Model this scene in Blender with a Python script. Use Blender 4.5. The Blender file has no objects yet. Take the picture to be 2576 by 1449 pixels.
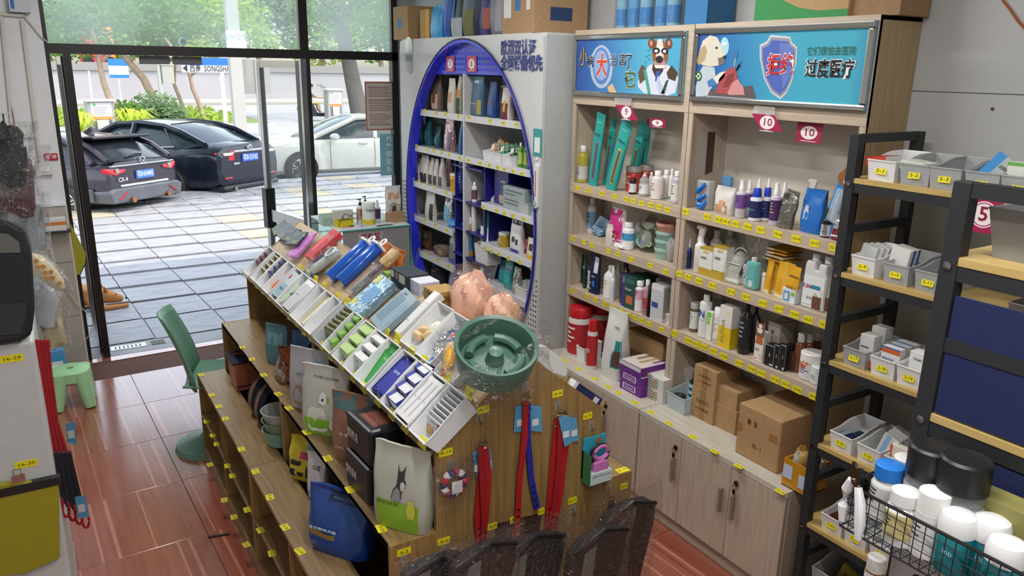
import bpy, math, random
from math import sin, cos, pi, radians, sqrt, atan2
from mathutils import Vector as V, Matrix
random.seed(7)
SC = bpy.context.scene
COL = SC.collection
# ---------------------------------------------------------------- camera
CH, YAW, PITCH, ROLL, FPX = 2.23, radians(31.412), radians(15.832), radians(.9818), 1949.0
_f = V((sin(YAW) * cos(PITCH), cos(YAW) * cos(PITCH), -sin(PITCH)))
_r0 = V((cos(YAW), -sin(YAW), 0)); _u0 = _r0.cross(_f)
CR = cos(ROLL) * _r0 + sin(ROLL) * _u0
CU = -sin(ROLL) * _r0 + cos(ROLL) * _u0
CF = _f
CP = V((0, 0, CH))
cd = bpy.data.cameras.new('camera'); cd.lens = FPX / 2576 * 36; cd.sensor_width = 36; cd.clip_start = .05; cd.clip_end = 500
cam = bpy.data.objects.new('camera', cd); COL.objects.link(cam)
cam.matrix_world = Matrix(((CR.x, CU.x, -CF.x, CP.x), (CR.y, CU.y, -CF.y, CP.y), (CR.z, CU.z, -CF.z, CP.z), (0, 0, 0, 1)))
SC.camera = cam
SC.cycles.diffuse_bounces = 3; SC.cycles.glossy_bounces = 3; SC.cycles.transparent_max_bounces = 12
# ---------------------------------------------------------------- world, sun, lamps, exposure
SC.view_settings.view_transform = 'Standard'; SC.view_settings.look = 'None'
SC.view_settings.exposure = 0.2; SC.view_settings.gamma = 1; SC.view_settings.use_curve_mapping = False
w = bpy.data.worlds.new('world'); SC.world = w; w.use_nodes = True
nt = w.node_tree; bg = nt.nodes['Background']
sk = nt.nodes.new('ShaderNodeTexSky'); sk.sky_type = 'NISHITA'; sk.sun_disc = False
sk.sun_elevation = radians(62); sk.sun_rotation = radians(150); sk.air_density = 1.6; sk.dust_density = 2.5
hs = nt.nodes.new('ShaderNodeHueSaturation'); hs.inputs['Saturation'].default_value = .55; nt.links.new(sk.outputs[0], hs.inputs['Color']); nt.links.new(hs.outputs[0], bg.inputs[0]); bg.inputs[1].default_value = .6
def light(name, kind, loc, rot, energy, color=(1, 1, 1), **k):
    d = bpy.data.lights.new(name, kind); d.energy = energy; d.color = color
    for a, b in k.items(): setattr(d, a, b)
    o = bpy.data.objects.new(name, d); COL.objects.link(o); o.location = loc; o.rotation_euler = rot
    return o
light('sun', 'SUN', (0, 0, 12), (radians(20), radians(-9), 0), 2.3, (1, .9, .74), angle=.01)
po = light('daylight_portal', 'AREA', (1.35, 6.75, 1.6), (radians(-90), 0, 0), 1, shape='RECTANGLE', size=3.0, size_y=3.2)
po.data.cycles.is_portal = True
LAMPS = [(.55, 4.6), (1.75, 2.9), (.9, 1.0), (.3, -.6)]
for i, (x, y) in enumerate(LAMPS):
    light('ceiling_tube_light', 'AREA', (x, y, 3.09), (0, 0, 0), 27, (1, .97, .92), shape='RECTANGLE', size=.12, size_y=1.15)

# ---------------------------------------------------------------- picking points on real surfaces
def ray(x, y): return CR * ((x - 1288) / FPX) - CU * ((y - 724.5) / FPX) + CF
def atx(x, y, X): d = ray(x, y); return CP + d * (X / d.x)
def aty(x, y, Y): d = ray(x, y); return CP + d * (Y / d.y)
def atz(x, y, z=0): d = ray(x, y); return CP + d * ((z - CH) / d.z)
def atp(x, y, p, n): d = ray(x, y); return CP + d * ((V(p) - CP).dot(n) / d.dot(n))
GS, GY = .035, 7.9
def gz(Y): return -max(0, min(Y, 20) - GY) * GS
def atg(x, y):
    p = atz(x, y)
    if p.y > GY:
        d = ray(x, y); k = -d.z - GS * d.y
        p = CP + d * ((CH - GS * GY) / k) if k > 1e-6 else V((0, 99, 0))
        if p.y > 20: p = atz(x, y, gz(20))
    return p
def mpp(P): return (V(P) - CP).dot(CF) / FPX
def topz(P, ty):
    k = (724.5 - ty) / FPX; d = V((P[0], P[1], 0)) - CP
    return (k * d.dot(CF) - d.dot(CU)) / (CU.z - k * CF.z)
def pj(p): d = V(p) - CP; z = d.dot(CF); return 1288 + FPX * d.dot(CR) / z, 724.5 - FPX * d.dot(CU) / z

# ---------------------------------------------------------------- materials
MATS = {}
def lin(h):
    c = [int(h[i:i + 2], 16) / 255 for i in (0, 2, 4)]
    return [x / 12.92 if x <= .04045 else ((x + .055) / 1.055) ** 2.4 for x in c]
def newmat(name):
    m = bpy.data.materials.new(name); m.use_nodes = True
    return m, m.node_tree, m.node_tree.nodes['Principled BSDF']
FIN = dict(p=(.38, 0), g=(.14, 0), m=(.85, 0), s=(.6, 0), f=(.22, .75), c=(.18, 1), n=(.5, 0), k=(.4, 0), t=(.1, 0), w=(.12, 0), l=(.05, 0))
def graze(nt):
    lw = nt.nodes.new('ShaderNodeLayerWeight'); lw.inputs[0].default_value = .5; pw = nt.nodes.new('ShaderNodeMath'); pw.operation = 'POWER'; pw.inputs[1].default_value = 5
    ma = nt.nodes.new('ShaderNodeMath'); ma.operation = 'MULTIPLY_ADD'; ma.inputs[1].default_value = .55; ma.inputs[2].default_value = .025
    nt.links.new(lw.outputs['Facing'], pw.inputs[0]); nt.links.new(pw.outputs[0], ma.inputs[0]); return ma.outputs[0]
def mt(h, fin='p'):
    """hex colour + finish: p plastic, g gloss, m matt, s satin, f foil, c chrome, k milky plastic, t clear tinted, w wrap film, l glass"""
    key = h + fin
    if key in MATS: return MATS[key]
    m, nt, b = newmat(key); c = lin(h); r, met = FIN[fin]
    b.inputs['Roughness'].default_value = r; b.inputs['Metallic'].default_value = met
    L = nt.links.new; N = nt.nodes.new
    tc = N('ShaderNodeTexCoord'); no = N('ShaderNodeTexNoise'); no.inputs['Scale'].default_value = 60 if fin in 'ms' else 22
    L(tc.outputs['Object'], no.inputs['Vector'])
    mx = N('ShaderNodeMix'); mx.data_type = 'RGBA'; L(no.outputs[0], mx.inputs[0])
    d = .16 if fin == 'm' else .07
    mx.inputs[6].default_value = [x * (1 - d) for x in c] + [1]; mx.inputs[7].default_value = [min(1, x * (1 + d)) for x in c] + [1]
    L(mx.outputs[2], b.inputs['Base Color'])
    if fin == 'k':
        b.inputs['Subsurface Weight'].default_value = 0; b.inputs['Transmission Weight'].default_value = .0; b.inputs['Alpha'].default_value = .72
    if fin == 't':
        b.inputs['Alpha'].default_value = .42
    if fin in 'wf':
        bp = N('ShaderNodeBump'); bp.inputs['Strength'].default_value = .9; bp.inputs['Distance'].default_value = .03 if fin == 'w' else .012
        n2 = N('ShaderNodeTexNoise'); n2.inputs['Scale'].default_value = 45 if fin == 'w' else 30; n2.inputs['Detail'].default_value = 3; n2.inputs['Distortion'].default_value = 1.2
        L(tc.outputs['Object'], n2.inputs['Vector']); L(n2.outputs[0], bp.inputs['Height']); L(bp.outputs[0], b.inputs['Normal'])
    if fin == 'w':
        out = nt.nodes['Material Output']; tr = N('ShaderNodeBsdfTransparent'); tr.inputs[0].default_value = (.97, .975, .975, 1); gl = N('ShaderNodeBsdfGlossy'); gl.inputs['Roughness'].default_value = .04; L(bp.outputs[0], gl.inputs['Normal'])
        lw = N('ShaderNodeLayerWeight'); lw.inputs[0].default_value = .35; ma = N('ShaderNodeMath'); ma.operation = 'MULTIPLY_ADD'; ma.inputs[1].default_value = .3; ma.inputs[2].default_value = .05; L(bp.outputs[0], lw.inputs['Normal'])
        ms = N('ShaderNodeMixShader'); L(lw.outputs['Facing'], ma.inputs[0]); L(ma.outputs[0], ms.inputs[0]); L(tr.outputs[0], ms.inputs[1]); L(gl.outputs[0], ms.inputs[2]); L(ms.outputs[0], out.inputs[0])
    if fin == 'l':
        out = nt.nodes['Material Output']; tr = N('ShaderNodeBsdfTransparent'); gl = N('ShaderNodeBsdfGlossy'); gl.inputs['Roughness'].default_value = .03
        tr.inputs[0].default_value = c + [1]; ms = N('ShaderNodeMixShader')
        L(graze(nt), ms.inputs[0]); L(tr.outputs[0], ms.inputs[1]); L(gl.outputs[0], ms.inputs[2]); L(ms.outputs[0], out.inputs[0])
    MATS[key] = m; return m
def wood(name, ha, hb, stretch, rough=.45, scale=9):
    m, nt, b = newmat(name); L = nt.links.new; N = nt.nodes.new
    tc = N('ShaderNodeTexCoord'); mp = N('ShaderNodeMapping'); mp.inputs['Scale'].default_value = stretch
    no = N('ShaderNodeTexNoise'); no.inputs['Scale'].default_value = scale; no.inputs['Detail'].default_value = 6; no.inputs['Distortion'].default_value = .4
    rp = N('ShaderNodeValToRGB'); rp.color_ramp.elements[0].position = .3; rp.color_ramp.elements[1].position = .7
    rp.color_ramp.elements[0].color = lin(ha) + [1]; rp.color_ramp.elements[1].color = lin(hb) + [1]
    L(tc.outputs['Object'], mp.inputs[0]); L(mp.outputs[0], no.inputs['Vector']); L(no.outputs[0], rp.inputs[0]); L(rp.outputs[0], b.inputs['Base Color'])
    b.inputs['Roughness'].default_value = rough
    return m
W_CABV = wood('wood_greige_vertical', 'b0a08e', 'c4b5a4', (9, 9, .6))
W_CABH = wood('wood_greige_along', 'b3a390', 'c8b9a6', (9, .6, 9))
W_TOP = wood('wood_pale_worktop', 'bcb5a8', 'cec8bc', (6, .8, 6), .35)
W_TAN = wood('wood_tan_side', 'a08a68', 'b39c78', (9, 9, .6), .6)
W_OAKV = wood('wood_oak_vertical', '836740', 'a1844f', (10, 10, .5), .5)
W_OAKH = wood('wood_oak_along', '7d6444', '9b8058', (10, .5, 10), .38)
W_RACK = wood('wood_pine_board', 'b59a5e', 'c8ae70', (7, .8, 7), .4)
def cardboard(h='b08a5c'): return mt(''.join('%02x' % ((int(h[i:i + 2], 16) + c) // 2) for i, c in ((0, 0xb6), (2, 0x9c), (4, 0x78))), 'm')

# ---------------------------------------------------------------- mesh builder
class B:
    def __init__(s): s.v = []; s.f = []
    def add(s, vs, fs):
        n = len(s.v); s.v += [tuple(p) for p in vs]; s.f += [tuple(i + n for i in q) for q in fs]; return s
    def box(s, x0, x1, y0, y1, z0, z1):
        return s.add([(x, y, z) for z in (z0, z1) for y in (y0, y1) for x in (x0, x1)],
                     [(0, 2, 3, 1), (4, 5, 7, 6), (0, 1, 5, 4), (2, 6, 7, 3), (0, 4, 6, 2), (1, 3, 7, 5)])
    def cbox(s, c, d, R=None):
        n = len(s.v); s.box(-d[0] / 2, d[0] / 2, -d[1] / 2, d[1] / 2, -d[2] / 2, d[2] / 2)
        for i in range(n, len(s.v)):
            p = V(s.v[i]); p = R @ p if R else p; s.v[i] = tuple(p + V(c))
        return s
    def lathe(s, prof, n=18, c=(0, 0, 0), axis='z', sx=1, sy=1):
        n0 = len(s.v); out = []
        for r, z in prof:
            for i in range(n):
                a = 2 * pi * i / n; p = (r * cos(a) * sx, r * sin(a) * sy, z)
                if axis == 'x': p = (z, p[0], p[1])
                if axis == 'y': p = (p[0], z, p[1])
                out.append((p[0] + c[0], p[1] + c[1], p[2] + c[2]))
        fs = [(j * n + i, j * n + (i + 1) % n, (j + 1) * n + (i + 1) % n, (j + 1) * n + i) for j in range(len(prof) - 1) for i in range(n)]
        fs.append(tuple(range(n - 1, -1, -1))); fs.append(tuple((len(prof) - 1) * n + i for i in range(n)))
        return s.add(out, fs)
    def tube(s, pts, r, n=6, close=False):
        pts = [V(p) for p in pts]; k = len(pts); out = []; up = V((0, 0, 1))
        for i, p in enumerate(pts):
            a = pts[(i - 1) % k] if (i or close) else p; b = pts[(i + 1) % k] if (i < k - 1 or close) else p
            t = (b - a).normalized() if (b - a).length > 1e-9 else V((0, 0, 1))
            u = t.cross(up)
            if u.length < .05: u = t.cross(V((1, 0, 0)))
            u.normalize(); w_ = t.cross(u).normalized(); rr = r[i] if isinstance(r, (list, tuple)) else r
            out += [p + (u * cos(2 * pi * j / n) + w_ * sin(2 * pi * j / n)) * rr for j in range(n)]
        m = k if close else k - 1
        fs = [(i * n + j, i * n + (j + 1) % n, ((i + 1) % k) * n + (j + 1) % n, ((i + 1) % k) * n + j) for i in range(m) for j in range(n)]
        if not close: fs += [tuple(range(n - 1, -1, -1)), tuple((k - 1) * n + j for j in range(n))]
        return s.add(out, fs)
    def prism(s, poly, fn, a, b):
        """poly of (u,v) pushed through fn(u,v,depth) at depths a and b"""
        n = len(poly)
        vs = [fn(u, v_, a) for u, v_ in poly] + [fn(u, v_, b) for u, v_ in poly]
        fs = [tuple(range(n - 1, -1, -1)), tuple(range(n, 2 * n))] + [(i, (i + 1) % n, n + (i + 1) % n, n + i) for i in range(n)]
        return s.add(vs, fs)
    def surf(s, fn, nu, nv):
        return s.add([fn(i / nu, j / nv) for j in range(nv + 1) for i in range(nu + 1)],
                     [(j * (nu + 1) + i, j * (nu + 1) + i + 1, (j + 1) * (nu + 1) + i + 1, (j + 1) * (nu + 1) + i) for j in range(nv) for i in range(nu)])
    def poly(s, pts): return s.add(pts, [tuple(range(len(pts)))])
    def build(s, name, mat, parent=None, smooth=False, bevel=0, w=1, solid=0, sub=0, world=None):
        world = w if world is None else world
        off = V((0, 0, 0))
        if parent is not None and world:
            off = V(parent.location) if parent.parent is None else V(parent.parent.location)
        me = bpy.data.meshes.new(name); me.from_pydata([(p[0] - off.x, p[1] - off.y, p[2] - off.z) for p in s.v], [], s.f)
        me.materials.append(mat)
        if smooth: me.polygons.foreach_set('use_smooth', [True] * len(me.polygons))
        o = bpy.data.objects.new(name, me); COL.objects.link(o)
        if parent is not None: o.parent = parent
        if solid:
            md = o.modifiers.new('solid', 'SOLIDIFY'); md.thickness = solid; md.offset = 0
        if bevel:
            md = o.modifiers.new('bevel', 'BEVEL'); md.width = bevel; md.segments = 2; md.limit_method = 'ANGLE'; md.angle_limit = radians(40)
        if sub:
            md = o.modifiers.new('sub', 'SUBSURF'); md.levels = sub; md.render_levels = sub
        if smooth:
            try: me.set_sharp_from_angle(angle=radians(42))
            except Exception: pass
        return o
def tagp(o, label, cat, group=None, kind=None):
    o['label'] = label; o['category'] = cat
    if group: o['group'] = group
    if kind: o['kind'] = kind
    return o
def struct(o): o['kind'] = 'structure'; return o
def thing(name, label, cat, loc=(0, 0, 0), rot=0, group=None):
    o = bpy.data.objects.new(name, None); COL.objects.link(o); o.empty_display_size = .05
    if isinstance(rot, Matrix):
        m = rot.to_4x4(); m.translation = V(loc); o.matrix_world = m
    else:
        o.location = loc; o.rotation_euler = (0, 0, rot)
    return tagp(o, label, cat, group)
TXT = {}
def textmesh(s, bold=0, align='CENTER'):
    k = (s, bold, align)
    if k not in TXT:
        c = bpy.data.curves.new('t', 'FONT'); c.body = s; c.size = 1; c.resolution_u = 2; c.align_x = align; c.align_y = 'CENTER'; c.offset = bold
        c.space_line = .9
        o = bpy.data.objects.new('t', c); TXT[k] = bpy.data.meshes.new_from_object(o); TXT[k].name = 'lettering'
        bpy.data.objects.remove(o); bpy.data.curves.remove(c)
    return TXT[k]
def text(parent, s, size, M, h='141414', bold=0, fit=None, name='lettering', fin='s'):
    """flat lettering; M places the text plane (x right, y up, z out) in the parent's frame"""
    me0 = textmesh(s, bold)
    me = me0 if (me0.materials and me0.materials[0] == mt(h, fin)) or not me0.materials else me0.copy()
    if not me.materials: me.materials.append(mt(h, fin))
    else: me.materials[0] = mt(h, fin)
    o = bpy.data.objects.new(name, me); COL.objects.link(o); o.parent = parent
    sx = size
    if fit:
        xs = [v.co.x for v in me.vertices]; wd = (max(xs) - min(xs)) if xs else 1
        sx = fit / max(wd, .01)
    o.matrix_local = M @ Matrix.Diagonal((sx, size, size, 1))
    return o
def frame(o, ex, ey):
    ex = V(ex).normalized(); ez = ex.cross(V(ey)).normalized(); ey = ez.cross(ex)
    return Matrix(((ex.x, ey.x, ez.x, o[0]), (ex.y, ey.y, ez.y, o[1]), (ex.z, ey.z, ez.z, o[2]), (0, 0, 0, 1)))
YEL = 'e8dc14'
def price_tag(parent, s, c, ex, ey, w=.045, h=.022, name='price_tag', off=None, tilt=0, col=YEL):
    """yellow sticker centred at c (parent frame unless parent is axis-aligned world)"""
    c = V(c) - (V(parent.location) if off is None else V(off))
    M = frame(c, ex, ey)
    if tilt: M = M @ Matrix.Rotation(tilt, 4, 'Z')
    t = B().box(-w / 2, w / 2, -h / 2, h / 2, 0, .0012).build(name, mt(col, 's'), None)
    t.parent = parent; t.matrix_local = M
    if s: text(t, s, h * .62, Matrix.Translation((0, 0, .0016)), '1c1a12', 0, fit=min(w * .78, .2 * h * len(s) * 1.9))
    return t
RX = -pi / 2      # front faces the aisle (-X)
# ================================================================ ROOM
XR, YF, ZC, XL, YB = 2.91, 6.52, 3.2, -1.3, -1.7
def plaster(name, h, rough=.7, sc=14, d=.05):
    m, nt, b = newmat(name); L = nt.links.new; N = nt.nodes.new; c = lin(h)
    tc = N('ShaderNodeTexCoord'); no = N('ShaderNodeTexNoise'); no.inputs['Scale'].default_value = sc; no.inputs['Detail'].default_value = 5
    mx = N('ShaderNodeMix'); mx.data_type = 'RGBA'; L(tc.outputs['Object'], no.inputs['Vector']); L(no.outputs[0], mx.inputs[0])
    mx.inputs[6].default_value = [x * (1 - d * 2) for x in c] + [1]; mx.inputs[7].default_value = [min(1, x * (1 + d * 2)) for x in c] + [1]
    L(mx.outputs[2], b.inputs['Base Color']); b.inputs['Roughness'].default_value = rough
    return m
PL_WHITE = plaster('white_paint', 'dfe2e6'); PL_GREY = plaster('grey_wall_panel', 'b9bcbd', .55, 5)
PL_TILE = plaster('beige_wall_tile', 'aaa59b', .35, 4); PL_CEIL = plaster('ceiling_paint', 'd9d9d9')
def tilemat(name, ha, hb, rough, stretch, scale, streak=0):
    m, nt, b = newmat(name); L = nt.links.new; N = nt.nodes.new
    tc = N('ShaderNodeTexCoord'); mp = N('ShaderNodeMapping'); mp.inputs['Scale'].default_value = stretch
    oi = N('ShaderNodeObjectInfo'); ad = N('ShaderNodeVectorMath'); ad.operation = 'ADD'; sc = N('ShaderNodeVectorMath'); sc.operation = 'SCALE'
    sc.inputs[3].default_value = 13; L(oi.outputs['Location'], sc.inputs[0]); L(tc.outputs['Object'], ad.inputs[0]); L(sc.outputs[0], ad.inputs[1]); L(ad.outputs[0], mp.inputs[0])
    no = N('ShaderNodeTexNoise'); no.inputs['Scale'].default_value = scale; no.inputs['Detail'].default_value = 5; L(mp.outputs[0], no.inputs['Vector'])
    rp = N('ShaderNodeValToRGB'); rp.color_ramp.elements[0].position = .32; rp.color_ramp.elements[1].position = .68
    rp.color_ramp.elements[0].color = lin(ha) + [1]; rp.color_ramp.elements[1].color = lin(hb) + [1]; L(no.outputs[0], rp.inputs[0])
    last = rp.outputs[0]
    if streak:
        wv = N('ShaderNodeTexNoise'); wv.noise_dimensions = '1D'; wv.inputs['Scale'].default_value = 26; wv.inputs['Detail'].default_value = 1
        sp = N('ShaderNodeSeparateXYZ'); L(ad.outputs[0], sp.inputs[0]); L(sp.outputs[0], wv.inputs['W'])
        r2 = N('ShaderNodeValToRGB'); r2.color_ramp.elements[0].position = .66; r2.color_ramp.elements[1].position = .70; L(wv.outputs[0], r2.inputs[0])
        mx = N('ShaderNodeMix'); mx.data_type = 'RGBA'; L(r2.outputs[0], mx.inputs[0]); L(last, mx.inputs[6]); mx.inputs[7].default_value = lin('b87862') + [1]; last = mx.outputs[2]
    L(last, b.inputs['Base Color']); b.inputs['Roughness'].default_value = rough
    if streak: b.inputs['IOR'].default_value = 1.75; b.inputs['Coat Weight'].default_value = .6; b.inputs['Coat Roughness'].default_value = .1
    n2 = N('ShaderNodeTexNoise'); n2.inputs['Scale'].default_value = 50; bp = N('ShaderNodeBump'); bp.inputs['Strength'].default_value = .02 if streak else .35; bp.inputs['Distance'].default_value = .004 if streak else .01
    L(tc.outputs['Object'], n2.inputs['Vector']); L(n2.outputs[0], bp.inputs['Height']); L(bp.outputs[0], b.inputs['Normal'])
    return m
T_FLOOR = tilemat('red_wood_look_tile', '8a4a3a', '9c5644', .2, (14, .8, 1), 3, 1)
T_SLAB = tilemat('grey_stone_slab', '8f9096', 'a4a4aa', .6, (1.2, 3, 1), 4)
T_SLABSUN = tilemat('sun_tinted_slab', 'a89c88', 'b8ac98', .7, (1.2, 3, 1), 4)  # warm tan stands in for sunlit patches on the grey paving
M_GROUT = mt('5a3a30', 'm'); M_BLK = mt('171313', 'p'); M_ALU = mt('a9a9a6', 'c')

fl = struct(B().box(XL, XR, YB, YF + .02, -.1, -.006).build('floor', M_GROUT))
GA = radians(2.4)
def tile_on(parent, c, w, d, z0, z1, mat, name, cache={}):
    k = (round(w, 3), round(d, 3), round(z1 - z0, 4), mat.name)
    if k not in cache:
        cache[k] = B().box(-w / 2, w / 2, -d / 2, d / 2, z0 - z1, 0)
        o = cache[k].build(name, mat, None, bevel=.003 if mat is not T_FLOOR else .0015); cache[k] = o; src = o
    else:
        o = cache[k].copy(); COL.objects.link(o)
    o.parent = parent; o.location = (c[0], c[1], z1); o.rotation_euler = (0, 0, GA)
    return o
R2 = Matrix.Rotation(GA, 2)
org = V((.477, 3.623))
for i in range(-4, 5):
    for j in range(-9, 6):
        c = org + R2 @ V((i * .6 + .3, j * .6 + .3))
        w_ = .597
        if c.x < XL + .2 or c.x > XR - .25 or c.y < YB + .2 or c.y > YF - .25: continue
        tile_on(fl, c, w_, w_, -.006, 0, T_FLOOR, 'floor_tile')
for i in range(-3, 5):   # cut strip along the sill
    c = org + R2 @ V((i * .6 + .3, 4.8 + .045)); tile_on(fl, (c.x, 6.455), .597, .1, -.006, -.0005, T_FLOOR, 'floor_tile')
sill = struct(B().box(.1, 2.8, YF - .02, YF + .24, -.05, .001).build('trim_1', T_SLAB))
# drain cover lying in the sill
dc = thing('drain_cover', 'metal drain plate set in the stone door sill', 'drain cover', (.42, 6.66, 0.001))
B().box(.3, .56, 6.62, 6.71, .001, .005).build('plate', mt('9aa0a4', 'c'), dc); B().box(.6, .7, 6.62, 6.72, .001, .006).build('repair_patch', mt('6f6a66', 'm'), dc)
for k in range(7): B().box(.33 + k * .03, .34 + k * .03, 6.64, 6.69, .005, .0056).build('slot', mt('2b2b2b', 'm'), dc)

wr = struct(B().box(XR, XR + .12, YB, YF + .1, 0, ZC).build('wall_right', mt('7e8284', 'm')))
for j, (z0, z1) in enumerate(((0, .75), (.753, 1.45), (1.453, 2.17), (2.173, 3.2))):
    for i in range(7):
        y0 = -1.7 + i * 1.203
        B().box(XR - .008, XR, y0, min(y0 + 1.2, YF), z0, z1).build('wall_panel', PL_GREY, wr)
for y, z in ((1.08, 2.36), (1.06, 2.24), (1.09, 2.17), (1.38, 2.06), (1.52, 2.12)): B().lathe([(.006, 0), (.006, -.002)], 8, (XR - .009, y, z), 'x').build('screw_plug', mt('6b3d22', 'm'), wr)
wl = struct(B().box(XL - .12, XL, YB, YF, 0, ZC).build('wall_left', PL_WHITE))
wb = struct(B().box(XL, XR, YB - .12, YB, 0, ZC).build('wall_back', PL_WHITE))
ce = struct(B().box(XL, XR, YB, YF + .1, ZC, ZC + .1).build('ceiling', PL_CEIL))
wf = struct(B().box(XL, .13, 6.42, 6.62, 0, ZC).build('wall_front', PL_WHITE))
# tiled lower pier
pier = B().box(-.7, .118, 6.352, 6.42, 0, 1.232).build('tile_pier', mt('8b867d', 'm'), wf)
for i in range(2):
    for j in range(3):
        x1 = .118 - i * .41; z0 = .002 + j * .41
        B().box(x1 - .407, x1, 6.345, 6.352, z0, z0 + .405).build('wall_tile', PL_TILE, pier)
B().box(-.72, .122, 6.338, 6.42, 1.232, 1.243).build('ledge', PL_WHITE, wf)
B().box(.118, .13, 6.345, 6.44, 0, 1.232).build('edge_strip', mt('c9c2b4', 's'), wf)
# far right jamb of the shopfront and the wall strip behind the display cabinet
wj = struct(B().box(2.77, XR, YF, YF + .1, 0, ZC).build('wall_front_1', PL_GREY))
# building face above, outside (casts the shade in front of the shop)
fa = struct(B().box(-9, 12, YF + .1, YF + .35, 3.25, 7.4).box(-9, .1, YF + .1, YF + .3, -.2, 3.25).box(2.91, 12, YF + .1, YF + .3, -.2, 3.25).build('wall_facade', PL_GREY))
rf = struct(B().box(-9, 12, -6, YF + .35, 3.3, 3.4).build('roof', PL_GREY))
# shopfront frame
fr = struct(B().box(.157, 2.77, YF - .03, YF + .05, 2.277, 2.345).build('window_1', M_BLK))
def bar(x0, x1, z0, z1, m=M_BLK, nm='frame_bar', y0=YF - .03, y1=YF + .05): return B().box(x0, x1, y0, y1, z0, z1).build(nm, m, fr)
bar(.1, .157, 0, ZC); bar(1.92, 1.99, 2.345, ZC); bar(1.965, 1.994, 0, 2.277); bar(1.92, 1.965, 0, 2.277, M_ALU, 'frame_bar', YF - .02, YF + .04); bar(2.715, 2.77, 0, ZC)
bar(.157, 2.77, ZC - .04, ZC); bar(1.99, 2.72, 0, .06); bar(.235, .285, 0, 2.277)
def hazy():
    m, nt, b = newmat('hazy_glass'); L = nt.links.new; N = nt.nodes.new; out = nt.nodes['Material Output']
    tc = N('ShaderNodeTexCoord'); no = N('ShaderNodeTexNoise'); no.inputs['Scale'].default_value = 1.6; no.inputs['Detail'].default_value = 6; L(tc.outputs['Object'], no.inputs['Vector'])
    tr = N('ShaderNodeBsdfTransparent'); tr.inputs[0].default_value = (.93, .98, .97, 1); df = N('ShaderNodeBsdfTranslucent'); df.inputs[0].default_value = (.95, 1, .99, 1)
    mp = N('ShaderNodeMapRange'); mp.inputs[1].default_value = .3; mp.inputs[2].default_value = .7; mp.inputs[3].default_value = .10; mp.inputs[4].default_value = .26
    ms = N('ShaderNodeMixShader'); L(no.outputs[0], mp.inputs[0]); L(mp.outputs[0], ms.inputs[0]); L(tr.outputs[0], ms.inputs[1]); L(df.outputs[0], ms.inputs[2])
    gl = N('ShaderNodeBsdfGlossy'); gl.inputs['Roughness'].default_value = .03; m2 = N('ShaderNodeMixShader')
    L(graze(nt), m2.inputs[0]); L(ms.outputs[0], m2.inputs[1]); L(gl.outputs[0], m2.inputs[2]); L(m2.outputs[0], out.inputs[0])
    return m
M_HAZE = hazy(); M_GLASS = mt('fbfdfc', 'l')
B().box(.157, 1.92, YF, YF + .008, 2.345, ZC - .04).build('pane', M_HAZE, fr)
B().box(1.99, 2.715, YF, YF + .008, 2.345, ZC - .04).build('pane', M_HAZE, fr)
B().box(1.994, 2.715, YF, YF + .008, .06, 2.277).build('pane', M_GLASS, fr)
[B().box(a, b, YF + .03, YF + .05, 2.215, 2.275).build('header_plate', mt('6a6d70', 's'), fr) for a, b in ((.73, .94), (.96, 1.17))]
# door leaves, both swung outwards
def leaf(n, hinge, end, flip, rails, handle):
    d = thing(n, '', 'door', hinge); del d['label'], d['category']; d['kind'] = 'structure'
    hx, hy, _ = hinge; ex, ey = end; L_ = sqrt((ex - hx) ** 2 + (ey - hy) ** 2); d.rotation_euler = (0, 0, atan2(ey - hy, ex - hx))
    def bx(a, b, z0, z1, m, nm, t=.022, p=d): return B().box(a, b, -t, t, z0, z1).build(nm, m, p, w=0)
    bx(0, .055, .01, 2.26, M_BLK, 'stile'); bx(L_ - .06, L_, .01, 2.26, M_ALU, 'stile')
    for z0, z1 in rails: bx(.055, L_ - .06, z0, z1, M_ALU, 'rail', .02)
    bx(.055, L_ - .06, .06, 2.2, M_GLASS, 'pane', .004)
    return d, L_, bx
d1, L1, bx1 = leaf('door_1', (1.94, 6.57, 0), (1.79, 7.36), 1, ((.01, .1), (2.2, 2.26), (.82, .93)), 1)
h = bx1(L1 - .07, L1 + .015, .75, 1.12, M_BLK, 'handle', .045); B().box(L1 - .03, L1 - .005, -.05, -.045, .9, 1.0).build('sticker', mt('c99a86', 's'), h, w=0)
st = B().box(.06, .2, -.03, -.021, .83, .93).build('door_sticker', mt('d3a58e', 's'), d1, w=0); text(st, '打包区', .05, frame((.13, -.032, .88), (1, 0, 0), (0, 0, 1)), 'a43a22')
d2, L2, bx2 = leaf('door_2', (.245, 6.57, 0), (.235, 7.36), -1, ((.01, .1), (2.2, 2.26)), 0)
# notices stuck on the window
nb = thing('paper_notice', 'framed paper notice with red border stuck on the shop window', 'notice', (2.5, YF - .002, 1.5))
P0, P1, P2, P3 = [aty(x, y, YF - .004) for x, y in ((917, 205), (992, 205), (998, 327), (920, 329))]
cx0, cx1, z0, z1 = P0.x, P1.x, P3.z, P0.z
B().box(cx0, cx1, YF - .006, YF - .001, z0, z1).build('border', mt('b7705f', 's'), nb); B().box(cx0 + .012, cx1 - .012, YF - .007, YF - .006, z0 + .015, z1 - .015).build('sheet', mt('c9c3bd', 's'), nb)
for k in range(22):
    z = z1 - .05 - k * (z1 - z0 - .08) / 22
    if k in (6, 14): continue
    B().box(cx0 + .03, cx1 - .03 - random.random() * .06, YF - .0075, YF - .007, z, z + .006).build('print_line', mt('a06a5c' if k % 7 else '8a3c2e', 's'), nb)
vs = thing('window_sticker', 'pale blue vertical sticker with white characters on the shop window', 'sticker', (2.55, YF - .002, .9))
Q0, Q1 = aty(955, 337, YF - .004), aty(1001, 440, YF - .004)
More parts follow.
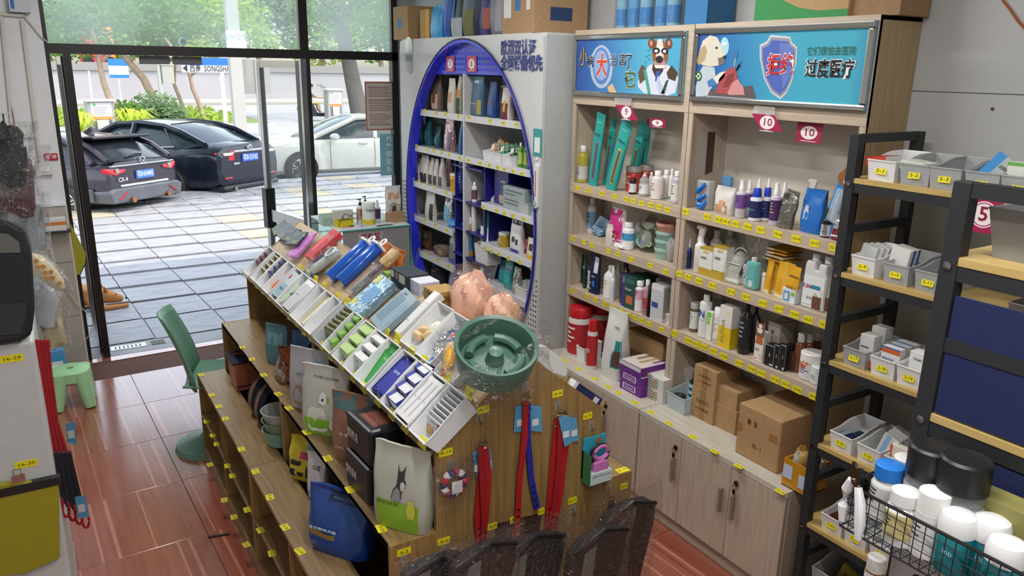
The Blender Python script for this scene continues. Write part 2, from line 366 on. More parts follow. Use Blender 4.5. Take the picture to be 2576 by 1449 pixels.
B().box(Q0.x, Q1.x, YF - .004, YF - .001, Q1.z, Q0.z).build('film', mt('7fb4c6', 's'), vs)
for k, ch in enumerate('外卖取货点'):
    zz = Q0.z - .045 - k * (Q0.z - Q1.z - .08) / 4.2
    text(vs, ch, .06, frame(((Q0.x + Q1.x) / 2 - 2.55, -.004, zz - .9), (-1, 0, 0), (0, 0, 1)) @ Matrix.Diagonal((1, 1, -1, 1)), 'f2f7f8', .01)
# ceiling tubes
for i, (x, y) in enumerate(LAMPS):
    t = thing('ceiling_lamp', ['white tube lamp on the ceiling by the door', 'white tube lamp on the ceiling over the gondola', 'white tube lamp on the ceiling over the rack aisle', 'white tube lamp on the ceiling at the back of the shop'][i], 'lamp', (x, y, 3.15))
    B().box(x - .05, x + .05, y - .6, y + .6, 3.13, 3.198).build('housing', mt('e8e8e8', 'p'), t); B().lathe([(.014, -.58), (.014, .58)], 10, (x, y, 3.112), 'y').build('tube', mt('f4f4f0', 'p'), t)
# ================================================================ DISPLAY CABINETS 9 AND 10
XC, XU = 2.465, 2.65
SH = (1.594, 1.285, .971)
ZT, ZV, ZTOP = .565, 2.042, 2.438
MAG = 'a3144e'
def cab(label, y0, y1, n):
    c = thing('display_cabinet', label, 'cabinet', ((XC + XR) / 2, (y0 + y1) / 2, 0), 0, 'wooden display cabinets along the wall')
    def P(nm, a, m, p=None, bv=.0015): return B().box(*a).build(nm, m, p or c, bevel=bv)
    XB = XR - .01; T = .018
    P('toe_kick', (XC + .03, XC + .05, y0, y1, 0, .08), W_CABH); P('side_panel', (XC + .02, XB, y0, y0 + T, 0, ZT - .03), W_CABV); P('side_panel', (XC + .02, XB, y1 - T, y1, 0, ZT - .03), W_CABV)
    P('worktop', (XC, XB, y0, y1 - .001, ZT - .03, ZT), W_TOP, None, .002)
    ys = [y1 - .003, y1 - .315, y1 - .63, y0 + .002]; keys = ((1, 1), (1, 0), (-1, 1))
    for k in range(3):
        a, b = ys[k + 1] + .002, ys[k] - .002
        d = P('door', (XC, XC + .018, a, b, .085, ZT - .033), W_CABV)
        s, lock = keys[k]; hy = a + .035 if s > 0 else b - .035
        B().box(XC - .024, XC, hy - .006, hy + .006, .3, .42).build('handle', mt('8b7d6e', 'p'), d, bevel=.002)
        if lock:
            B().lathe([(.013, 0), (.013, -.006), (.009, -.009)], 12, (XC, hy, .475), 'x').build('lock', mt('5a5650', 'c'), d)
            B().tube([(XC - .012, hy + .012 * cos(t), .462 + .014 * sin(t)) for t in [k_ * pi / 5 for k_ in range(10)]], .0014, 5, True).build('key_ring', mt('777777', 'c'), d)
            B().box(XC - .014, XC - .011, hy - .004, hy + .004, .41, .449).lathe([(.009, -.011), (.009, -.014)], 10, (XC, hy, .437), 'x').build('key', mt('6d6a60', 'c'), d)
    P('side_panel', (XU, XB, y0, y0 + T, ZT, ZTOP), W_TAN if n == 10 else W_CABV); P('side_panel', (XU, XB, y1 - T, y1, ZT, ZTOP), W_CABV)
    P('face_stile', (XU - .002, XU + .012, y1 - .028, y1, ZT, ZTOP), W_CABV); P('face_stile', (XU - .002, XU + .012, y0, y0 + .028, ZT, ZTOP), W_CABV)
    P('back_panel', (XB - .008, XB, y0 + T, y1 - T, ZT, ZTOP), plaster('pale_back_%d' % n, 'd6cfc4', .6, 3)); P('top_panel', (XU, XB, y0, y1, ZTOP - .018, ZTOP), W_CABH)
    P('fascia', (XU - .004, XU + .014, y0, y1, ZV, ZTOP), W_CABH)
    for z in SH:
        s = P('shelf', (XU + .012, XB - .008, y0 + T, y1 - T, z - .02, z - .001), W_CABH)
        B().box(XU - .006, XU + .012, y0 + .002, y1 - .004, z - .056, z).build('shelf_lip', W_CABH, s, bevel=.002)
    return c
C9 = cab('wooden display cabinet with the smaller dog poster sign and number 9 cards', 2.768, 3.703, 9)
C10 = cab('wooden display cabinet with the wide shield poster sign and number 10 cards', 1.83, 2.764, 10)
# yellow shelf tags
EX, EZ = (0, -1, 0), (0, 0, 1)
def lip_tags(c, X, rows, **k):
    for z, r in rows:
        for s, px, py in r:
            p = atx(px, py, X); price_tag(c, s, (X - .0004, p.y, p.z), EX, EZ, tilt=random.uniform(-.06, .06), **k)
def zt(x0, y0, s, lst): return [(t, x0 + a / s, y0 + b / s) for t, a, b in lst]
XLIP = XU - .006
lip_tags(C9, XLIP, [(0, zt(1400, 250, 3.37, [('9-1', 176, 749), ('9-2', 271, 772), ('9-3', 388, 799), ('9-4', 496, 823), ('9-5', 592, 846), ('9-6', 651, 861), ('9-7', 723, 881), ('9-8', 802, 896), ('9-15', 870, 913), ('9-9', 940, 935), ('9-10', 137, 1180), ('9-11', 232, 1210), ('9-12', 300, 1237), ('9-13', 440, 1285), ('9-14', 520, 1312), ('9-16', 633, 1356), ('9-17', 795, 1408)])),
    (0, zt(1400, 560, 3.15, [('9-18', 865, 387), ('9-20', 124, 540), ('9-21', 243, 583), ('9-22', 311, 611), ('9-23', 384, 646), ('9-24', 444, 671), ('9-25', 513, 702), ('9-26', 570, 730), ('9-27', 623, 752), ('9-28', 674, 776), ('9-29', 734, 801), ('9-30', 835, 847)]))], w=.04, h=.026)
lip_tags(C10, XLIP, [(0, zt(1680, 300, 4.262, [('10-1', 195, 990), ('10-2', 425, 1047), ('10-3', 541, 1077), ('10-4', 628, 1098), ('10-5', 731, 1123), ('10-6', 856, 1153), ('10-7', 997, 1187), ('10-8', 1181, 1233), ('10-9', 1377, 1282), ('10-10', 1575, 1330), ('10-11', 1783, 1378)])),
    (0, zt(1680, 560, 4.829, [('10-12', 142, 622), ('10-13', 252, 663), ('10-14', 380, 707), ('10-15', 545, 765), ('10-16', 770, 840), ('10-17', 948, 902), ('10-18', 1155, 980), ('10-19', 1350, 1048), ('10-20', 1542, 1116), ('10-21', 1707, 1180), ('10-22', 1900, 1243)])),
    (0, zt(1640, 740, 4.829, [('10-23', 275, 478), ('10-24', 440, 562), ('10-25', 540, 606), ('10-26', 634, 642), ('10-27', 750, 695), ('10-28', 872, 755), ('10-29', 1060, 838), ('10-30', 1213, 908), ('10-31', 1332, 962), ('10-32', 1497, 1038), ('10-33', 1624, 1095), ('10-42', 1764, 1160), ('10-34', 1968, 1246)]))], w=.046, h=.03)
for s, px, py in zt(1560, 900, 2.639, [('10-35', 205, 362), ('10-36', 325, 436), ('10-37', 480, 526), ('10-38', 628, 625), ('10-39', 787, 722), ('10-40', 1062, 890)]):
    p = atz(px, py, ZT); price_tag(C10, s, (p.x, p.y, ZT + .0004), EX, (1, 0, 0), .046, .026)
for s, px, py in [(a, x, y) for a, x, y in zt(1400, 560, 3.15, [('9-32', 62, 1091), ('9-33', 178, 1161), ('9-34', 300, 1237), ('9-35', 410, 1302), ('9-36', 493, 1349), ('9-37', 620, 1425)])]:
    p = atz(px, py, ZT); price_tag(C9, s, (p.x, p.y, ZT + .0004), EX, (1, 0, 0), .046, .026)

# ---------------------------------------------------------------- framed poster signs (flat print traced on the sign plane)
XS = XU - .012
def gradmat(name, stops, axis=1, a=0., b=1.):
    m, nt, bs = newmat(name); L = nt.links.new; N = nt.nodes.new
    tc = N('ShaderNodeTexCoord'); sp = N('ShaderNodeSeparateXYZ'); mr = N('ShaderNodeMapRange'); mr.inputs[1].default_value = a; mr.inputs[2].default_value = b
    rp = N('ShaderNodeValToRGB'); e = rp.color_ramp.elements
    while len(e) < len(stops): e.new(.5)
    for q, (p, h) in zip(e, stops): q.position = p; q.color = lin(h) + [1]
    L(tc.outputs['Object'], sp.inputs[0]); L(sp.outputs[axis], mr.inputs[0]); L(mr.outputs[0], rp.inputs[0]); L(rp.outputs[0], bs.inputs['Base Color']); bs.inputs['Roughness'].default_value = .3
    return m
def sign(c, nm, corners, mat):
    tl, tr, br, bl = [atx(x, y, XS) for x, y in corners]
    ya, yb = (tl.y + bl.y) / 2, (tr.y + br.y) / 2; za, zb = (tl.z + tr.z) / 2, (bl.z + br.z) / 2
    s = B().box(XS, XU - .004, yb, ya, zb, za).build('poster', mat, c)
    w_ = .026
    for a in ((yb, ya, za - w_, za), (yb, ya, zb, zb + w_), (ya - w_, ya, zb + w_, za - w_), (yb, yb + w_, zb + w_, za - w_)):
        B().box(XS - .012, XS + .006, *a).build('sign_frame', mt('bdbdb8', 'c'), s, bevel=.006)
    return s
SG10 = sign(C10, 'sign', ((1751, 71.9), (2209.4, 50), (2175.4, 282.8), (1736.4, 255.4)), gradmat('poster_blue_wide', [(0, '3f8fb8'), (.1, '4bb2cc'), (.45, '43a6c6'), (.8, '2c6cae'), (1, '2b4f9c')], 1, -.47, .47))
SG9 = sign(C9, 'sign', ((1448.5, 90), (1730, 75.5), (1714.6, 256), (1441, 238)), gradmat('poster_blue_small', [(0, '4aa0c4'), (.35, '52abcb'), (.65, '3f7dbd'), (1, '2a4ca0')], 1, -.47, .47))
def draw(sg, px, h, lay=1, X=None, nm='print', fin='s', x0=0, y0=0, s=1):
    X = XS if X is None else X
    return B().poly([(X - .0004 * lay, *atx(x0 + a / s, y0 + b / s, X)[1:]) for a, b in px]).build(nm, mt(h, fin), sg)
def dr(sg, pts, h, lay=1): return draw(sg, pts, h, lay, x0=1400, y0=0, s=2.7404)
def el(cx, cy, rx, ry, n=20, a0=0): return [(cx + rx * cos(2 * pi * k / n + a0), cy + ry * sin(2 * pi * k / n + a0)) for k in range(n)]
# small poster: lens, dog in a white coat
dr(SG9, el(310, 460, 78, 150), 'aebfdc', 1); dr(SG9, el(310, 455, 60, 128), '5b83c6', 2); dr(SG9, el(308, 450, 48, 105), '93aede', 3)
dr(SG9, [(350, 600), (385, 575), (415, 640), (365, 640)], 'd8b48a', 2)
dr(SG9, [(560, 560), (640, 450), (690, 430), (745, 435), (800, 470), (840, 540), (820, 640), (760, 660), (600, 640), (562, 600)], 'cdd3e6', 2)
dr(SG9, [(665, 440), (740, 440), (735, 490), (690, 550), (660, 480)], '3a2a22', 3); dr(SG9, [(690, 490), (715, 490), (700, 560), (680, 560)], '2c55a8', 4)
dr(SG9, el(715, 370, 56, 98), '8a5a34', 4); dr(SG9, [(700, 270), (730, 270), (742, 340), (735, 470), (690, 470), (688, 340)], 'd9d0cc', 5)
dr(SG9, el(660, 300, 28, 34), '6a4028', 5); dr(SG9, el(775, 300, 24, 38), '6a4028', 5); dr(SG9, el(655, 298, 12, 20), 'c4836a', 6); dr(SG9, el(778, 298, 10, 18), 'c4836a', 6)
dr(SG9, el(715, 440, 42, 34), 'b58a86', 6); dr(SG9, el(712, 410, 26, 26), '2a1d1c', 7); dr(SG9, el(690, 350, 26, 22), '141216', 7); dr(SG9, el(748, 352, 24, 22), '141216', 7)
dr(SG9, el(690, 352, 12, 11), 'e8e8f0', 8); dr(SG9, el(748, 354, 11, 11), 'e8e8f0', 8); dr(SG9, [(676, 450), (755, 450), (748, 470), (686, 470)], 'e9e0de', 8)
dr(SG9, [(565, 500), (590, 445), (615, 470), (620, 540), (575, 580)], '5d4a40', 4); dr(SG9, [(760, 500), (795, 450), (835, 500), (820, 560), (770, 540)], '4a3426', 4)
dr(SG9, [(600, 480), (620, 480), (650, 640), (632, 650)], '3aa088', 5); dr(SG9, [(755, 560), (775, 545), (745, 650), (722, 645)], '25503c', 5); dr(SG9, [(690, 560), (700, 520), (745, 640), (710, 650)], 'b5bdd8', 5)
for x, y in ((632, 350), (640, 380), (622, 390), (636, 410), (614, 430), (645, 340), (610, 450)): dr(SG9, el(x, y, 5, 5, 8), '2f7d5a', 5)
# wide poster: dog surgeon, tray, shield
dr(SG10, [(960, 600), (985, 500), (1010, 455), (1090, 465), (1100, 560), (1060, 620), (1050, 660), (960, 665)], 'b7c4cc', 2)
dr(SG10, [(990, 340), (1010, 280), (1060, 243), (1110, 258), (1135, 310), (1165, 390), (1160, 430), (1120, 452), (1060, 460), (1010, 450), (975, 430)], 'cfcabd', 3)
dr(SG10, [(990, 340), (1025, 310), (1040, 350), (1025, 410), (985, 450), (968, 430)], 'b09a76', 4); dr(SG10, [(1115, 400), (1165, 390), (1158, 440), (1120, 452)], '6e665f', 4); dr(SG10, el(1160, 395, 12, 12), '221e1e', 5); dr(SG10, el(1105, 330, 9, 8), '1d1a18', 5)
dr(SG10, el(1160, 318, 30, 62), '9fd0de', 2); dr(SG10, [(1143, 300), (1172, 292), (1176, 310), (1146, 318)], 'e8f2f4', 5)
dr(SG10, el(980, 525, 24, 36), '3a6b46', 4); dr(SG10, [(974, 505), (986, 505), (986, 545), (974, 545)], 'e8ede8', 5); dr(SG10, [(965, 519), (995, 519), (995, 532), (965, 532)], 'e8ede8', 5)
dr(SG10, [(1040, 560), (1100, 525), (1120, 550), (1105, 590), (1050, 600)], '3f78b4', 4); dr(SG10, [(1080, 540), (1130, 500), (1165, 490), (1160, 530), (1110, 580)], 'd9d5cc', 5)
dr(SG10, [(1040, 660), (1060, 620), (1350, 590), (1378, 680)], '5a4f50', 3); dr(SG10, [(1040, 660), (1378, 682), (1374, 692), (1038, 670)], 'a9b2b8', 4)
dr(SG10, [(1100, 640), (1125, 540), (1180, 480), (1225, 455), (1250, 520), (1240, 600), (1180, 650)], 'a6454a', 5); dr(SG10, [(1180, 640), (1215, 570), (1250, 545), (1290, 600), (1300, 655), (1190, 655)], 'c98b8c', 6); dr(SG10, [(1150, 600), (1185, 520), (1230, 500), (1215, 560), (1180, 600)], '7d3238', 6)
dr(SG10, [(1230, 400), (1240, 400), (1226, 500), (1216, 495)], '8fa3b4', 4); dr(SG10, [(1220, 352), (1252, 352), (1248, 400), (1222, 402)], '3d6d9a', 5); dr(SG10, [(1270, 420), (1280, 425), (1240, 500), (1232, 495)], '4c6274', 4); dr(SG10, [(1255, 440), (1278, 455), (1235, 495)], '4c6274', 4)
shield = lambda q: [(1533 + (x - 1533) * q, 465 + (y - 465) * q) for x, y in ((1478, 240), (1612, 252), (1622, 290), (1662, 325), (1655, 430), (1625, 560), (1590, 640), (1545, 685), (1480, 640), (1430, 540), (1402, 400), (1402, 310), (1450, 285))]
dr(SG10, shield(1), 'c9ccd2', 2); dr(SG10, shield(.93), '8d94a4', 3); dr(SG10, shield(.84), '4a63b8', 4); dr(SG10, [(1540, 300), (1600, 300), (1640, 350), (1610, 530), (1560, 620)], '6279c6', 5)
def stext(sg, s, cx, cy, hpx, wpx, h, lay, bold=.02, outline=None):
    p = atx(1400 + cx / 2.7404, cy / 2.7404, XS); k = mpp(p) / 2.7404
    a = atx(1400 + (cx - wpx / 2) / 2.7404, cy / 2.7404, XS); b = atx(1400 + (cx + wpx / 2) / 2.7404, cy / 2.7404, XS)
    base = V(sg.parent.location)
    if outline: text(sg, s, hpx * k * 1.02, frame(V((XS - .0004 * lay, p.y, p.z)) - base, EX, EZ), outline, bold * .4 + .028, fit=abs(a.y - b.y) * 1.04)
    text(sg, s, hpx * k, frame(V((XS - .0004 * lay - .0006, p.y, p.z)) - base, EX, EZ), h, bold * .4, fit=abs(a.y - b.y))
stext(SG9, '小', 188, 400, 130, 52, 'c99a34', 6, .03, '2b3c68'); stext(SG9, '病', 238, 428, 80, 40, '15151a', 6, .02, 'd8e2ee'); stext(SG9, '大', 314, 460, 160, 74, 'd2492f', 6, .05, 'e6d8d6')
stext(SG9, '治', 396, 422, 86, 46, '15151a', 6, .02, 'd8e2ee'); stext(SG9, '害', 458, 418, 86, 40, '15151a', 6, .02, 'd8e2ee'); stext(SG9, '了', 500, 430, 110, 40, '15151a', 6, .02, 'd8e2ee'); stext(SG9, '它', 508, 555, 130, 66, '33582f', 6, .03, 'cfe0c8')
stext(SG10, '拒绝', 1545, 457, 150, 185, 'c8202c', 8, .04, 'f2ecec'); stext(SG10, '它们很怕去医院', 1892, 355, 62, 335, '2b6440', 6, .01); stext(SG10, '过度医疗', 1882, 482, 130, 335, '17171c', 6, .05, 'e4eef0')
# ---------------------------------------------------------------- number cards
def card(c, s, quad, X, hang, col=MAG):
    a, b, c2, d = [atx(x, y, X) for x, y in quad]
    m = B().poly([(X, *p[1:]) for p in (a, b, c2, d)]).build('number_card', mt(col, 's'), c)
    m.modifiers.new('solid', 'SOLIDIFY').thickness = .002
    ctr = (a + b + c2 + d) / 4; u = (b - a); v_ = (a - d); base = V(c.location)
    M = frame(V((X - .0015, ctr.y, ctr.z)) - base, u, v_); w_, h_ = u.length, v_.length
    for r, hh, dz in ((.40, 'f0e6ea', 0), (.36, col, .0003), (.33, 'f0e6ea', .0006)):
        o = B().add([(r * w_ * cos(t), r * h_ * 1.0 * sin(t), dz) for t in [k * 2 * pi / 24 for k in range(24)]], [tuple(range(24))]).build('ring', mt(hh, 's'), m, w=0); o.matrix_local = M
    text(m, s, h_ * .52, M @ Matrix.Translation((0, 0, .001)), '8a1040', .01, fit=w_ * (.18 if len(s) == 1 else .36))
    k = B().box(-.3 * w_, .3 * w_, -.43 * h_, -.40 * h_, .0006, .0008).build('underline', mt('f0e6ea', 's'), m, w=0); k.matrix_local = M
    return m
card(C9, '9', ((1548, 263), (1586, 266), (1606, 304), (1566, 296)), XU - .03, 1); card(C9, '9', ((1634, 296), (1676, 300), (1674, 322), (1634, 320)), XU + .02, 0, '8d1546')
card(C10, '10', ((1892, 285), (1948, 290), (1971, 332), (1914, 326)), XU - .03, 1); card(C10, '10', ((2008, 306), (2072, 312), (2064, 362), (2001, 356)), XU + .03, 0, '9a2448')
for c, q in ((C9, ((1545, 246), (1590, 247), (1586, 266), (1548, 263))), (C10, ((1898, 266), (1950, 270), (1948, 290), (1892, 285)))):
    B().poly([(XU - .02, *atx(x, y, XU - .02)[1:]) for x, y in q]).build('clear_holder', mt('d8d8d8', 't'), c)
# ================================================================ OVAL DISPLAY CABINET (7 / 8)
XO, OY0, OY1, OZ = 2.46, 3.735, 5.735, 2.425
OC, OA, OB = (4.69, 1.27), .925, 1.13
M_METW = mt('c9cbcd', 'p'); M_BLUE = mt('3438e0', 'g'); M_NAVY = mt('1d1f78', 'p'); M_SHW = mt('b9bcc0', 'p')
oc = thing('oval_display_cabinet', 'white metal display cabinet with a large blue rimmed oval opening', 'cabinet', (2.68, 4.735, 0))
def rect_hit(a, y0, y1, z0, z1):
    dy, dz = cos(a), sin(a); t = 9
    if dy > 1e-9: t = min(t, (y1 - OC[0]) / dy)
    if dy < -1e-9: t = min(t, (y0 - OC[0]) / dy)
    if dz > 1e-9: t = min(t, (z1 - OC[1]) / dz)
    if dz < -1e-9: t = min(t, (z0 - OC[1]) / dz)
    return OC[0] + dy * t, OC[1] + dz * t
angs = sorted([2 * pi * k / 72 for k in range(72)] + [atan2(z - OC[1], y - OC[0]) % (2 * pi) for y in (OY0, OY1) for z in (0, OZ)])
b = B(); n = len(angs)
def ell(a, q=1):
    r = 1 / sqrt((cos(a) / OA) ** 2 + (sin(a) / OB) ** 2) * q
    return OC[0] + r * cos(a), OC[1] + r * sin(a)
vs = []
for X in (XO, XO + .02):
    for a in angs: vs.append((X, *ell(a, .997)))
    for a in angs:
        y, z = rect_hit(a, OY0, OY1, 0, OZ)
        if z > OZ - .05:     # rounded top corners
            for yc, sgn in ((OY0 + .05, -1), (OY1 - .05, 1)):
                if (y - yc) * sgn > 0:
                    d = V((y - yc, z - (OZ - .05)));
                    if d.length > .05: d = d.normalized() * .05; y, z = yc + d.x, OZ - .05 + d.y
        vs.append((X, y, z))
fs = []
for i in range(n):
    j = (i + 1) % n
    fs += [(i, n + i, n + j, j), (2 * n + i, 2 * n + j, 3 * n + j, 3 * n + i), (i, j, 2 * n + j, 2 * n + i), (n + i, 3 * n + i, 3 * n + j, n + j)]
b.add(vs, fs).build('front_board', mt('c6c8ca', 'g'), oc)
rim = B(); N_ = 72; vs = []
for X, q in ((XO - .012, .988), (XO - .012, 1.006), (XO + .03, 1.0), (XO + .06, .985)): vs += [(X, *ell(2 * pi * k / N_, q)) for k in range(N_)]
rim.add(vs, [(j * N_ + i, j * N_ + (i + 1) % N_, ((j + 1) % 4) * N_ + (i + 1) % N_, ((j + 1) % 4) * N_ + i) for j in range(4) for i in range(N_)]).build('blue_rim', M_BLUE, oc, smooth=True)
B().tube([(XO - .012, *ell(2 * pi * k / 72, 1.008)) for k in range(72)], .005, 5, True).build('dark_edge', mt('22222a', 'p'), oc)
def ob(nm, a, m, p=None, bv=.001): return B().box(*a).build(nm, m, p or oc, bevel=bv)
XOB = XR - .012
ob('side_panel', (XO + .02, XOB, OY0 + .003, OY0 + .02, 0, OZ - .012), mt('b4b8b9', 'p')); ob('side_panel', (XO + .02, XOB, OY1 - .02, OY1, 0, OZ - .012), mt('b4b8b9', 'p'))
ob('back_panel', (XOB - .01, XOB, OY0 + .02, OY1 - .02, .1, OZ - .02), mt('9c9ea0', 's')); ob('top_panel', (XO + .02, XOB, OY0 + .003, OY1, OZ - .014, OZ - .001), M_METW)
ob('divider', (XO + .03, XOB, 4.735, 4.755, .1, 2.19), mt('c9cbcd', 'p'))
OSH = (1.92, 1.645, 1.366, 1.093, .82)
def halfw(z): return OA * sqrt(max(0, 1 - ((z - OC[1]) / OB) ** 2))
for k, z in enumerate(OSH):
    for side in (0, 1):
        hw = min(halfw(z), .93) + .02
        y0, y1 = (4.755, OC[0] + hw) if side == 0 else (max(OC[0] - hw, OY0 + .03), 4.735)
        if k >= 2 and side == 0: y0 = 4.93
        if k >= 2 and side == 1: y1 = 4.5
        s = ob('shelf', (XO + .04, XOB - .01, y0, min(y1, OY1 - .03), z - .02, z), M_SHW)
        ob('shelf_lip', (XO + .035, XO + .045, y0 + .002, min(y1, OY1 - .03), z - .042, z + .003), mt('d4d6da', 'p'), s)
lower = ob('shelf', (XO + .04, XOB - .01, OY0 + .03, OY1 - .03, .52, .54), M_SHW)
# navy corner column with little shelves
for y0, y1, y2 in ((4.755, 4.93, 4.93), (4.5, 4.735, 4.5)):
    col = ob('corner_box', (2.72, 2.735, y0, y1, .55, 1.6), M_NAVY)
    ob('corner_side', (2.52, 2.72, y2 - .006, y2 + .006, .55, 1.6), M_NAVY, col)
    for z in (1.575, 1.335, 1.13, .94, .76): ob('corner_shelf', (2.5, 2.72, y0, y1, z - .012, z), M_NAVY, col)
ob('navy_box', (2.56, 2.86, 4.26, 4.44, 1.366, 1.6), M_NAVY)
# blue header with slots, number cards 7 and 8
hp = []
za = atx(1240, 183, XO + .05).z; za = 2.185
hp = [(OC[0] - halfw(za) * .99, za)] + [ell(a, .985) for a in [t * pi / 24 for t in range(1, 24)] if ell(a)[1] > za] + [(OC[0] + halfw(za) * .99, za)]
hd = B().prism(hp, lambda u, v, d: (d, u, v), XO + .05, XO + .065).build('blue_header', mt('3540d8', 'g'), oc)
slots = B()
for r in range(6):
    z = 2.2 + r * .034; hw = halfw(z) - .08
    k = int(hw * 2 / .028)
    for i in range(k):
        y = OC[0] - hw + i * .028 + .014
        if abs(y - 4.74) < .02: continue
        slots.add([(XO + .0496, y - .006, z - .009), (XO + .0496, y + .006, z - .009), (XO + .0496, y + .006, z + .009), (XO + .0496, y - .006, z + .009)], [(0, 1, 2, 3)])
sl = slots.build('slot_rows', mt('8a93c8', 's'), hd); sl['kind'] = 'stuff'
for s, q in (('7', ((1123, 142), (1143, 142), (1143, 180), (1123, 180))), ('8', ((1175, 141), (1198, 141), (1199, 181), (1176, 181)))): card(oc, s, q, XO + .045, 0, 'c2546c')
dots = B()
for r in range(34):
    z = .3 + r * .032
    for yy, n_ in ((OY0 + .014, 1), (OY1 - .02, -1)):
        for c_ in range(5):
            y = yy + n_ * c_ * .026; 
            if abs(y - OC[0]) < halfw(z) * 1.03 + .012: continue
            dots.add([(XO - .0006, y + .007 * cos(t), z + .009 * sin(t)) for t in [k * pi / 4 for k in range(8)]], [tuple(range(8))])
o = dots.build('perforation', mt('3c3f44', 'm'), oc); o['kind'] = 'stuff'
def otext(s, px, py, h, w_, col, off=0):
    p = atx(px, py, XO); text(oc, s, h, frame(V((XO - .004 - off, p.y, p.z)) - V(oc.location), EX, EZ), col, .03, fit=w_, fin='c' if not off else 'p')
for s, px, py, w_ in (('欧洲双认证', 1303, 121, .385), ('全国销量领先', 1311, 160, .46)):
    otext(s, px, py, .09, w_, 'b9bcd8'); otext(s, px + 1, py + 1, .09, w_, '23287a', .002)
p = atx(1031, 139, XO); B().prism([(p.y + .065 * cos(t) * (1 if abs(cos(t)) < .7 else .98), p.z + (.08 if sin(t) > 0 else -.08) + .05 * sin(t)) for t in [k * pi / 8 for k in range(16)]], lambda u, v, d: (d, u, v), XO - .008, XO).build('oval_plate', mt('c9cbcd', 'c'), oc)
p = atx(1352, 359, XO - .002); t = thing('payment_card', 'small teal card with a blank white square on the oval cabinet', 'card', (XO - .002, p.y, p.z))
B().box(XO - .003, XO - .0005, p.y - .045, p.y + .045, p.z - .078, p.z + .078).build('card', mt('2d9190', 'p'), t); B().box(XO - .004, XO - .003, p.y - .028, p.y + .028, p.z - .056, p.z + .03).build('white_square', mt('dfe4e4', 's'), t)
t = thing('wall_thermometer', 'white oblong thermometer hanging on the oval cabinet edge', 'thermometer', (XO - .003, *atx(1352, 468, XO)[1:])); y, z = t.location.y, t.location.z
B().prism([(y + .022 * cos(a), z + (.11 if sin(a) >= 0 else -.11) + .022 * sin(a)) for a in [k * pi / 8 for k in range(16)]], lambda u, v, d: (d, u, v), XO - .014, XO - .001).build('case', mt('dde0e0', 'p'), t, bevel=.002)
B().tube([(XO - .016, y, z + .09), (XO - .016, y, z - .06)], .002, 6).build('glass_tube', mt('b03030', 'g'), t); B().lathe([(.014, 0), (.014, -.003)], 14, (XO - .014, y, z - .1), 'x').build('dial', mt('a7adb0', 'p'), t)
for k in range(12): B().box(XO - .0146, XO - .014, y + .006, y + .014, z - .055 + k * .012, z - .0535 + k * .012).build('scale_mark', mt('333333', 's'), t)
t = thing('teal_hook', 'small round white hook under the teal card', 'hook', (XO, *atx(1352, 399, XO)[1:])); y, z = t.location.y, t.location.z
B().lathe([(.012, -.001), (.012, -.004)], 12, (XO, y, z), 'x').build('pad', mt('d8dadb', 'p'), t); B().tube([(XO - .004, y, z), (XO - .014, y, z - .012), (XO - .018, y, z - .004)], .0025, 6).build('prong', mt('d8dadb', 'p'), t)
# tags on the oval shelves
lt = zt(1000, 60, 3.2925, [('7-1', 227, 720), ('7-2', 321, 738), ('7-3', 399, 746), ('7-4', 503, 765), ('7-5', 157, 1012), ('7-6', 245, 1035), ('7-7', 298, 1049), ('7-8', 366, 1066), ('7-9', 427, 1085), ('7-10', 515, 1108), ('7-11', 130, 1287), ('7-12', 180, 1302), ('7-13', 240, 1326), ('7-14', 314, 1354), ('7-15', 403, 1394), ('8-1', 592, 776), ('8-2', 768, 802), ('8-3', 877, 821), ('8-4', 981, 835), ('8-5', 588, 1131), ('8-6', 685, 1154), ('8-7', 761, 1174), ('8-8', 829, 1190), ('8-9', 887, 1205), ('8-10', 957, 1222), ('8-11', 1033, 1241)])
lt += zt(1000, 400, 3.45, [('7-16', 157, 487), ('7-17', 241, 528), ('7-18', 330, 568), ('7-19', 430, 618), ('7-20', 190, 788), ('7-21', 260, 826), ('7-22', 350, 874), ('7-23', 445, 928), ('8-12', 750, 420), ('8-13', 859, 448), ('8-14', 929, 470), ('8-15', 1001, 493), ('8-16', 1094, 522), ('8-17', 760, 775), ('8-18', 815, 800), ('8-19', 880, 824), ('8-20', 962, 860), ('8-21', 1059, 897), ('8-22', 1168, 950), ('8-23', 747, 1112), ('8-24', 824, 1147), ('8-25', 888, 1184), ('8-26', 960, 1222), ('8-27', 1040, 1270), ('8-28', 1118, 1308)])
lip_tags(oc, XO + .035, [(0, lt)], w=.035, h=.026)

# ================================================================ PACKING COUNTER
kx0, kx1, ky0, ky1, kz = 1.83, 2.4, 5.45, 6.15, 1.052
pc = thing('packing_counter', 'glass packing counter with a grey front panel and teal edges', 'counter', ((kx0 + kx1) / 2, 5.8, 0))
M_TEAL = mt('2f9c8c', 't')
B().box(kx0, kx1, ky0, ky1, kz - .008, kz).build('glass_top', mt('dfeae6', 's'), pc); B().box(kx0, kx1, ky0 - .003, ky0, kz - .009, kz + .001).build('teal_edge', mt('3aa697', 'g'), pc)
for x in (kx0, kx1 - .008): B().box(x, x + .008, ky0, ky1, .1, kz - .008).build('glass_side', mt('d6eee8', 'l'), pc)
for x in (kx0, kx1 - .004): B().box(x, x + .005, ky0 - .003, ky0, .1, kz - .009).build('teal_edge', mt('3aa697', 'g'), pc)
fp = B().box(kx0 + .03, kx1 - .012, ky0 + .004, ky0 + .02, .1, kz - .012).build('front_panel', mt('8f9092', 's'), pc)
q = aty(933, 597, ky0); sg = B().box(q.x - .1, q.x + .1, ky0 + .001, ky0 + .0035, q.z - .035, q.z + .035).build('paper_label', mt('a9a7a8', 's'), pc)
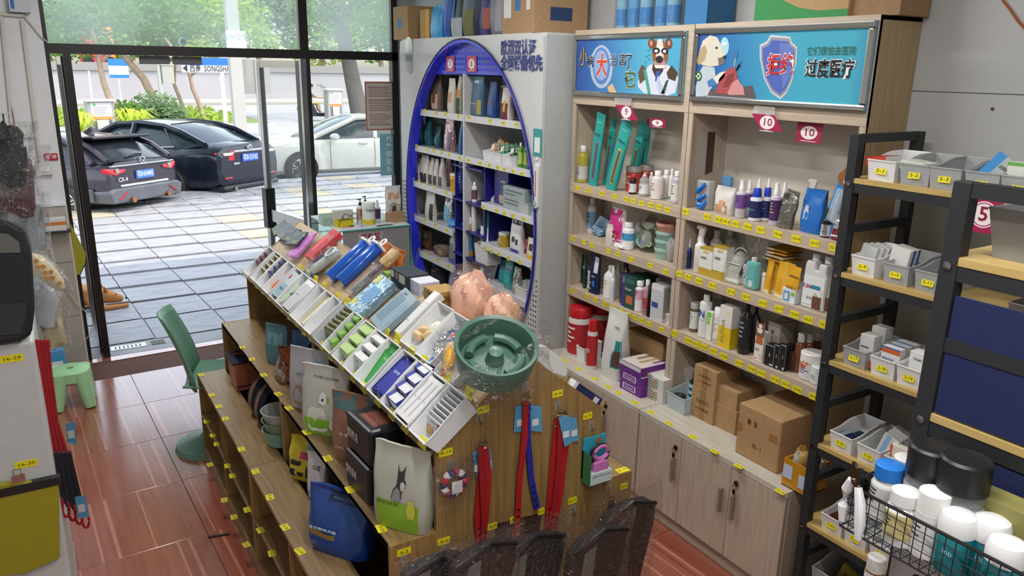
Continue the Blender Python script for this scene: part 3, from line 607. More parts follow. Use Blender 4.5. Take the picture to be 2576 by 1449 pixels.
text(sg, '打包区', .062, frame(V((q.x, ky0 - .0005, q.z)) - V(pc.location), (1, 0, 0), (0, 0, 1)), '8c1d2c', .02, fit=.155)
B().box(kx0 + .01, kx1 - .01, ky0 + .02, ky1 - .01, .1, .12).box(kx0 + .01, kx1 - .01, ky0 + .02, ky1 - .01, .55, .565).build('inner_shelf', mt('c4ccc9', 's'), pc); B().box(kx0, kx1, ky0, ky1, 0, .1).build('plinth', mt('707274', 's'), pc)

# ================================================================ GONDOLA
GX = 1.24; GY0, GYM, GY1 = 1.94, 3.17, 4.40
SA = atan2(1.23 - 1.10, 1.075 - .91)
SEX, SEY, SEZ = V((0, -1, 0)), V((cos(SA), 0, sin(SA))), V((-sin(SA), 0, cos(SA)))
SROT = Matrix((SEX, SEY, SEZ)).transposed()
SP0 = V((.905, 0, 1.09))           # lower edge of the sloped board
HOUSE = [(.765, 0), (.765, .82), (.921, .82), (.921, 1.105), (GX, 1.362), (1.559, 1.105), (1.559, .82), (1.713, .82), (1.713, 0)]
def gondola(label, y0, y1, near):
    g = thing('display_gondola', label, 'shelf', (GX, (y0 + y1) / 2, 0), 0, 'stepped oak gondola sections')
    G = lambda nm, a, m, p=None, bv=.001: B().box(*a).build(nm, m, p or g, bevel=bv)
    for y in (y0, y1 - .018): B().prism(HOUSE, lambda u, v, d: (u, d, v), y, y + .018).build('end_panel', W_OAKV, g, bevel=.001)
    for s in (-1, 1):
        xa, xb = sorted((GX + s * .475, GX + s * .12)); G('step_board', (xa, xb, y0 + .018, y1 - .018, .802, .82), W_OAKH)
        e = GX + s * .475; G('board_edge', (min(e, e - s * .004), max(e, e - s * .004), y0 + .018, y1 - .018, .801, .821), mt('5a4630', 's'))
        m0 = [(GX + s * .335, 1.09), (GX + s * .33, 1.078), (GX, 1.345), (GX, 1.36)]
        B().prism(m0, lambda u, v, d: (u, d, v), y0 + .018, y1 - .018).build('slope_board', wood('slope_pale', 'b09a78', 'c2ab88', (9, .6, 9)) if near else W_SLOPE, g)
        for q in (0, .205):
            b0 = V((GX + s * .335, 0, 1.09)); up = V((-s * cos(SA), 0, sin(SA))); nn = V((s * sin(SA), 0, cos(SA)))
            c0 = b0 + up * q; poly = [c0, c0 + up * .008, c0 + up * .008 + nn * .03, c0 + nn * .03]
            B().prism([(c_.x, c_.z) for c_ in poly], lambda u, v, d: (u, d, v), y0 + .018, y1 - .018).build('tray_ledge', W_OAKH, g)
    G('core_panel', (GX - .008, GX + .008, y0 + .018, y1 - .018, 0, 1.3), W_OAKV); G('floor_board', (.765, 1.713, y0 + .018, y1 - .018, .05, .068), W_OAKH)
    G('middle_board', (.98, 1.5, y0 + .018, y1 - .018, .55, .566), W_OAKH)
    return g
W_SLOPE = wood('slope_pale', 'b09a78', 'c2ab88', (9, .6, 9))
GF = gondola('stepped oak gondola section by the door with sloping trays', GYM + .002, GY1, 0)
GN = gondola('stepped oak gondola section with hanging leashes on its end panel', GY0, GYM - .002, 0)
def lowunit(label, y0, y1, s):
    xa, xb = sorted((GX + s * .63, GX + s * .478))
    u = thing('low_shelf_unit', label, 'shelf', ((xa + xb) / 2, (y0 + y1) / 2, 0), 0, 'low cubby units beside the gondola')
    G = lambda nm, a, m: B().box(*a).build(nm, m, u, bevel=.001)
    xi = xb if s < 0 else xa
    G('top_board', (xa, xb, y0, y1, .525, .543), W_OAKH)
    for y in (y0, y1 - .016): G('side_panel', (xa, xb, y, y + .016, 0, .525), W_OAKV)
    ym = (y0 + y1) / 2 + .0; G('divider', (xa, xb, ym - .008, ym + .008, .08, .525), W_OAKV)
    for z in (.085, .3):
        G('shelf', (xa, xb, y0 + .016, ym - .008, z - .014, z), W_OAKH); G('shelf', (xa, xb, ym + .008, y1 - .016, z - .014, z), W_OAKH)
    xf = xa if s < 0 else xb
    G('toe_board', (min(xf, xf - s * .016), max(xf, xf - s * .016), y0 + .016, y1 - .016, 0, .07), W_OAKH); G('back_panel', (min(xi, xi + s * .006), max(xi, xi + s * .006), y0 + .016, y1 - .016, 0, .525), mt('6d5538', 's'))
    return u
LF = lowunit('low oak cubby unit by the green chair with yellow shelf tags', GYM + .002, GY1 - .005, -1)
LN = lowunit('low oak cubby unit at the end holding the blue dog food bag', GY0, GYM - .002, -1)
def ztag(u, lst, z, X=None, w_=.045, h_=.03, ex=EX, ey=(1, 0, 0)):
    for s, px, py in lst:
        p = atz(px, py, z); price_tag(u, s, (p.x, p.y, z + .0005), ex, ey, w_, h_, tilt=random.uniform(-.15, .15))
q = lambda l: zt(480, 860, 2.46, l)
ztag(LF, q([('2-1', 64, 205), ('2-2', 130, 330), ('2-3', 172, 400), ('2-4', 213, 477), ('2-5', 313, 665)]), .543); ztag(LN, q([('2-7', 400, 803), ('2-8', 489, 963), ('2-9', 584, 1148), ('2-10', 676, 1297)]), .543)
ztag(LF, q([('2-12', 98, 494), ('2-13', 137, 580), ('2-14', 161, 633), ('2-15', 228, 768), ('2-17', 259, 830), ('2-18', 349, 1040)]), .3); ztag(LF, q([('2-20', 119, 761), ('2-21', 207, 980), ('2-29', 267, 1085), ('2-31', 343, 1256)]), .085)
ztag(LN, q([('2-19', 431, 1167), ('2-22', 502, 1310)]), .3)
ztag(GF, q([('13-45', 320, 35), ('13-46', 378, 108), ('13-47', 450, 206), ('13-48', 541, 324)]), .82, h_=.028); ztag(GN, q([('13-49', 607, 412), ('13-51', 716, 561)]), .82, h_=.028)
ztag(GN, zt(480, 1000, 3.2266, [('13-52', 1110, 496), ('13-53', 1295, 748), ('13-54', 1545, 1065)]), .82, h_=.03)
def slope_tags(lst, q_, start, p='13-'):
    b0 = SP0 + SEY * q_
    for k, (px, py) in enumerate(lst):
        pt = atx(px, py, b0.x - .012); g = GF if pt.y > GYM else GN
        price_tag(g, p + str(start + k), (b0.x - .012, pt.y, pt.z), EX, (.35, 0, 1), .05, .034, tilt=random.uniform(-.12, .12))
LOWT = [(631, 701), (647, 717), (662, 731), (678, 746), (696, 762), (712, 777), (729, 796), (749, 812), (766, 833), (784, 848), (811, 870), (833, 895), (861, 920), (889, 948), (917, 975), (953, 1008), (987, 1042), (1021, 1074), (1064, 1113)]
UPT = [(755, 674), (774, 688), (795, 702), (816, 719), (849, 745), (874, 758), (907, 782), (939, 815), (972, 834), (1001, 851), (1037, 884), (1068, 907), (1125, 945), (1180, 989)]
slope_tags(LOWT, 0, 22); slope_tags(UPT, .205, 7)
# end panel tags
for s, px, py, w_ in (('A-1', 1215, 1030, .042), ('A-14', 1121, 1138, .046), ('A-3', 1320, 942, .04), ('A-4', 1402, 990, .04), ('A-15', 1478, 1046, .038), ('A-5', 1016, 1388, .046), ('A-6', 1116, 1361, .044), ('A-7', 1238, 1324, .036), ('A-9', 1294, 1306, .036), ('A-10', 1361, 1286, .026), ('A-11', 1440, 1259, .036), ('A-12', 1569, 1223, .034)):
    p_ = aty(px, py, GY0); price_tag(GN, s, (p_.x, GY0 - .0005, p_.z), (1, 0, 0), (0, 0, 1), w_, .024)
p_ = atz(1566, 1183, .82); price_tag(GN, 'A-17', (p_.x, p_.y, .8205), (1, 0, 0), (0, 1, 0), .05, .03)
pp = [aty(x, y, GY0) for x, y in ((1245, 1318), (1362, 1290), (1352, 1378), (1245, 1400))]
bd = B().add([(p_.x, GY0 - .001, p_.z) for p_ in pp], [(0, 1, 2, 3)]).build('dark_board', mt('2a1714', 's'), GN)
for x in (1265, 1288, 1335): p_ = aty(x, 1370, GY0); B().prism([(p_.x + .018 * cos(t), p_.z - .03 + .022 * sin(t)) for t in [k * pi / 8 for k in range(9)]] + [(p_.x - .018, p_.z - .06), (p_.x + .018, p_.z - .06)], lambda u, v, d: (u, d, v), GY0 - .003, GY0 - .001).build('cutout_shape', W_OAKV, bd)
# ================================================================ BLACK RACKS
def rack(label, x0, x1, y0, y1, along, zs, bars, ztop, corner=None):
    r = thing('steel_rack', label, 'rack', ((x0 + x1) / 2, (y0 + y1) / 2, 0), 0, 'black steel racks with pine boards')
    t = .036; M = mt('23262a', 's')
    for x in (x0, x1 - t):
        for y in (y0, y1 - t):
            p = B().box(x, x + t, y, y + t, 0, ztop).build('post', M, r, bevel=.002)
            for z in zs: B().lathe([(.009, 0), (.009, -.004), (.004, -.005)], 10, (x, y + t / 2, z - .02), 'x').build('bolt', mt('9c9c9c', 'c'), p)
    for z in zs:
        B().box(x0 + .002, x1 - .002, y0 + .002, y1 - .002, z - .018, z).build('shelf_board', W_RACK, r, bevel=.001)
        B().box(x0 + .004, x0 + .024, y0 + t, y1 - t, z - .05, z - .018).build('rail', M, r); B().box(x1 - .024, x1 - .004, y0 + t, y1 - t, z - .05, z - .018).build('rail', M, r)
        B().box(x0 + t, x1 - t, y0 + .004, y0 + .024, z - .05, z - .018).build('rail', M, r); B().box(x0 + t, x1 - t, y1 - .024, y1 - .004, z - .05, z - .018).build('rail', M, r)
    for z in bars + [ztop - .03]:
        if along == 'y':
            for y in (y0, y1 - t): B().box(x0 + t, x1 - t, y + .004, y + .03, z, z + .03).build('side_bar', M, r)
        else:
            for x in (x0, x1 - t): B().box(x + .004, x + .03, y0 + t, y1 - t, z, z + .03).build('side_bar', M, r)
    return r
RZ = (1.88, 1.54, 1.2, .857, .51, .17)
RB = [1.68, 1.335, .995, .68, .34]
RK1 = rack('black steel rack along the wall holding rows of white bins', 2.43, 2.82, .72, 1.735, 'y', RZ, RB, 2.03)
RK2 = rack('black steel rack end frame with navy panels and a wire basket', 1.55, 2.38, .46, .862, 'x', RZ, RB, 2.03)
for z0, z1 in ((1.545, 1.80), (1.205, 1.485), (.86, 1.14)): B().box(1.556, 1.564, .5, .822, z0, z1).build('navy_panel', mt('162150', 'm'), RK2)
p_ = [aty(x, y, .74) for x, y in ((2440, 500), (2509, 502), (2500, 583), (2440, 585))]
t = thing('number_card', 'magenta card with number 5 hanging in the rack', 'card', atx(2475, 540, 2.40)); 
cc = t.location; W5 = .1
B().box(cc.x - .001, cc.x + .001, cc.y - W5 / 2, cc.y + W5 / 2, cc.z - .055, cc.z + .055).build('card', mt(MAG, 's'), t)
for r_, hh, dz in ((.04, 'f0e6ea', 0), (.036, MAG, .0004), (.033, 'f0e6ea', .0008)): B().lathe([(r_, 0), (r_, -.0003)], 24, (cc.x - .0012 - dz, cc.y, cc.z), 'x').build('ring', mt(hh, 's'), t)
text(t, '5', .06, frame((-.0028, 0, 0), EX, EZ), '8a1040', .02)
# ================================================================ WHITE STAND BY THE DOOR AISLE
lc = thing('white_metal_cabinet', 'white metal cabinet with yellow 16-29 and 16-30 stickers', 'cabinet', (-.45, 3.3, 0))
LY = 2.95; b_ = aty(85, 852, LY)
lx = -.092; lz = aty(40, 862, LY).z
B().box(-.85, lx, LY, 3.75, .02, lz).build('body', mt('c3c6c6', 'p'), lc, bevel=.012); B().box(-.86, lx + .004, LY - .004, 3.76, 0, .06).build('base', mt('8d8d8a', 'p'), lc)
for s, px, py in (('16-29', 29, 902), ('16-30', 66, 1167)):
    p_ = aty(px, py, LY - .001); price_tag(lc, s, (p_.x, LY - .0005, p_.z), (1, 0, 0), (0, 0, 1), .068, .026)
# ================================================================ OUTSIDE
ZG=gz(20)
M_ASPH=plaster('asphalt','84848a',.9,30,.06); M_GND=plaster('pavement_base','8d8d92',.9,3,.05)
gb=B(); ys=[YF+.24,GY,20,30.5]
for k in range(3): gb.add([(-30,ys[k],gz(ys[k])-.008),(40,ys[k],gz(ys[k])-.008),(40,ys[k+1],gz(ys[k+1])-.008),(-30,ys[k+1],gz(ys[k+1])-.008)],[(0,1,2,3)])
gb=struct(gb.build('pavement',M_GND))
sla=math.atan(GS)
for i in range(-3,11):
    for j in range(0,15):
        x,y=.636+(i+.5)*.6-j*.036,6.785+(j+.5)*.605
        r=random.random(); o=tile_on(gb,(x,y),.59,.595,0,gz(y)+.001,T_SLABSUN if (r < .1 and j > 3) else T_SLAB,'paving_slab')
        if y-.3 > GY: o.rotation_euler=(-sla,0,GA)
        elif y+.3 > GY: o.rotation_euler=(-sla/2,0,GA)
road=struct(B().box(-60,80,44,80,ZG-.12,ZG-.06).build('road',M_ASPH))
for y in (47.2,50.6): B().box(-50,70,y,y+.14,ZG-.06,ZG-.055).build('lane_line',mt('dfe0e2','s'),road)
lane=struct(B().box(-60,80,30.5,36.2,ZG-.14,ZG-.02).build('road_1',M_ASPH)); B().box(-50,70,33.0,33.14,ZG-.02,ZG-.012).build('lane_line',mt('dfe0e2','s'),lane)
verge=struct(B().box(-60,9.4,36.2,44,ZG-.12,ZG+.06).build('ground',mt('5d6b3c','m'))); struct(B().box(9.4,80,36.2,44,ZG-.12,ZG-.04).build('road_2',M_ASPH))
struct(B().box(-60,9.4,36.05,36.2,ZG-.05,ZG+.1).build('kerb',mt('c9c9c4','s')))
struct(B().box(-60,80,55.6,57,ZG-.06,ZG+.12).build('sidewalk',mt('8d877c','s')))
fw=struct(B().box(-60,80,57,57.6,ZG,ZG+2.35).build('wall_far',plaster('far_concrete','918f92',.8,.4,.06)))
B().box(-60,80,56.9,57.65,ZG+2.1,ZG+2.6).build('coping',mt('7d7a76','m'),fw); B().box(-60,80,56.98,57,ZG,ZG+.3).build('stain_band',mt('a9a8aa','m'),fw)
def leafmat(name,ha,hb):
    m,nt,b=newmat(name); L=nt.links.new; N=nt.nodes.new; out=nt.nodes['Material Output']
    tc=N('ShaderNodeTexCoord'); no=N('ShaderNodeTexNoise'); no.inputs['Scale'].default_value=1.3; L(tc.outputs['Object'],no.inputs['Vector'])
    mx=N('ShaderNodeMix'); mx.data_type='RGBA'; L(no.outputs[0],mx.inputs[0]); mx.inputs[6].default_value=lin(ha)+[1]; mx.inputs[7].default_value=lin(hb)+[1]
    df=N('ShaderNodeBsdfDiffuse'); tl=N('ShaderNodeBsdfTranslucent'); ms=N('ShaderNodeMixShader'); ms.inputs[0].default_value=.45
    L(mx.outputs[2],df.inputs[0]); L(mx.outputs[2],tl.inputs[0]); L(df.outputs[0],ms.inputs[1]); L(tl.outputs[0],ms.inputs[2]); L(ms.outputs[0],out.inputs[0])
    return m
LG=[leafmat('leaf_deep','4a6e3a','7d9a4c'),leafmat('leaf_light','6f9440','b0bf5c'),leafmat('leaf_grey','5d7a58','8ea67a')]
M_BARK=plaster('bark','8a7868',.95,8,.16); M_BARKD=plaster('bark_dark','55504c',.95,14,.2)
def cloud(blobs,n,size,flat=1):
    b=B(); rnd=random.Random(len(blobs)*7+n)
    tot=sum(r[0]*r[1]*r[2] for _,r in blobs)
    for c,r in blobs:
        for _ in range(int(n*r[0]*r[1]*r[2]/tot)):
            d=V((rnd.gauss(0,1),rnd.gauss(0,1),rnd.gauss(0,1))).normalized()*(rnd.random() ** .45)
            p=V((c[0]+d.x*r[0],c[1]+d.y*r[1],c[2]+d.z*r[2])); s=size*rnd.uniform(.6,1.3)
            a=V((rnd.gauss(0,1),rnd.gauss(0,1),rnd.gauss(0,.6))).normalized()*s; e=a.cross(V((rnd.gauss(0,1),rnd.gauss(0,1),rnd.gauss(0,1)))).normalized()*s*.55
            b.add([p-a,p+e*.9,p+a,p-e*.9],[(0,1,2,3)])
    return b
def tree(name,label,px,py,path,rad,blobs,n,leaf,kind,bark=None,D=None,group='street trees beyond the parked cars'):
    p0=atz(px,py,ZG+.03)
    if D:
        d=ray(px,py); p0=CP+d*(D/d.y); p0.z=gz(D)
    k=mpp(p0); t=thing(name,label,'tree',p0,0,group)
    X_=CR.copy(); X_.z=0; X_.normalize()
    wp=lambda a,b,dy=0: V((0,0,0))+X_*((a-px)*k)+V((0,dy,(py-b)*k/.96))
    for br,rr in zip(path,rad): B().tube([wp(a,b_) for a,b_ in br],[rr*k*(1-.5*i/len(br)) for i in range(len(br))],9).build('trunk' if br is path[0] else 'branch',bark or M_BARK,t,smooth=True,w=0)
    o=cloud([(wp(a,b_,dy),(ra*k,ra*k*.8,rb*k)) for a,b_,ra,rb,dy in blobs],n,leaf*k,1).build('foliage',LG[kind],t,w=0); o['kind']='stuff'
    return t
tree('street_tree','slim pale trunk leaning behind the ticket machine with an airy crown',305,325,[[(305,325),(296,280),(284,250),(275,215),(272,190),(270,150),(262,90)],[(283,165),(310,140),(340,110)]],[9,5],[(200,120,90,55,0),(270,60,120,60,1),(330,130,60,30,0)],2600,7,0)
tree('street_tree','curving tree with a forked trunk beyond the black car',390,300,[[(392,305),(394,270),(385,235),(372,205),(355,185),(335,160),(305,135),(270,90)],[(350,165),(352,130),(380,60)]],[11,6],[(420,60,130,70,0),(330,30,110,60,2),(460,120,50,30,0)],3000,7,0)
tree('street_tree','thin tree with a narrow fork beside the utility box pole',466,290,[[(468,290),(455,245),(446,218),(440,190),(430,150),(425,90)],[(447,215),(455,160),(470,90)]],[5,3],[(480,90,80,45,0),(560,40,90,50,3)],1500,7,1)
tree('street_tree','small tree with spread branches below the street name board',515,308,[[(518,308),(505,262),(493,230),(488,195),(470,165),(440,120)],[(489,200),(520,178),(560,150)]],[6,4],[(520,140,60,25,0),(640,60,120,70,4),(700,110,70,40,3)],2400,7,1)
tree('street_tree','large dark trunked tree beyond the white car',905,292,[[(905,292),(898,250),(890,210),(880,150),(868,80),(860,20),(858,-60)],[(868,60),(820,25),(770,15),(720,30)],[(872,70),(910,20),(960,-20)]],[23,9,8],[(830,60,90,60,0),(960,50,110,70,0),(900,-40,160,60,0),(980,110,60,30,1)],3400,7,0,M_BARKD)
st_=thing('unseen_shade_tree','broad leafy tree added out of view to shade the parked cars','tree',(-3.2,15.5,gz(15.5)))  # unseen tree put in so its crown dapples the paving and cars
B().tube([(0,0,0),(.1,0,2),(.3,-.1,4),(.8,-.2,6)],[.3,.26,.22,.16],9).build('trunk',M_BARKD,st_,smooth=True,w=0)
B().tube([(.3,-.1,4),(2.5,-.4,5.6),(5.5,-.6,6.4)],[.16,.11,.05],8).build('branch',M_BARKD,st_,smooth=True,w=0)
o=cloud([((3,-2.2,6.6),(4.5,2.6,1.4)),((8.5,-1.8,6.8),(4.8,2.8,1.5)),((5,1,7.2),(6,3.0,1.5)),((-1,-2,7),(3,3,1.5)),((12,-1,7.6),(3.4,3.4,1.4))],9000,.2).build('foliage',LG[0],st_,w=0); o['kind']='stuff'
FT=[(120,4.6),(300,5.2),(480,4.6),(650,5.6),(820,5.0),(980,5.4)]
for i,(px,hh) in enumerate(FT):
    p=aty(px,150,62); t=thing('background_tree',['dense green tree above the wall near the shop pier','dense tree above the wall over the ticket machine','bushy tree above the wall over the utility box','tall grey green tree above the wall over the white column','bushy tree above the wall over the scooter rider','pale tree above the wall over the window notice'][i],'tree',(p.x,62+i % 3,ZG),0,'dense trees above the far wall')
    B().tube([(0,0,0),(.1,0,2),(0,.1,4.5)],[.3,.25,.15],8).build('trunk',M_BARK,t,w=0)
    o=cloud([((0,0,hh),(4.2,2,2.6)),((-2,0,hh+2.5),(3,2,2)),((2.2,.5,hh+1.6),(3,2,2.2))],2300,.3).build('foliage',LG[(i*2+2) % 3],t,w=0); o['kind']='stuff'
# grass and shrubs on the verge
gr=cloud([((x,40,ZG+.25),(2.4,3.6,.42)) for x in range(-6,9,3)],5200,.16).build('grass',LG[1]); tagp(gr,'bright green grass and ground cover on the roadside verge','grass',None,'stuff')
for i,(px,py,r,lb) in enumerate(((318,322,.95,'dark rounded shrub beside the ticket machine'),(395,316,1.25,'wide dark green shrub at the foot of the curving tree'),(425,315,.8,'small dark shrub beside the utility box pole'))):
    p=atz(px,py,ZG+.05); t=thing('shrub',lb,'shrub',p,0,'verge shrubs'); o=cloud([((0,0,r*.55),(r,r*.8,r*.6))],900,.11).build('foliage',LG[2 if i else 0],t,w=0); o['kind']='stuff'; B().tube([(0,0,0),(0,0,r*.6)],.04,6).build('stem',M_BARK,t,w=0)
for i,(px,py) in enumerate(((205,345),(235,338),(330,332),(345,330))):
    p=atz(px,py,ZG+.05); t=thing('grass_tuft',['yellow green grass clump by the shop door post','yellow green grass clump before the ticket machine','arching grass clump between the leaning trunk and dark shrub','smaller arching grass clump by the wide shrub'][i],'grass',p,0,'arching grass clumps'); b=B()
    for k in range(60):
        a=random.random()*6.28; l=random.uniform(.5,1.1); w_=.035; e=V((cos(a),sin(a),0)); s_=V((-sin(a),cos(a),0))*w_
        b.add([-s_,s_,e*l*.5+V((0,0,l*.8))+s_,e*l*.5+V((0,0,l*.8))-s_,e*l+V((0,0,l*.5))],[(0,1,2,3),(3,2,4)])
    o=b.build('blades',leafmat('grass_blade%d' % i,'9fb83a','c6d060'),t,w=0); o['kind']='stuff'
# ticket machines
def kiosk(label,px,py,wpx,hpx,rot):
    p=atz(px,py,ZG-.02); k=mpp(p); w_,h_=wpx*k,hpx*k; t=thing('ticket_machine',label,'ticket machine',p,rot,'parking ticket machines')
    Q=lambda nm,a,c,par=None,f='s': B().box(*a).build(nm,mt(c,f),par or t,w=0)
    Q('body',(-w_/2,w_/2,-.02,w_*.6,0,h_*.95),'8f8e8a'); Q('cap',(-w_*.55,w_*.55,-.1,w_*.65,h_*.95,h_),'b0b0ac'); Q('recess',(-w_*.36,w_*.36,-.03,-.02,.05,h_*.45),'5a5a66')
    Q('notice_panel',(-w_*.4,w_*.4,-.035,-.02,h_*.55,h_*.92),'aeaeb4'); Q('orange_band',(-w_*.4,w_*.4,-.04,-.02,h_*.48,h_*.55),'dd7838')
    s=Q('screen_box',(-w_*.22,w_*.22,-.09,-.02,h_*.22,h_*.46),'c3bda6'); Q('screen',(-w_*.15,w_*.15,-.095,-.09,h_*.3,h_*.4),'a9d4cc',s)
    for j in range(4): Q('print_line',(-w_*.3,w_*(.1+.05*j),-.037,-.035,h_*(.6+.06*j),h_*(.615+.06*j)),'77777f')
    B().lathe([(.05,-.037),(.05,-.04)],10,(-w_*.25,0,h_*.87),'y').build('green_dot',mt('4da04a','s'),t,w=0)
kiosk('ticket machine with orange band beyond the two dark cars',263,345,60,92,.15); kiosk('ticket machine with orange band beside the scooter rider',846,306,40,80,.1)
# posts and boards
def post(name,label,cat,base,top,r,col,D=None,sq=False,loc_only=False):
    p=atz(base[0],base[1],ZG); k=mpp(p); h=topz(p,top); t=thing(name,label,cat,p)
    (B().box(-r*k,r*k,-r*k,r*k,0,h-ZG) if sq else B().tube([(0,0,0),(0,0,h-ZG)],r*k,10)).build('shaft',mt(col,'s'),t,w=0)
    return t,p,k,h
t,p,k,h=post('white_column','thick white square column beyond the dark sedan','column',(606,346),-60,14,'9c9a94',sq=True)
B().box(-20*k,26*k,-20*k,-14*k,topz(p,125)-ZG,topz(p,78)-ZG).build('white_box',mt('cfd4d2','s'),t,w=0); text(t,'福州交警',.25,frame((0,-20.5*k,topz(p,95)-ZG),(1,0,0),(0,0,1)),'7a8484')
B().box(-15*k,15*k,-15*k,15*k,0,.3).build('foot',mt('b9b8b2','s'),t,w=0)
t,p,k,h=post('utility_pole','white pole carrying a grey utility box','pole',(414,318),150,5,'a5a5a2')
z0,z1=topz(p,210)-ZG,topz(p,163)-ZG; B().box(6*k,33*k,-8*k,8*k,z0,z1).build('box',mt('98978f','s'),t,w=0); B().box(4*k,35*k,-10*k,10*k,z1,z1+.05).build('box_lid',mt('deded8','s'),t,w=0)
t,p,k,h=post('street_sign','blue and white street name board on a steel pole','sign',(570,332),182,5,'c9c9c6')
z0,zm,z1=[topz(p,v)-ZG for v in (183,165,146)]
B().box(-92*k,30*k,-.06,.0,z0,zm).build('white_panel',mt('b8b9bc','s'),t,w=0); B().box(-90*k,28*k,-.05,.0,zm,z1).build('blue_panel',mt('1f5fc0','s'),t,w=0)
text(t,'◀ 西南  SONGSHAN',.3,frame((-30*k,-.066,(z0+zm)/2),(1,0,0),(0,0,1)),'20242a',.01,fit=1.9); B().tube([(-6*k,0,z0-.3),(0,0,z0)],.04,6).build('bracket',mt('c9c9c6','s'),t,w=0)
t,p,k,h=post('notice_board','large plain grey board on a white post beyond the glass door','board',(656,342),150,4,'a09e9a')
B().box(-50*k,34*k,.02,.1,topz(p,236)-ZG,topz(p,150)-ZG).build('board',mt('8a8a86','s'),t,w=0)
t,p,k,h=post('info_sign','blue and white notice board on a thin pole before the far wall','sign',(309,285),190,1.6,'d4d6d8')
z0,zm,z1=[topz(p,v)-ZG for v in (196,188,158)]; B().box(-20*k,24*k,-.05,0,zm,z1).build('white_panel',mt('dfe6ee','s'),t,w=0); B().box(-20*k,24*k,-.05,0,z0,zm).box(-20*k,24*k,-.051,0,z1-.15,z1+.2).build('blue_band',mt('2f7fd0','s'),t,w=0)
post('thin_white_post','thin white post before the far wall by the ticket machine','post',(234,266),178,2,'e8e8e6')
post('thin_white_post','thin white post between the notice board and far wall above the rider','post',(845,240),20,2,'d8d8d4')
t=thing('parked_truck','red and orange vehicle above the far wall behind the trees','vehicle',(*aty(250,165,58.5)[:2],ZG+2.3)); B().box(-1.0,.3,0,2,.3,2.2).build('red_body',mt('c8303a','p'),t,w=0); B().box(.5,1.0,0,2,.3,2.6).build('orange_panel',mt('d87c30','p'),t,w=0); B().box(.3,.5,0,2,.3,2.2).build('dark_gap',mt('3a3f5a','p'),t,w=0)
for x in (-.6,.7): B().lathe([(.35,-.1),(.35,.15)],12,(x,0,.3),'y').build('wheel',mt('1c1c1c','p'),t,w=0)
# security dome camera on the upper pane is outside the glass
t=thing('dome_camera','small white round camera fixed above the shop door','camera',aty(461,104,YF+.12)); B().lathe([(.028,0),(.03,.02),(.028,.05)],14,(0,0,0),'y').build('housing',mt('c9ced0','p'),t,w=0,smooth=True); B().lathe([(.018,-.012),(.02,0)],12,(0,0,0),'y').build('lens',mt('141618','g'),t,w=0)
B().tube([(0,.04,0),(0,.04,-.09)],.008,6).build('stem',mt('9a9ea0','p'),t,w=0)
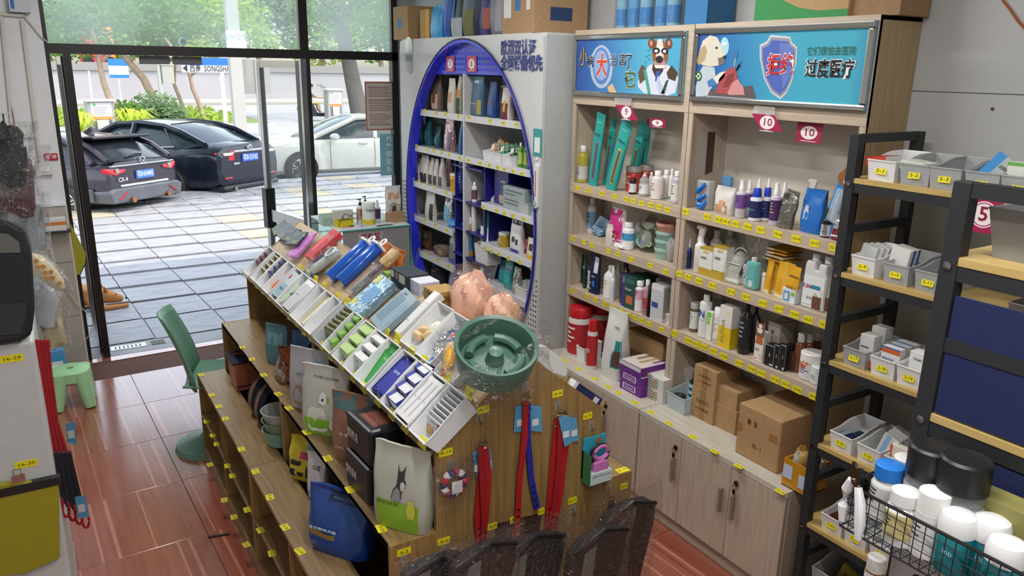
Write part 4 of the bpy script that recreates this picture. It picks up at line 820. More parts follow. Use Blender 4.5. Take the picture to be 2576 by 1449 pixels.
# ---------------------------------------------------------------- cars
def car(name,label,rl,heading,col,S,group='parked cars'):
    """origin under the rear axle; x forward, y left"""
    t=thing(name,label,'car',(0,0,0)); t['group']=group
    hx,hy=heading; L_=V((-hy,hx)); c=V(rl[:2])-L_*S['tr']*S.get('sc',1)
    R_=Matrix.Rotation(-sla,3,'X') @ Matrix(((hx,-hy,0),(hy,hx,0),(0,0,1)))
    m=(R_*S.get('sc',1)).to_4x4(); m.translation=(c.x,c.y,gz(c.y)); t.matrix_world=m
    body=mt(col,'g'); glass=mt(S.get('glass','20282c'),'g'); blk=mt('191a1c','s'); trim=mt(S.get('trim','2a2b2e'),'p')
    W=S['w']
    def loft(sts,nm,mat,par=t,closed=True):
        b=B(); k=len(sts[0][1]); vs=[]
        for x,hs in sts: vs += [(x,y,z) for y,z in hs]+[(x,-y,z) for y,z in reversed(hs)]
        n=2*k; fs=[(i*n+j,i*n+(j+1) % n,(i+1)*n+(j+1) % n,(i+1)*n+j) for i in range(len(sts)-1) for j in range(n)]
        fs += [tuple(range(n)),tuple((len(sts)-1)*n+j for j in range(n-1,-1,-1))]
        return b.add(vs,fs).build(nm,mat,par,smooth=True,w=0,bevel=0)
    # lower body: (x, zbot, zbelt, ztop, wq)
    sts=[]
    for x,zb,zs,zt_,q in S['low']:
        w_=W*q; sts.append((x,[(w_*.8,zb),(w_*.96,zb+.1),(w_,(zb+zs)*.5),(w_*.985,zs-.08),(w_*.93,zs),(w_*.72,zt_-.01),(0.001,zt_+.012)]))
    loft(sts,'body_shell',body)
    sts=[]
    for x,zs,zr,wa,wr in S['cab']: sts.append((x,[(W*wa,zs),(W*(wa*.62+wr*.38),zs+(zr-zs)*.5),(W*wr,zr-.06),(W*wr*.8,zr-.015),(0.001,zr+.012)]))
    g=loft(sts,'greenhouse',glass)
    ra,rb=S['roof']; rs=[]
    for x,zs,zr,wa,wr in S['cab']:
        if ra-.01 <= x <= rb+.01: rs.append((x,[(W*wr*1.01,zr-.075),(W*wr*1.005,zr-.04),(W*wr*.82,zr-.005),(0.001,zr+.025)]))
    loft(rs,'roof',body)
    for pil in S['pillars']:
        for s in (1,-1): B().tube([(x,s*W*y,z) for x,y,z in pil],[.055*f for f in S.get('pw',(1,)*8)[:len(pil)]],6).build('pillar',body,t,smooth=True,w=0)
    for x0 in (0,S['wb']):
        for s in (1,-1):
            wl_=B().lathe([(.2,-.1),(.315,-.1),(.33,-.07),(.33,.07),(.315,.1),(.2,.1)],26,(x0,s*(W-.09),.33),'y').build('wheel',mt('26272a','s'),t,smooth=True,w=0)
            B().lathe([(.375,-.06),(.375,.005)],26,(x0,s*(W-.003),.345),'y').build('wheel_arch',blk,t,w=0)
            yo=s*(W+.012)
            rim=B()
            for k in range(5):
                a=k*2*pi/5+.3
                for da in (-.16,.16): rim.add([(x0+.05*cos(a+da*2),yo,.33+.05*sin(a+da*2)),(x0+.21*cos(a+da-.1),yo,.33+.21*sin(a+da-.1)),(x0+.21*cos(a+da+.1),yo,.33+.21*sin(a+da+.1))],[(0,1,2)])
            rim.build('spokes',mt('c9c5bc','c'),wl_,w=0); B().tube([(x0+.215*cos(a),yo-s*.004,.33+.215*sin(a)) for a in [k*2*pi/28 for k in range(28)]],.013,5,True).build('rim',mt('b9b9b6','c'),wl_,w=0)
            wl_.location.y += s*.018
    def bx(nm,a,m_,bv=.01,par=t): return B().box(*a).build(nm,m_,par,bevel=bv,w=0)
    return t,bx,W
SED=dict(w=.91,tr=.8,wb=2.78,glass='27343a',
    low=[(-1.06,.42,.86,.95,.86),(-1.02,.3,.93,1.05,.93),(-.8,.24,.96,1.09,.98),(-.3,.2,.97,1.08,1),(1,.2,.96,.97,1),(2.3,.2,.95,.98,1),(2.9,.2,.9,.95,.99),(3.5,.22,.8,.84,.94),(3.74,.3,.7,.72,.82)],
    cab=[(-.72,1.06,1.08,.78,.74),(-.2,.98,1.3,.9,.72),(.2,.96,1.42,.92,.7),(.8,.95,1.465,.92,.7),(1.35,.95,1.45,.92,.7),(1.8,.95,1.3,.92,.74),(2.45,.96,.99,.88,.82)],roof=(.15,1.4),
    pillars=[[(-.7,.8,1.06),(-.2,.8,1.28),(.2,.74,1.38),(.8,.72,1.43),(1.35,.72,1.41),(2.4,.86,.99)],[(.95,.92,.96),(.9,.74,1.42)]])
rl=atg(446,511); hd=V((-.62,.78)).normalized()
t,bx,W=car('sedan','black sedan with wide red tail lights parked beside the grey hatchback',rl,hd,'1d2230',SED)
for s in (1,-1):
    L_=B().prism([(-.0,.0),(.42,.02),(.4,-.14),(.12,-.16)],lambda u,v,d: (-1.075+u*.0+d+(.14*max(0,(.2-u))*3),s*(.84-u),.93+v),0,.06).build('tail_light',mt('d02028','g'),t,w=0)
    B().prism([(.12,.0),(.4,.0),(.34,-.05),(.14,-.05)],lambda u,v,d: (-1.085+d,s*(.84-u),.925+v),0,.06).build('lamp_strip',mt('d8c8bc','g'),L_,w=0)
    bx('reflector',(-1.08,-1.0,s*.62-.1,s*.62+.1,.46,.49),mt('b03038','g')); B().lathe([(.035,0),(.04,-.12)],12,(-1.0,s*.5,.28),'x').build('exhaust_tip',mt('a89f90','c'),t,w=0)
    bx('door_handle',(.62,.8,s*.905-.02,s*.905+.02,.86,.885),mt('c9c9c9','c')); bx('door_seam',(.28,.286,s*.91-.004,s*.91+.004,.3,.92),mt('0c0d10','s'),0)
bx('boot_chrome',(-1.075,-1.02,-.42,.42,.915,.955),mt('c9ccd0','c')); bx('lower_bumper',(-1.09,-.7,-.78,.78,.25,.34),mt('22252c','p'),.03)
pl=bx('number_plate',(-1.085,-1.06,-.22,.22,.74,.88),mt('2a5fc0','s'),.005); text(pl,'粤B·2S102',.12,frame((-1.087,0,.81),(0,-1,0),(0,0,1)),'e6ecf6',.01,fit=.4)
em=B().tube([(-1.085,.07*cos(a),.985+.045*sin(a)) for a in [k*pi/8 for k in range(16)]],.008,5,True).build('emblem',mt('c9ccd0','c'),t,w=0); B().tube([(-1.086,.03*cos(a),.985+.045*sin(a)) for a in [k*pi/8 for k in range(16)]],.006,5,True).tube([(-1.086,.06*cos(a),1.0+.018*sin(a)) for a in [k*pi/8 for k in range(16)]],.006,5,True).build('emblem_loops',mt('c9ccd0','c'),em,w=0)
bx('chrome_badge',(-1.075,-1.06,.3,.46,.7,.735),mt('b9c2d0','c'),.004)
for s in (1,-1): B().tube([(.95,s*.875,.98),(-.1,s*.83,1.02),(.22,s*.69,1.36),(.9,s*.67,1.41),(1.5,s*.69,1.38)],.012,5).build('window_chrome',mt('c9ccd0','c'),t,w=0)
SUV=dict(w=.92,tr=.8,wb=2.7,trim='4b4e55',glass='2c3038',
    low=[(-.9,.5,.86,1.0,.88),(-.87,.42,.96,1.06,.96),(-.7,.4,1.0,1.1,.99),(-.3,.4,1.0,1.05,1),(1,.4,.97,.98,1),(2.3,.4,.96,.99,1),(3.0,.4,.92,.97,.98),(3.5,.42,.84,.86,.93),(3.66,.5,.75,.76,.8)],
    cab=[(-.86,1.06,1.09,.8,.74),(-.5,1.02,1.32,.88,.72),(-.2,1.0,1.46,.9,.7),(.3,.98,1.51,.92,.7),(1.0,.98,1.53,.92,.7),(1.4,.98,1.5,.92,.7),(1.9,.97,1.3,.92,.74),(2.5,.98,1.0,.88,.82)],roof=(-.25,1.45),
    pillars=[[(-.84,.84,1.08),(-.5,.8,1.3),(-.2,.74,1.42)],[(-.6,.92,1.04),(-.25,.8,1.3),(.2,.74,1.46)]],pw=(.9,.9,.9),sc=.88)
rl=atg(188,560); hd=V((-.68,.73)).normalized()
t,bx,W=car('suv_car','dark grey hatchback car with plastic cladding parked by the shop door',rl,hd,'3a3642',SUV)
for s in (1,-1):
    L_=B().prism([(0,.02),(.44,-.02),(.42,-.06),(.2,-.1),(.02,-.06)],lambda u,v,d: (-.93+d+.5*max(0,.14-u),s*(.9-u),.95+v),0,.07).build('tail_light',mt('c8202c','g'),t,w=0); B().lathe([(.045,0),(.03,-.01)],14,(-.93,s*.66,.915),'x').build('lamp_ring',mt('c9b8b0','c'),L_,w=0)
    B().prism([(0,.0),(.2,.12),(.24,.12),(.05,.0)],lambda u,v,d: (-.985+d,s*(.75-u),.43+v),0,.05).build('red_reflector',mt('b82030','g'),t,w=0)
    B().lathe([(.045,0),(.05,-.14)],14,(-.9,s*.45,.4),'x').build('exhaust_tip',mt('b98a68','c'),t,w=0)
    bx('arch_cladding',(-.62,-.36,s*.93-.02,s*.93+.02,.38,.62),mt('4b4e55','p'),.02); bx('sill_cladding',(.4,2.3,s*.92-.03,s*.92+.03,.32,.48),mt('4b4e55','p'),.02)
B().prism([(-.86,.36),(.86,.36),(.92,.56),(.8,.62),(-.8,.62),(-.92,.56)],lambda u,v,d: (d,u,v),-.97,-.45).build('rear_cladding',mt('5d6068','p'),t,w=0,bevel=.03)
bx('chrome_strip',(-.93,-.86,-.78,.78,.985,1.01),mt('c9ccd0','c')); bx('tailgate_lip',(-.925,-.87,-.6,.6,.63,.67),mt('c4c6ca','g'),.01)
pl=bx('number_plate',(-.935,-.91,-.22,.22,.74,.89),mt('3f78c8','s'),.005); text(pl,'粤B·0HM05',.12,frame((-.937,0,.815),(0,-1,0),(0,0,1)),'e6ecf6',.01,fit=.4)
em=B().tube([(-.905,.07*cos(a),1.06+.055*sin(a)) for a in [k*pi/8 for k in range(16)]],.009,5,True).build('emblem',mt('d4d6da','c'),t,w=0); B().tube([(-.91,.055,1.08),(-.91,.02,1.06),(-.91,0,1.03),(-.91,-.02,1.06),(-.91,-.055,1.08)],.007,5).build('emblem_wing',mt('d4d6da','c'),em,w=0)
sp=B().prism([(-.72,1.49),(.72,1.49),(.66,1.44),(-.66,1.44)],lambda u,v,d: (d,u,v),-.52,-.15).build('spoiler',mt('26242c','g'),t,w=0,bevel=.015)
B().tube([(-.83,.35,1.12),(-.8,.05,1.17),(-.79,-.12,1.16)],.014,6).build('wiper',mt('141416','s'),t,w=0); B().prism([(0,0),(.22,0),(.04,.1)],lambda u,v,d: (u+.1,d,v+1.53),-.03,.03).build('roof_fin',mt('26242c','g'),t,w=0)
text(t,'CX-4',.1,frame((-.93,.55,.76),(0,-1,0),(0,0,1)),'d4d6da',.02)
WHT=dict(SED); WHT['glass']='39444a'; WHT['wb']=2.7
# the white car faces along the street; its front wheel sits at the picked contact
fwp=atg(757,463); t,bx,W=car('sedan','cream white car parked side-on beyond the shop window',(fwp.x+2.7+.02,fwp.y-.02,0),V((-1,.02)).normalized(),'d9d8d0',WHT)
for s in (1,-1):
    for x in (.98,2.02): bx('door_seam',(x,x+.008,s*.912-.003,s*.912+.003,.3,.95),mt('6b6a66','s'),0)
    for x in (.28,1.15): bx('door_handle',(x,x+.2,s*.905-.02,s*.905+.025,.84,.875),mt('d9d8d0','g'))
    bx('sill_seam',(.4,2.1,s*.915-.003,s*.915+.003,.29,.3),mt('8a8984','s'),0)
    B().lathe([(.02,-.08),(.09,-.05),(.1,.02),(.06,.08)],12,(1.95,s*1.02,1.02),'y',1.1,.75).build('wing_mirror',mt('d9d8d0','g'),t,smooth=True,w=0)
    B().prism([(3.3,.76),(3.66,.62),(3.6,.72),(3.38,.82)],lambda u,v,d: (u,s*d,v),.6,.86).build('headlight',mt('6f8488','g'),t,w=0)
bx('window_item',(1.2,1.45,.6,.63,.98,1.3),mt('a5483c','m'))
# ---------------------------------------------------------------- scooter and rider
p=atz(800,303,ZG-.02); sc=thing('scooter','black and red electric scooter with a clear rain shield','scooter',p); k=mpp(p)
for x in (-.75,.62): w_=B().lathe([(.12,-.05),(.24,-.05),(.24,.05),(.12,.05)],18,(x,0,.24),'y').build('wheel',mt('1a1a1c','s'),sc,w=0); B().lathe([(.1,-.055),(.1,.055)],12,(x,0,.24),'y').build('hub',mt('9a9a9a','c'),w_,w=0)
B().prism([(-.95,.5),(-.9,.78),(-.2,.75),(-.05,.4),(.35,.34),(.5,1.0),(.62,1.0),(.6,.3),(.3,.2),(-.5,.22),(-.8,.4)],lambda u,v,d: (u,d,v),-.14,.14).build('body_panel',mt('23262e','g'),sc,w=0,bevel=.02)
B().box(-.92,-.1,-.15,.15,.76,.86).build('seat',mt('1a1a1c','s'),sc,w=0,bevel=.03); B().box(-1.0,-.7,-.155,.155,.5,.66).build('red_tail',mt('b82028','g'),sc,w=0,bevel=.02); B().box(.3,.5,-.155,.155,.3,.38).build('red_foot_trim',mt('b82028','g'),sc,w=0)
B().tube([(.55,-.3,1.1),(.5,0,1.08),(.55,.3,1.1)],.02,6).build('handlebar',mt('2a2a2a','s'),sc,w=0)
for y in (-.3,.3): B().tube([(.6,y,1.0),(.5,y,1.5),(.1,y,1.75)],.014,6).build('shield_frame',mt('2a2a2a','s'),sc,w=0)
B().tube([(.5,-.3,1.5),(.5,.3,1.5)],.012,6).build('shield_bar',mt('2a2a2a','s'),sc,w=0)
B().surf(lambda u,v: (.62-.5*v*v,-.3+.6*u,1.0+.75*v),1,6).build('rain_shield',mt('c9d4d8','t'),sc,w=0)
def skin_body(name,edges,verts,rads,mat,par,root=0,sub=2):
    me=bpy.data.meshes.new(name); me.from_pydata(verts,edges,[]); me.materials.append(mat)
    o=bpy.data.objects.new(name,me); COL.objects.link(o); o.parent=par
    md=o.modifiers.new('skin','SKIN'); md.use_smooth_shade=True
    lay=me.skin_vertices[0] if me.skin_vertices else None
    if lay is None: lay=None
    else:
        for i,r in enumerate(rads): lay.data[i].radius=r if isinstance(r,tuple) else (r,r)
        lay.data[root].use_root=True
    s=o.modifiers.new('sub','SUBSURF'); s.levels=sub; s.render_levels=sub
    return o
# ---------------------------------------------------------------- rider and dog
rp=thing('person','person in a grey patterned shirt and khaki trousers riding the scooter','person',p)
SK=mt('b98a6e','s')
Vb=[(-.42,0,.95),(-.38,0,1.12),(-.33,0,1.32),(-.3,0,1.42),(-.27,0,1.52),(-.25,0,1.62),(-.24,0,1.7),
      (-.33,.17,1.37),(-.1,.22,1.14),(.22,.24,1.12),(.42,.26,1.12),(-.33,-.17,1.37),(-.1,-.22,1.14),(.22,-.24,1.12),(.42,-.26,1.12),
      (-.4,.1,.9),(.02,.13,.86),(.06,.12,.5),(.18,.12,.4),(-.4,-.1,.9),(.02,-.13,.86),(.06,-.12,.5),(.18,-.12,.4)]
Eb=[(0,1),(1,2),(2,3),(3,4),(4,5),(5,6),(3,7),(7,8),(8,9),(9,10),(3,11),(11,12),(12,13),(13,14),(0,15),(15,16),(16,17),(17,18),(0,19),(19,20),(20,21),(21,22)]
Rb=[.13,.13,.14,.1,.055,.085,.075,.065,.045,.035,.035,.065,.045,.035,.035,.09,.075,.05,.04,.09,.075,.05,.04]
skin_body('body',Eb,Vb,Rb,SK,rp)
i7=[0,1,2,3,7,8,11,12]; mp_={a: i for i,a in enumerate(i7)}
skin_body('shirt',[(mp_[a],mp_[b]) for a,b in Eb if a in mp_ and b in mp_],[Vb[i] for i in i7],[Rb[i]+.018 for i in i7],mt('8d8783','m'),rp)
i8=[0,15,16,17,19,20,21]; mp_={a: i for i,a in enumerate(i8)}
skin_body('trousers',[(mp_[a],mp_[b]) for a,b in Eb if a in mp_ and b in mp_],[Vb[i] for i in i8],[Rb[i]+.018 for i in i8],mt('b5a17e','m'),rp)
B().lathe([(.02,.1),(.07,.085),(.1,.03),(.095,-.03),(.07,-.06)],14,(-.26,0,1.69)).build('hair',mt('1c1918','s'),rp,smooth=True,w=0)
for s in (1,-1): B().lathe([(.05,-.02),(.06,0),(.045,.05)],10,(.24,s*.12,.4),'z',2.0,.9).build('shoe',mt('c9c9c6','s'),rp,smooth=True,w=0)
dp=atz(262,775,0)
dg=thing('dog','tan dog lying on the paving outside the open door','dog',(dp.x,dp.y,gz(dp.y)+.002),.12)
Vd=[(-.62,.1,.11),(-.42,.09,.14),(-.22,.07,.15),(-.08,.05,.14),(.0,.03,.115),(.07,.01,.095),(.13,-.005,.075),(.175,-.012,.06),
      (-.1,-.06,.06),(-.0,-.1,.025),(.13,-.1,.022),(.2,-.095,.02),(-.1,.14,.05),(.02,.16,.024),(.12,.16,.02),(-.6,-.05,.06),(-.42,-.12,.03),(-.3,-.14,.02),(-.74,.16,.05),(-.84,.1,.03)]
Ed=[(0,1),(1,2),(2,3),(3,4),(4,5),(5,6),(6,7),(3,8),(8,9),(9,10),(10,11),(3,12),(12,13),(13,14),(0,15),(15,16),(16,17),(0,18),(18,19)]
Rd=[.1,.115,.115,.085,.075,.068,.042,.03,.045,.026,.023,.022,.04,.025,.022,.06,.035,.025,.03,.02]
FUR=mt('b57d48','m')
skin_body('body',Ed,Vd,Rd,FUR,dg)
for s in (1,-1): B().add([(.0,s*.05+.01,.16),(.045,s*.055+.01,.15),(.012,s*.07+.01,.225),(.02,s*.03+.01,.165)],[(0,1,2),(1,3,2),(3,0,2)]).build('ear',mt('9a6238','m'),dg,w=0)
B().lathe([(.004,.205),(.013,.2),(.014,.19)],10,(0,-.012,.07),'x').build('nose',mt('1d1715','p'),dg,smooth=True,w=0)
for s in (1,-1): B().lathe([(.002,.006),(.007,.002),(.007,-.004)],8,(.108,s*.045+.002,.125)).build('eye',mt('171210','g'),dg,smooth=True,w=0)
# ================================================================ GOODS: builders
CV=[0,0,1.0]; CZ=[0.0]; CG=[None]
def cv(x0,y0,s): CV[:]=[x0,y0,s]
def pxy(x,y): return CV[0]+x/CV[2],CV[1]+y/CV[2]
def put(bx,by,ty,wp,d=0,X=None,flat=False,z=None):
    z=CZ[0] if z is None else z
    bx_,by_=pxy(bx,by); _,ty_=pxy(bx,ty); wp=wp/CV[2]
    p=atz(bx_,by_,z)
    if X is not None: q_=atx(bx_,by_,X); p=V((X,q_.y,z))
    h=topz(p,ty_)-z
    w_=abs(atx(bx_-wp/2,by_,p.x).y-atx(bx_+wp/2,by_,p.x).y) if flat else wp*mpp(p)
    return p+V(((d or w_)/2,0,0)),w_,h
def lean(rot,a):            # a leans the thing sideways about its front axis
    return Matrix.Rotation(rot,3,'Z') @ Matrix.Rotation(a,3,'Y') if a else rot
def lrot(rz,tilt=0,side=0): return Matrix.Rotation(rz,3,'Z') @ Matrix.Rotation(side,3,'Y') @ Matrix.Rotation(tilt,3,'X')
TF=lambda x,y,z: frame((x,y,z),(1,0,0),(0,0,1))
def mk_bottle(t,r,h,col,cap='f0f0f0',lab=None,tx=None,head='cap',ch=.16,sh=.12,nk=.5,fin='g',lv=(.15,.62),tcol='26282c',cw=.55,capfin='p'):
    hb=h*(1-ch)
    B().lathe([(r*.9,0),(r,h*.015),(r,hb-h*sh),(r*.93,hb-h*sh*.6),(r*nk,hb-h*.015),(r*nk,hb)],20).build('body',mt(col,fin),t,smooth=True,w=0)
    if head == 'cap': B().lathe([(r*cw,hb),(r*cw,h*.985),(r*cw*.9,h)],18).build('cap',mt(cap,capfin),t,smooth=True,w=0)
    elif head == 'mist':
        B().lathe([(r*nk,hb),(r*nk*1.05,hb+h*ch*.35),(r*nk*.86,hb+h*ch*.42),(r*nk*.8,h)],16).build('cap',mt(cap,'p'),t,smooth=True,w=0)
    elif head == 'pump':
        p_=B().lathe([(r*.45,hb),(r*.45,hb+h*ch*.4),(r*.14,hb+h*ch*.45),(r*.14,h*.97)],12).build('pump',mt(cap,'p'),t,smooth=True,w=0); B().box(-r*.9,r*.25,-r*.2,r*.2,h*.96,h).build('nozzle',mt(cap,'p'),p_,w=0,bevel=.002)
    elif head == 'spray':
        p_=B().lathe([(r*.42,hb),(r*.42,hb+h*ch*.25)],12).build('collar',mt(cap,'p'),t,w=0)
        B().prism([(-r*1.1,h*.93),(-r*.9,h*.99),(-r*.2,h),(r*.75,h*.985),(r*.8,h*.94),(r*.3,hb+h*ch*.2),(-r*.3,hb+h*ch*.2),(-r*.35,h*.9)],lambda u,v,d: (u,d,v),-r*.28,r*.28).build('trigger_head',mt(cap,'p'),t,w=0,bevel=.002)
        B().prism([(-r*.45,h*.93),(-r*.3,h*.93),(-r*.55,hb-h*.03),(-r*.75,hb)],lambda u,v,d: (u,d,v),-r*.18,r*.18).build('trigger',mt(cap,'p'),t,w=0)
    elif head == 'drop':
        B().lathe([(r*.4,hb),(r*.4,hb+h*ch*.3),(r*.2,hb+h*ch*.5),(r*.16,h)],12).build('dropper',mt(cap,'p'),t,smooth=True,w=0)
    if lab:
        l=B().lathe([(r*1.012,h*lv[0]),(r*1.012,h*lv[1])],20).build('label',mt(lab,'s'),t,smooth=True,w=0)
        if tx: text(l,tx,h*.1,TF(0,-r*1.03,h*(lv[0]+lv[1])/2),tcol,0,fit=r*1.2)
        else: small_print(l,lambda u,v: (r*1.02*sin(u*.8),-r*1.02*cos(u*.8),h*(lv[0]+(lv[1]-lv[0])*v)),tcol,4)
def small_print(par,fn,col,n):
    b=B()
    for k in range(n):
        v=.82-.6*k/n; a,e=-.6,random.uniform(0,.6)
        b.add([fn(a+(e-a)*i/4,v+dv) for dv in (0,.06) for i in range(5)],[(i,i+1,i+6,i+5) for i in range(4)])
    o=b.build('fine_print',mt(col,'s'),par,w=0); o['kind']='stuff'
def bottle(label,bx,by,ty,wp,col='eceef0',cap='f2f2f2',lab=None,tx=None,X=None,name='bottle',cat='bottle',rot=RX,**k):
    p,w_,h=put(bx,by,ty,wp,X=X); t=thing(name,label,cat,p,rot,CG[0]); mk_bottle(t,w_/2,h,col,cap,lab,tx,**k); return t
def jar(label,bx,by,ty,wp,col,lid,lab=None,tx=None,X=None,lh=.2,name='jar',cat='jar',fin='g',tcol='f0f0f0',lv=(.12,.7),lid_r=1.0,dots=None):
    p,w_,h=put(bx,by,ty,wp,X=X); t=thing(name,label,cat,p,RX,CG[0]); r=w_/2
    B().lathe([(r*.92,0),(r*.97,h*.03),(r*.97,h*(.94-lh)),(r*.86,h*(1-lh))],24).build('body',mt(col,fin),t,smooth=True,w=0)
    B().lathe([(r*lid_r,h*(1-lh)),(r*lid_r,h*.97),(r*lid_r*.93,h)],24).build('lid',mt(lid,'p'),t,smooth=True,w=0)
    if lab:
        l=B().lathe([(r*.985,h*lv[0]),(r*.985,h*lv[1])],24).build('label',mt(lab,'s'),t,smooth=True,w=0)
        if tx: text(l,tx,h*.11,TF(0,-r*1.005,h*sum(lv)/2),tcol,.01,fit=r*1.1)
        else: small_print(l,lambda u,v: (r*.995*sin(u),-r*.995*cos(u),h*(lv[0]+(lv[1]-lv[0])*v)),tcol,4)
    if dots:
        for a,v,q in ((-.25,.5,.3),(.05,.55,.14),(-.5,.6,.13),(-.12,.68,.13),(.2,.66,.13)):
            B().add([(r*1.0*sin(a+q*.8*cos(s_)),-r*1.0*cos(a+q*.8*cos(s_)),h*v+q*r*.8*sin(s_)) for s_ in [j*pi/6 for j in range(12)]],[tuple(range(12))]).build('paw_mark',mt(dots,'s'),t,w=0)
    return t
FACES=dict(f=lambda u,v,w,d,h,o: (-w/2+u*w,-d/2-o,v*h),r=lambda u,v,w,d,h,o: (w/2+o,-d/2+u*d,v*h),l=lambda u,v,w,d,h,o: (-w/2-o,d/2-u*d,v*h),t=lambda u,v,w,d,h,o: (-w/2+u*w,-d/2+v*d,h+o))
FAX=dict(f=((1,0,0),(0,0,1)),r=((0,1,0),(0,0,1)),l=((0,-1,0),(0,0,1)),t=((1,0,0),(0,1,0)))
def mk_box(t,w,d,h,col,pan=(),tx=(),fin='s',bev=.0015,mat=None):
    b=B().box(-w/2,w/2,-d/2,d/2,0,h).build('carton',mat or mt(col,fin),t,w=0,bevel=bev)
    for k,(fc,u0,u1,v0,v1,c) in enumerate(pan):
        B().poly([FACES[fc](u,v,w,d,h,.0005+.0002*k) for u,v in ((u0,v0),(u1,v0),(u1,v1),(u0,v1))]).build('printed_panel',mt(c,'s'),b,w=0)
    for fc,s,u,v,sz,fit,c in tx:
        W_=d if fc in 'rl' else w
        text(b,s,sz*(h if fc != 't' else d),frame(FACES[fc](u,v,w,d,h,.0022),*FAX[fc]),c,.01,fit=fit*W_)
    return b
def carton(label,bx,by,ty,wp,d,col,pan=(),tx=(),X=None,rot=RX,name='carton',cat='box',mat=None,fin='s',z=None,tilt=0,side=0,bev=.0015,hh=None):
    p,w_,h=put(bx,by,ty,wp,d,X,True,z); h=hh or h; t=thing(name,label,cat,p,lrot(rot,tilt,side) if tilt or side else rot,CG[0]); mk_box(t,w_,d,h,col,pan,tx,fin,bev,mat); return t
def pow_(x,e): return math.copysign(abs(x) ** e,x)
def mk_pouch(t,w,d,h,col,pan=(),tx=(),fin='p',top=.1,wob=.35,seal=None,seed=0,flat=False):
    rnd=random.Random(seed+int(w*9999)); ph=[rnd.uniform(0,6.28) for _ in range(6)]; amp=wob*.0035*(w/.15) ** .5
    def hd(v):
        if v >= 1-top: return .0022+(.5*d)*.06
        q=v/(1-top); return max(.003,.5*d*(1-q ** 2.2) ** .8*(.82+.18*min(1,v*6)))
    def hw(v): return .5*w*(.93+.07*min(1,v*5))
    def nz(x,v): return amp*(sin(7*v+ph[0]+5*x)+.8*sin(13*v+ph[1]-7*x)+.7*sin(11*x+ph[2]+4*v))*(.25+v)
    def S_(a,v): x=pow_(cos(a),.45); s=pow_(sin(a),.55); return (hw(v)*x,-hd(v)*s+nz(x,v),v*h)
    n,m=24,12
    vs=[S_(2*pi*i/n,j/m) for j in range(m+1) for i in range(n)]
    fs=[(j*n+i,j*n+(i+1) % n,(j+1)*n+(i+1) % n,(j+1)*n+i) for j in range(m) for i in range(n)]+[tuple(range(n-1,-1,-1)),tuple(m*n+i for i in range(n))]
    b=B().add(vs,fs).build('bag',mt(col,fin),t,smooth=True,w=0)
    def FR(x,v,o):
        xx=min(.999,abs(x)); s=(1-xx ** (1/.45*2*.5*2)) if False else max(0,1-xx ** 4.44) ** .275
        return (hw(v)*x,-hd(v)*s+nz(x,v)-o,v*h)
    for k,q_ in enumerate(pan):
        o_=.0012+.0005*k
        if len(q_) == 2: B().poly([FR(x,v,o_+.001) for x,v in q_[0]]).build('printed_shape',mt(q_[1],'s'),b,w=0); continue
        x0,x1,v0,v1,c=q_; B().surf(lambda a,e: FR(x0+(x1-x0)*a,v0+(v1-v0)*e,o_),8,6).build('printed_panel',mt(c,'s' if fin != 'f' else 'p'),b,smooth=True,w=0)
    for s,x,v,sz,fit,c in tx:
        a,e=V(FR(x,v-.04,.004)),V(FR(x,v+.04,.004)); ctr=V(FR(x,v,.005+.0005*len(pan)))
        text(b,s,sz*h,frame(ctr,(1,0,0),e-a),c,.01,fit=fit*w)
    if seal: B().surf(lambda a,e: FR(-1+2*a,1-top*.95+top*.9*e,.0008),8,1).build('seal_strip',mt(seal,'p'),b,smooth=True,w=0)
    return FR
def pouch(label,bx,by,ty,wp,d,col,pan=(),tx=(),X=None,rot=RX,name='pouch',cat='bag',tilt=0,side=0,z=None,**k):
    p,w_,h=put(bx,by,ty,wp,d,X,False,z); t=thing(name,label,cat,p,lrot(rot,tilt,side) if tilt or side else rot,CG[0])
    mk_pouch(t,w_,d,h,col,pan,tx,seed=int(bx),**k); return t
def crumple(label,c,r,col,name='plastic_bag',cat='bag',fin='w',amp=.18,seed=1,group=None,n=22,m=12,inner=None,rot=0):
    """crinkled film bag around c (world), radii r"""
    rnd=random.Random(seed); ph=[(rnd.uniform(1,9),rnd.uniform(1,9),rnd.uniform(0,6.3)) for _ in range(7)]
    t=thing(name,label,cat,c,rot,group or CG[0]); vs=[]
    for j in range(m+1):
        th=pi*j/m
        for i in range(n):
            a=2*pi*i/n; q=1+amp*sum(sin(f*a*1.0+g*th+p_) for f,g,p_ in [(round(f),g,p_) for f,g,p_ in ph])/3
            vs.append((r[0]*q*sin(th)*cos(a),r[1]*q*sin(th)*sin(a),max(-r[2]*.93,-r[2]*q*cos(th))))
    fs=[(j*n+i,j*n+(i+1) % n,(j+1)*n+(i+1) % n,(j+1)*n+i) for j in range(m) for i in range(n)]
    B().add(vs,fs).build('film',mt(col,fin),t,smooth=True,w=0)
    return t
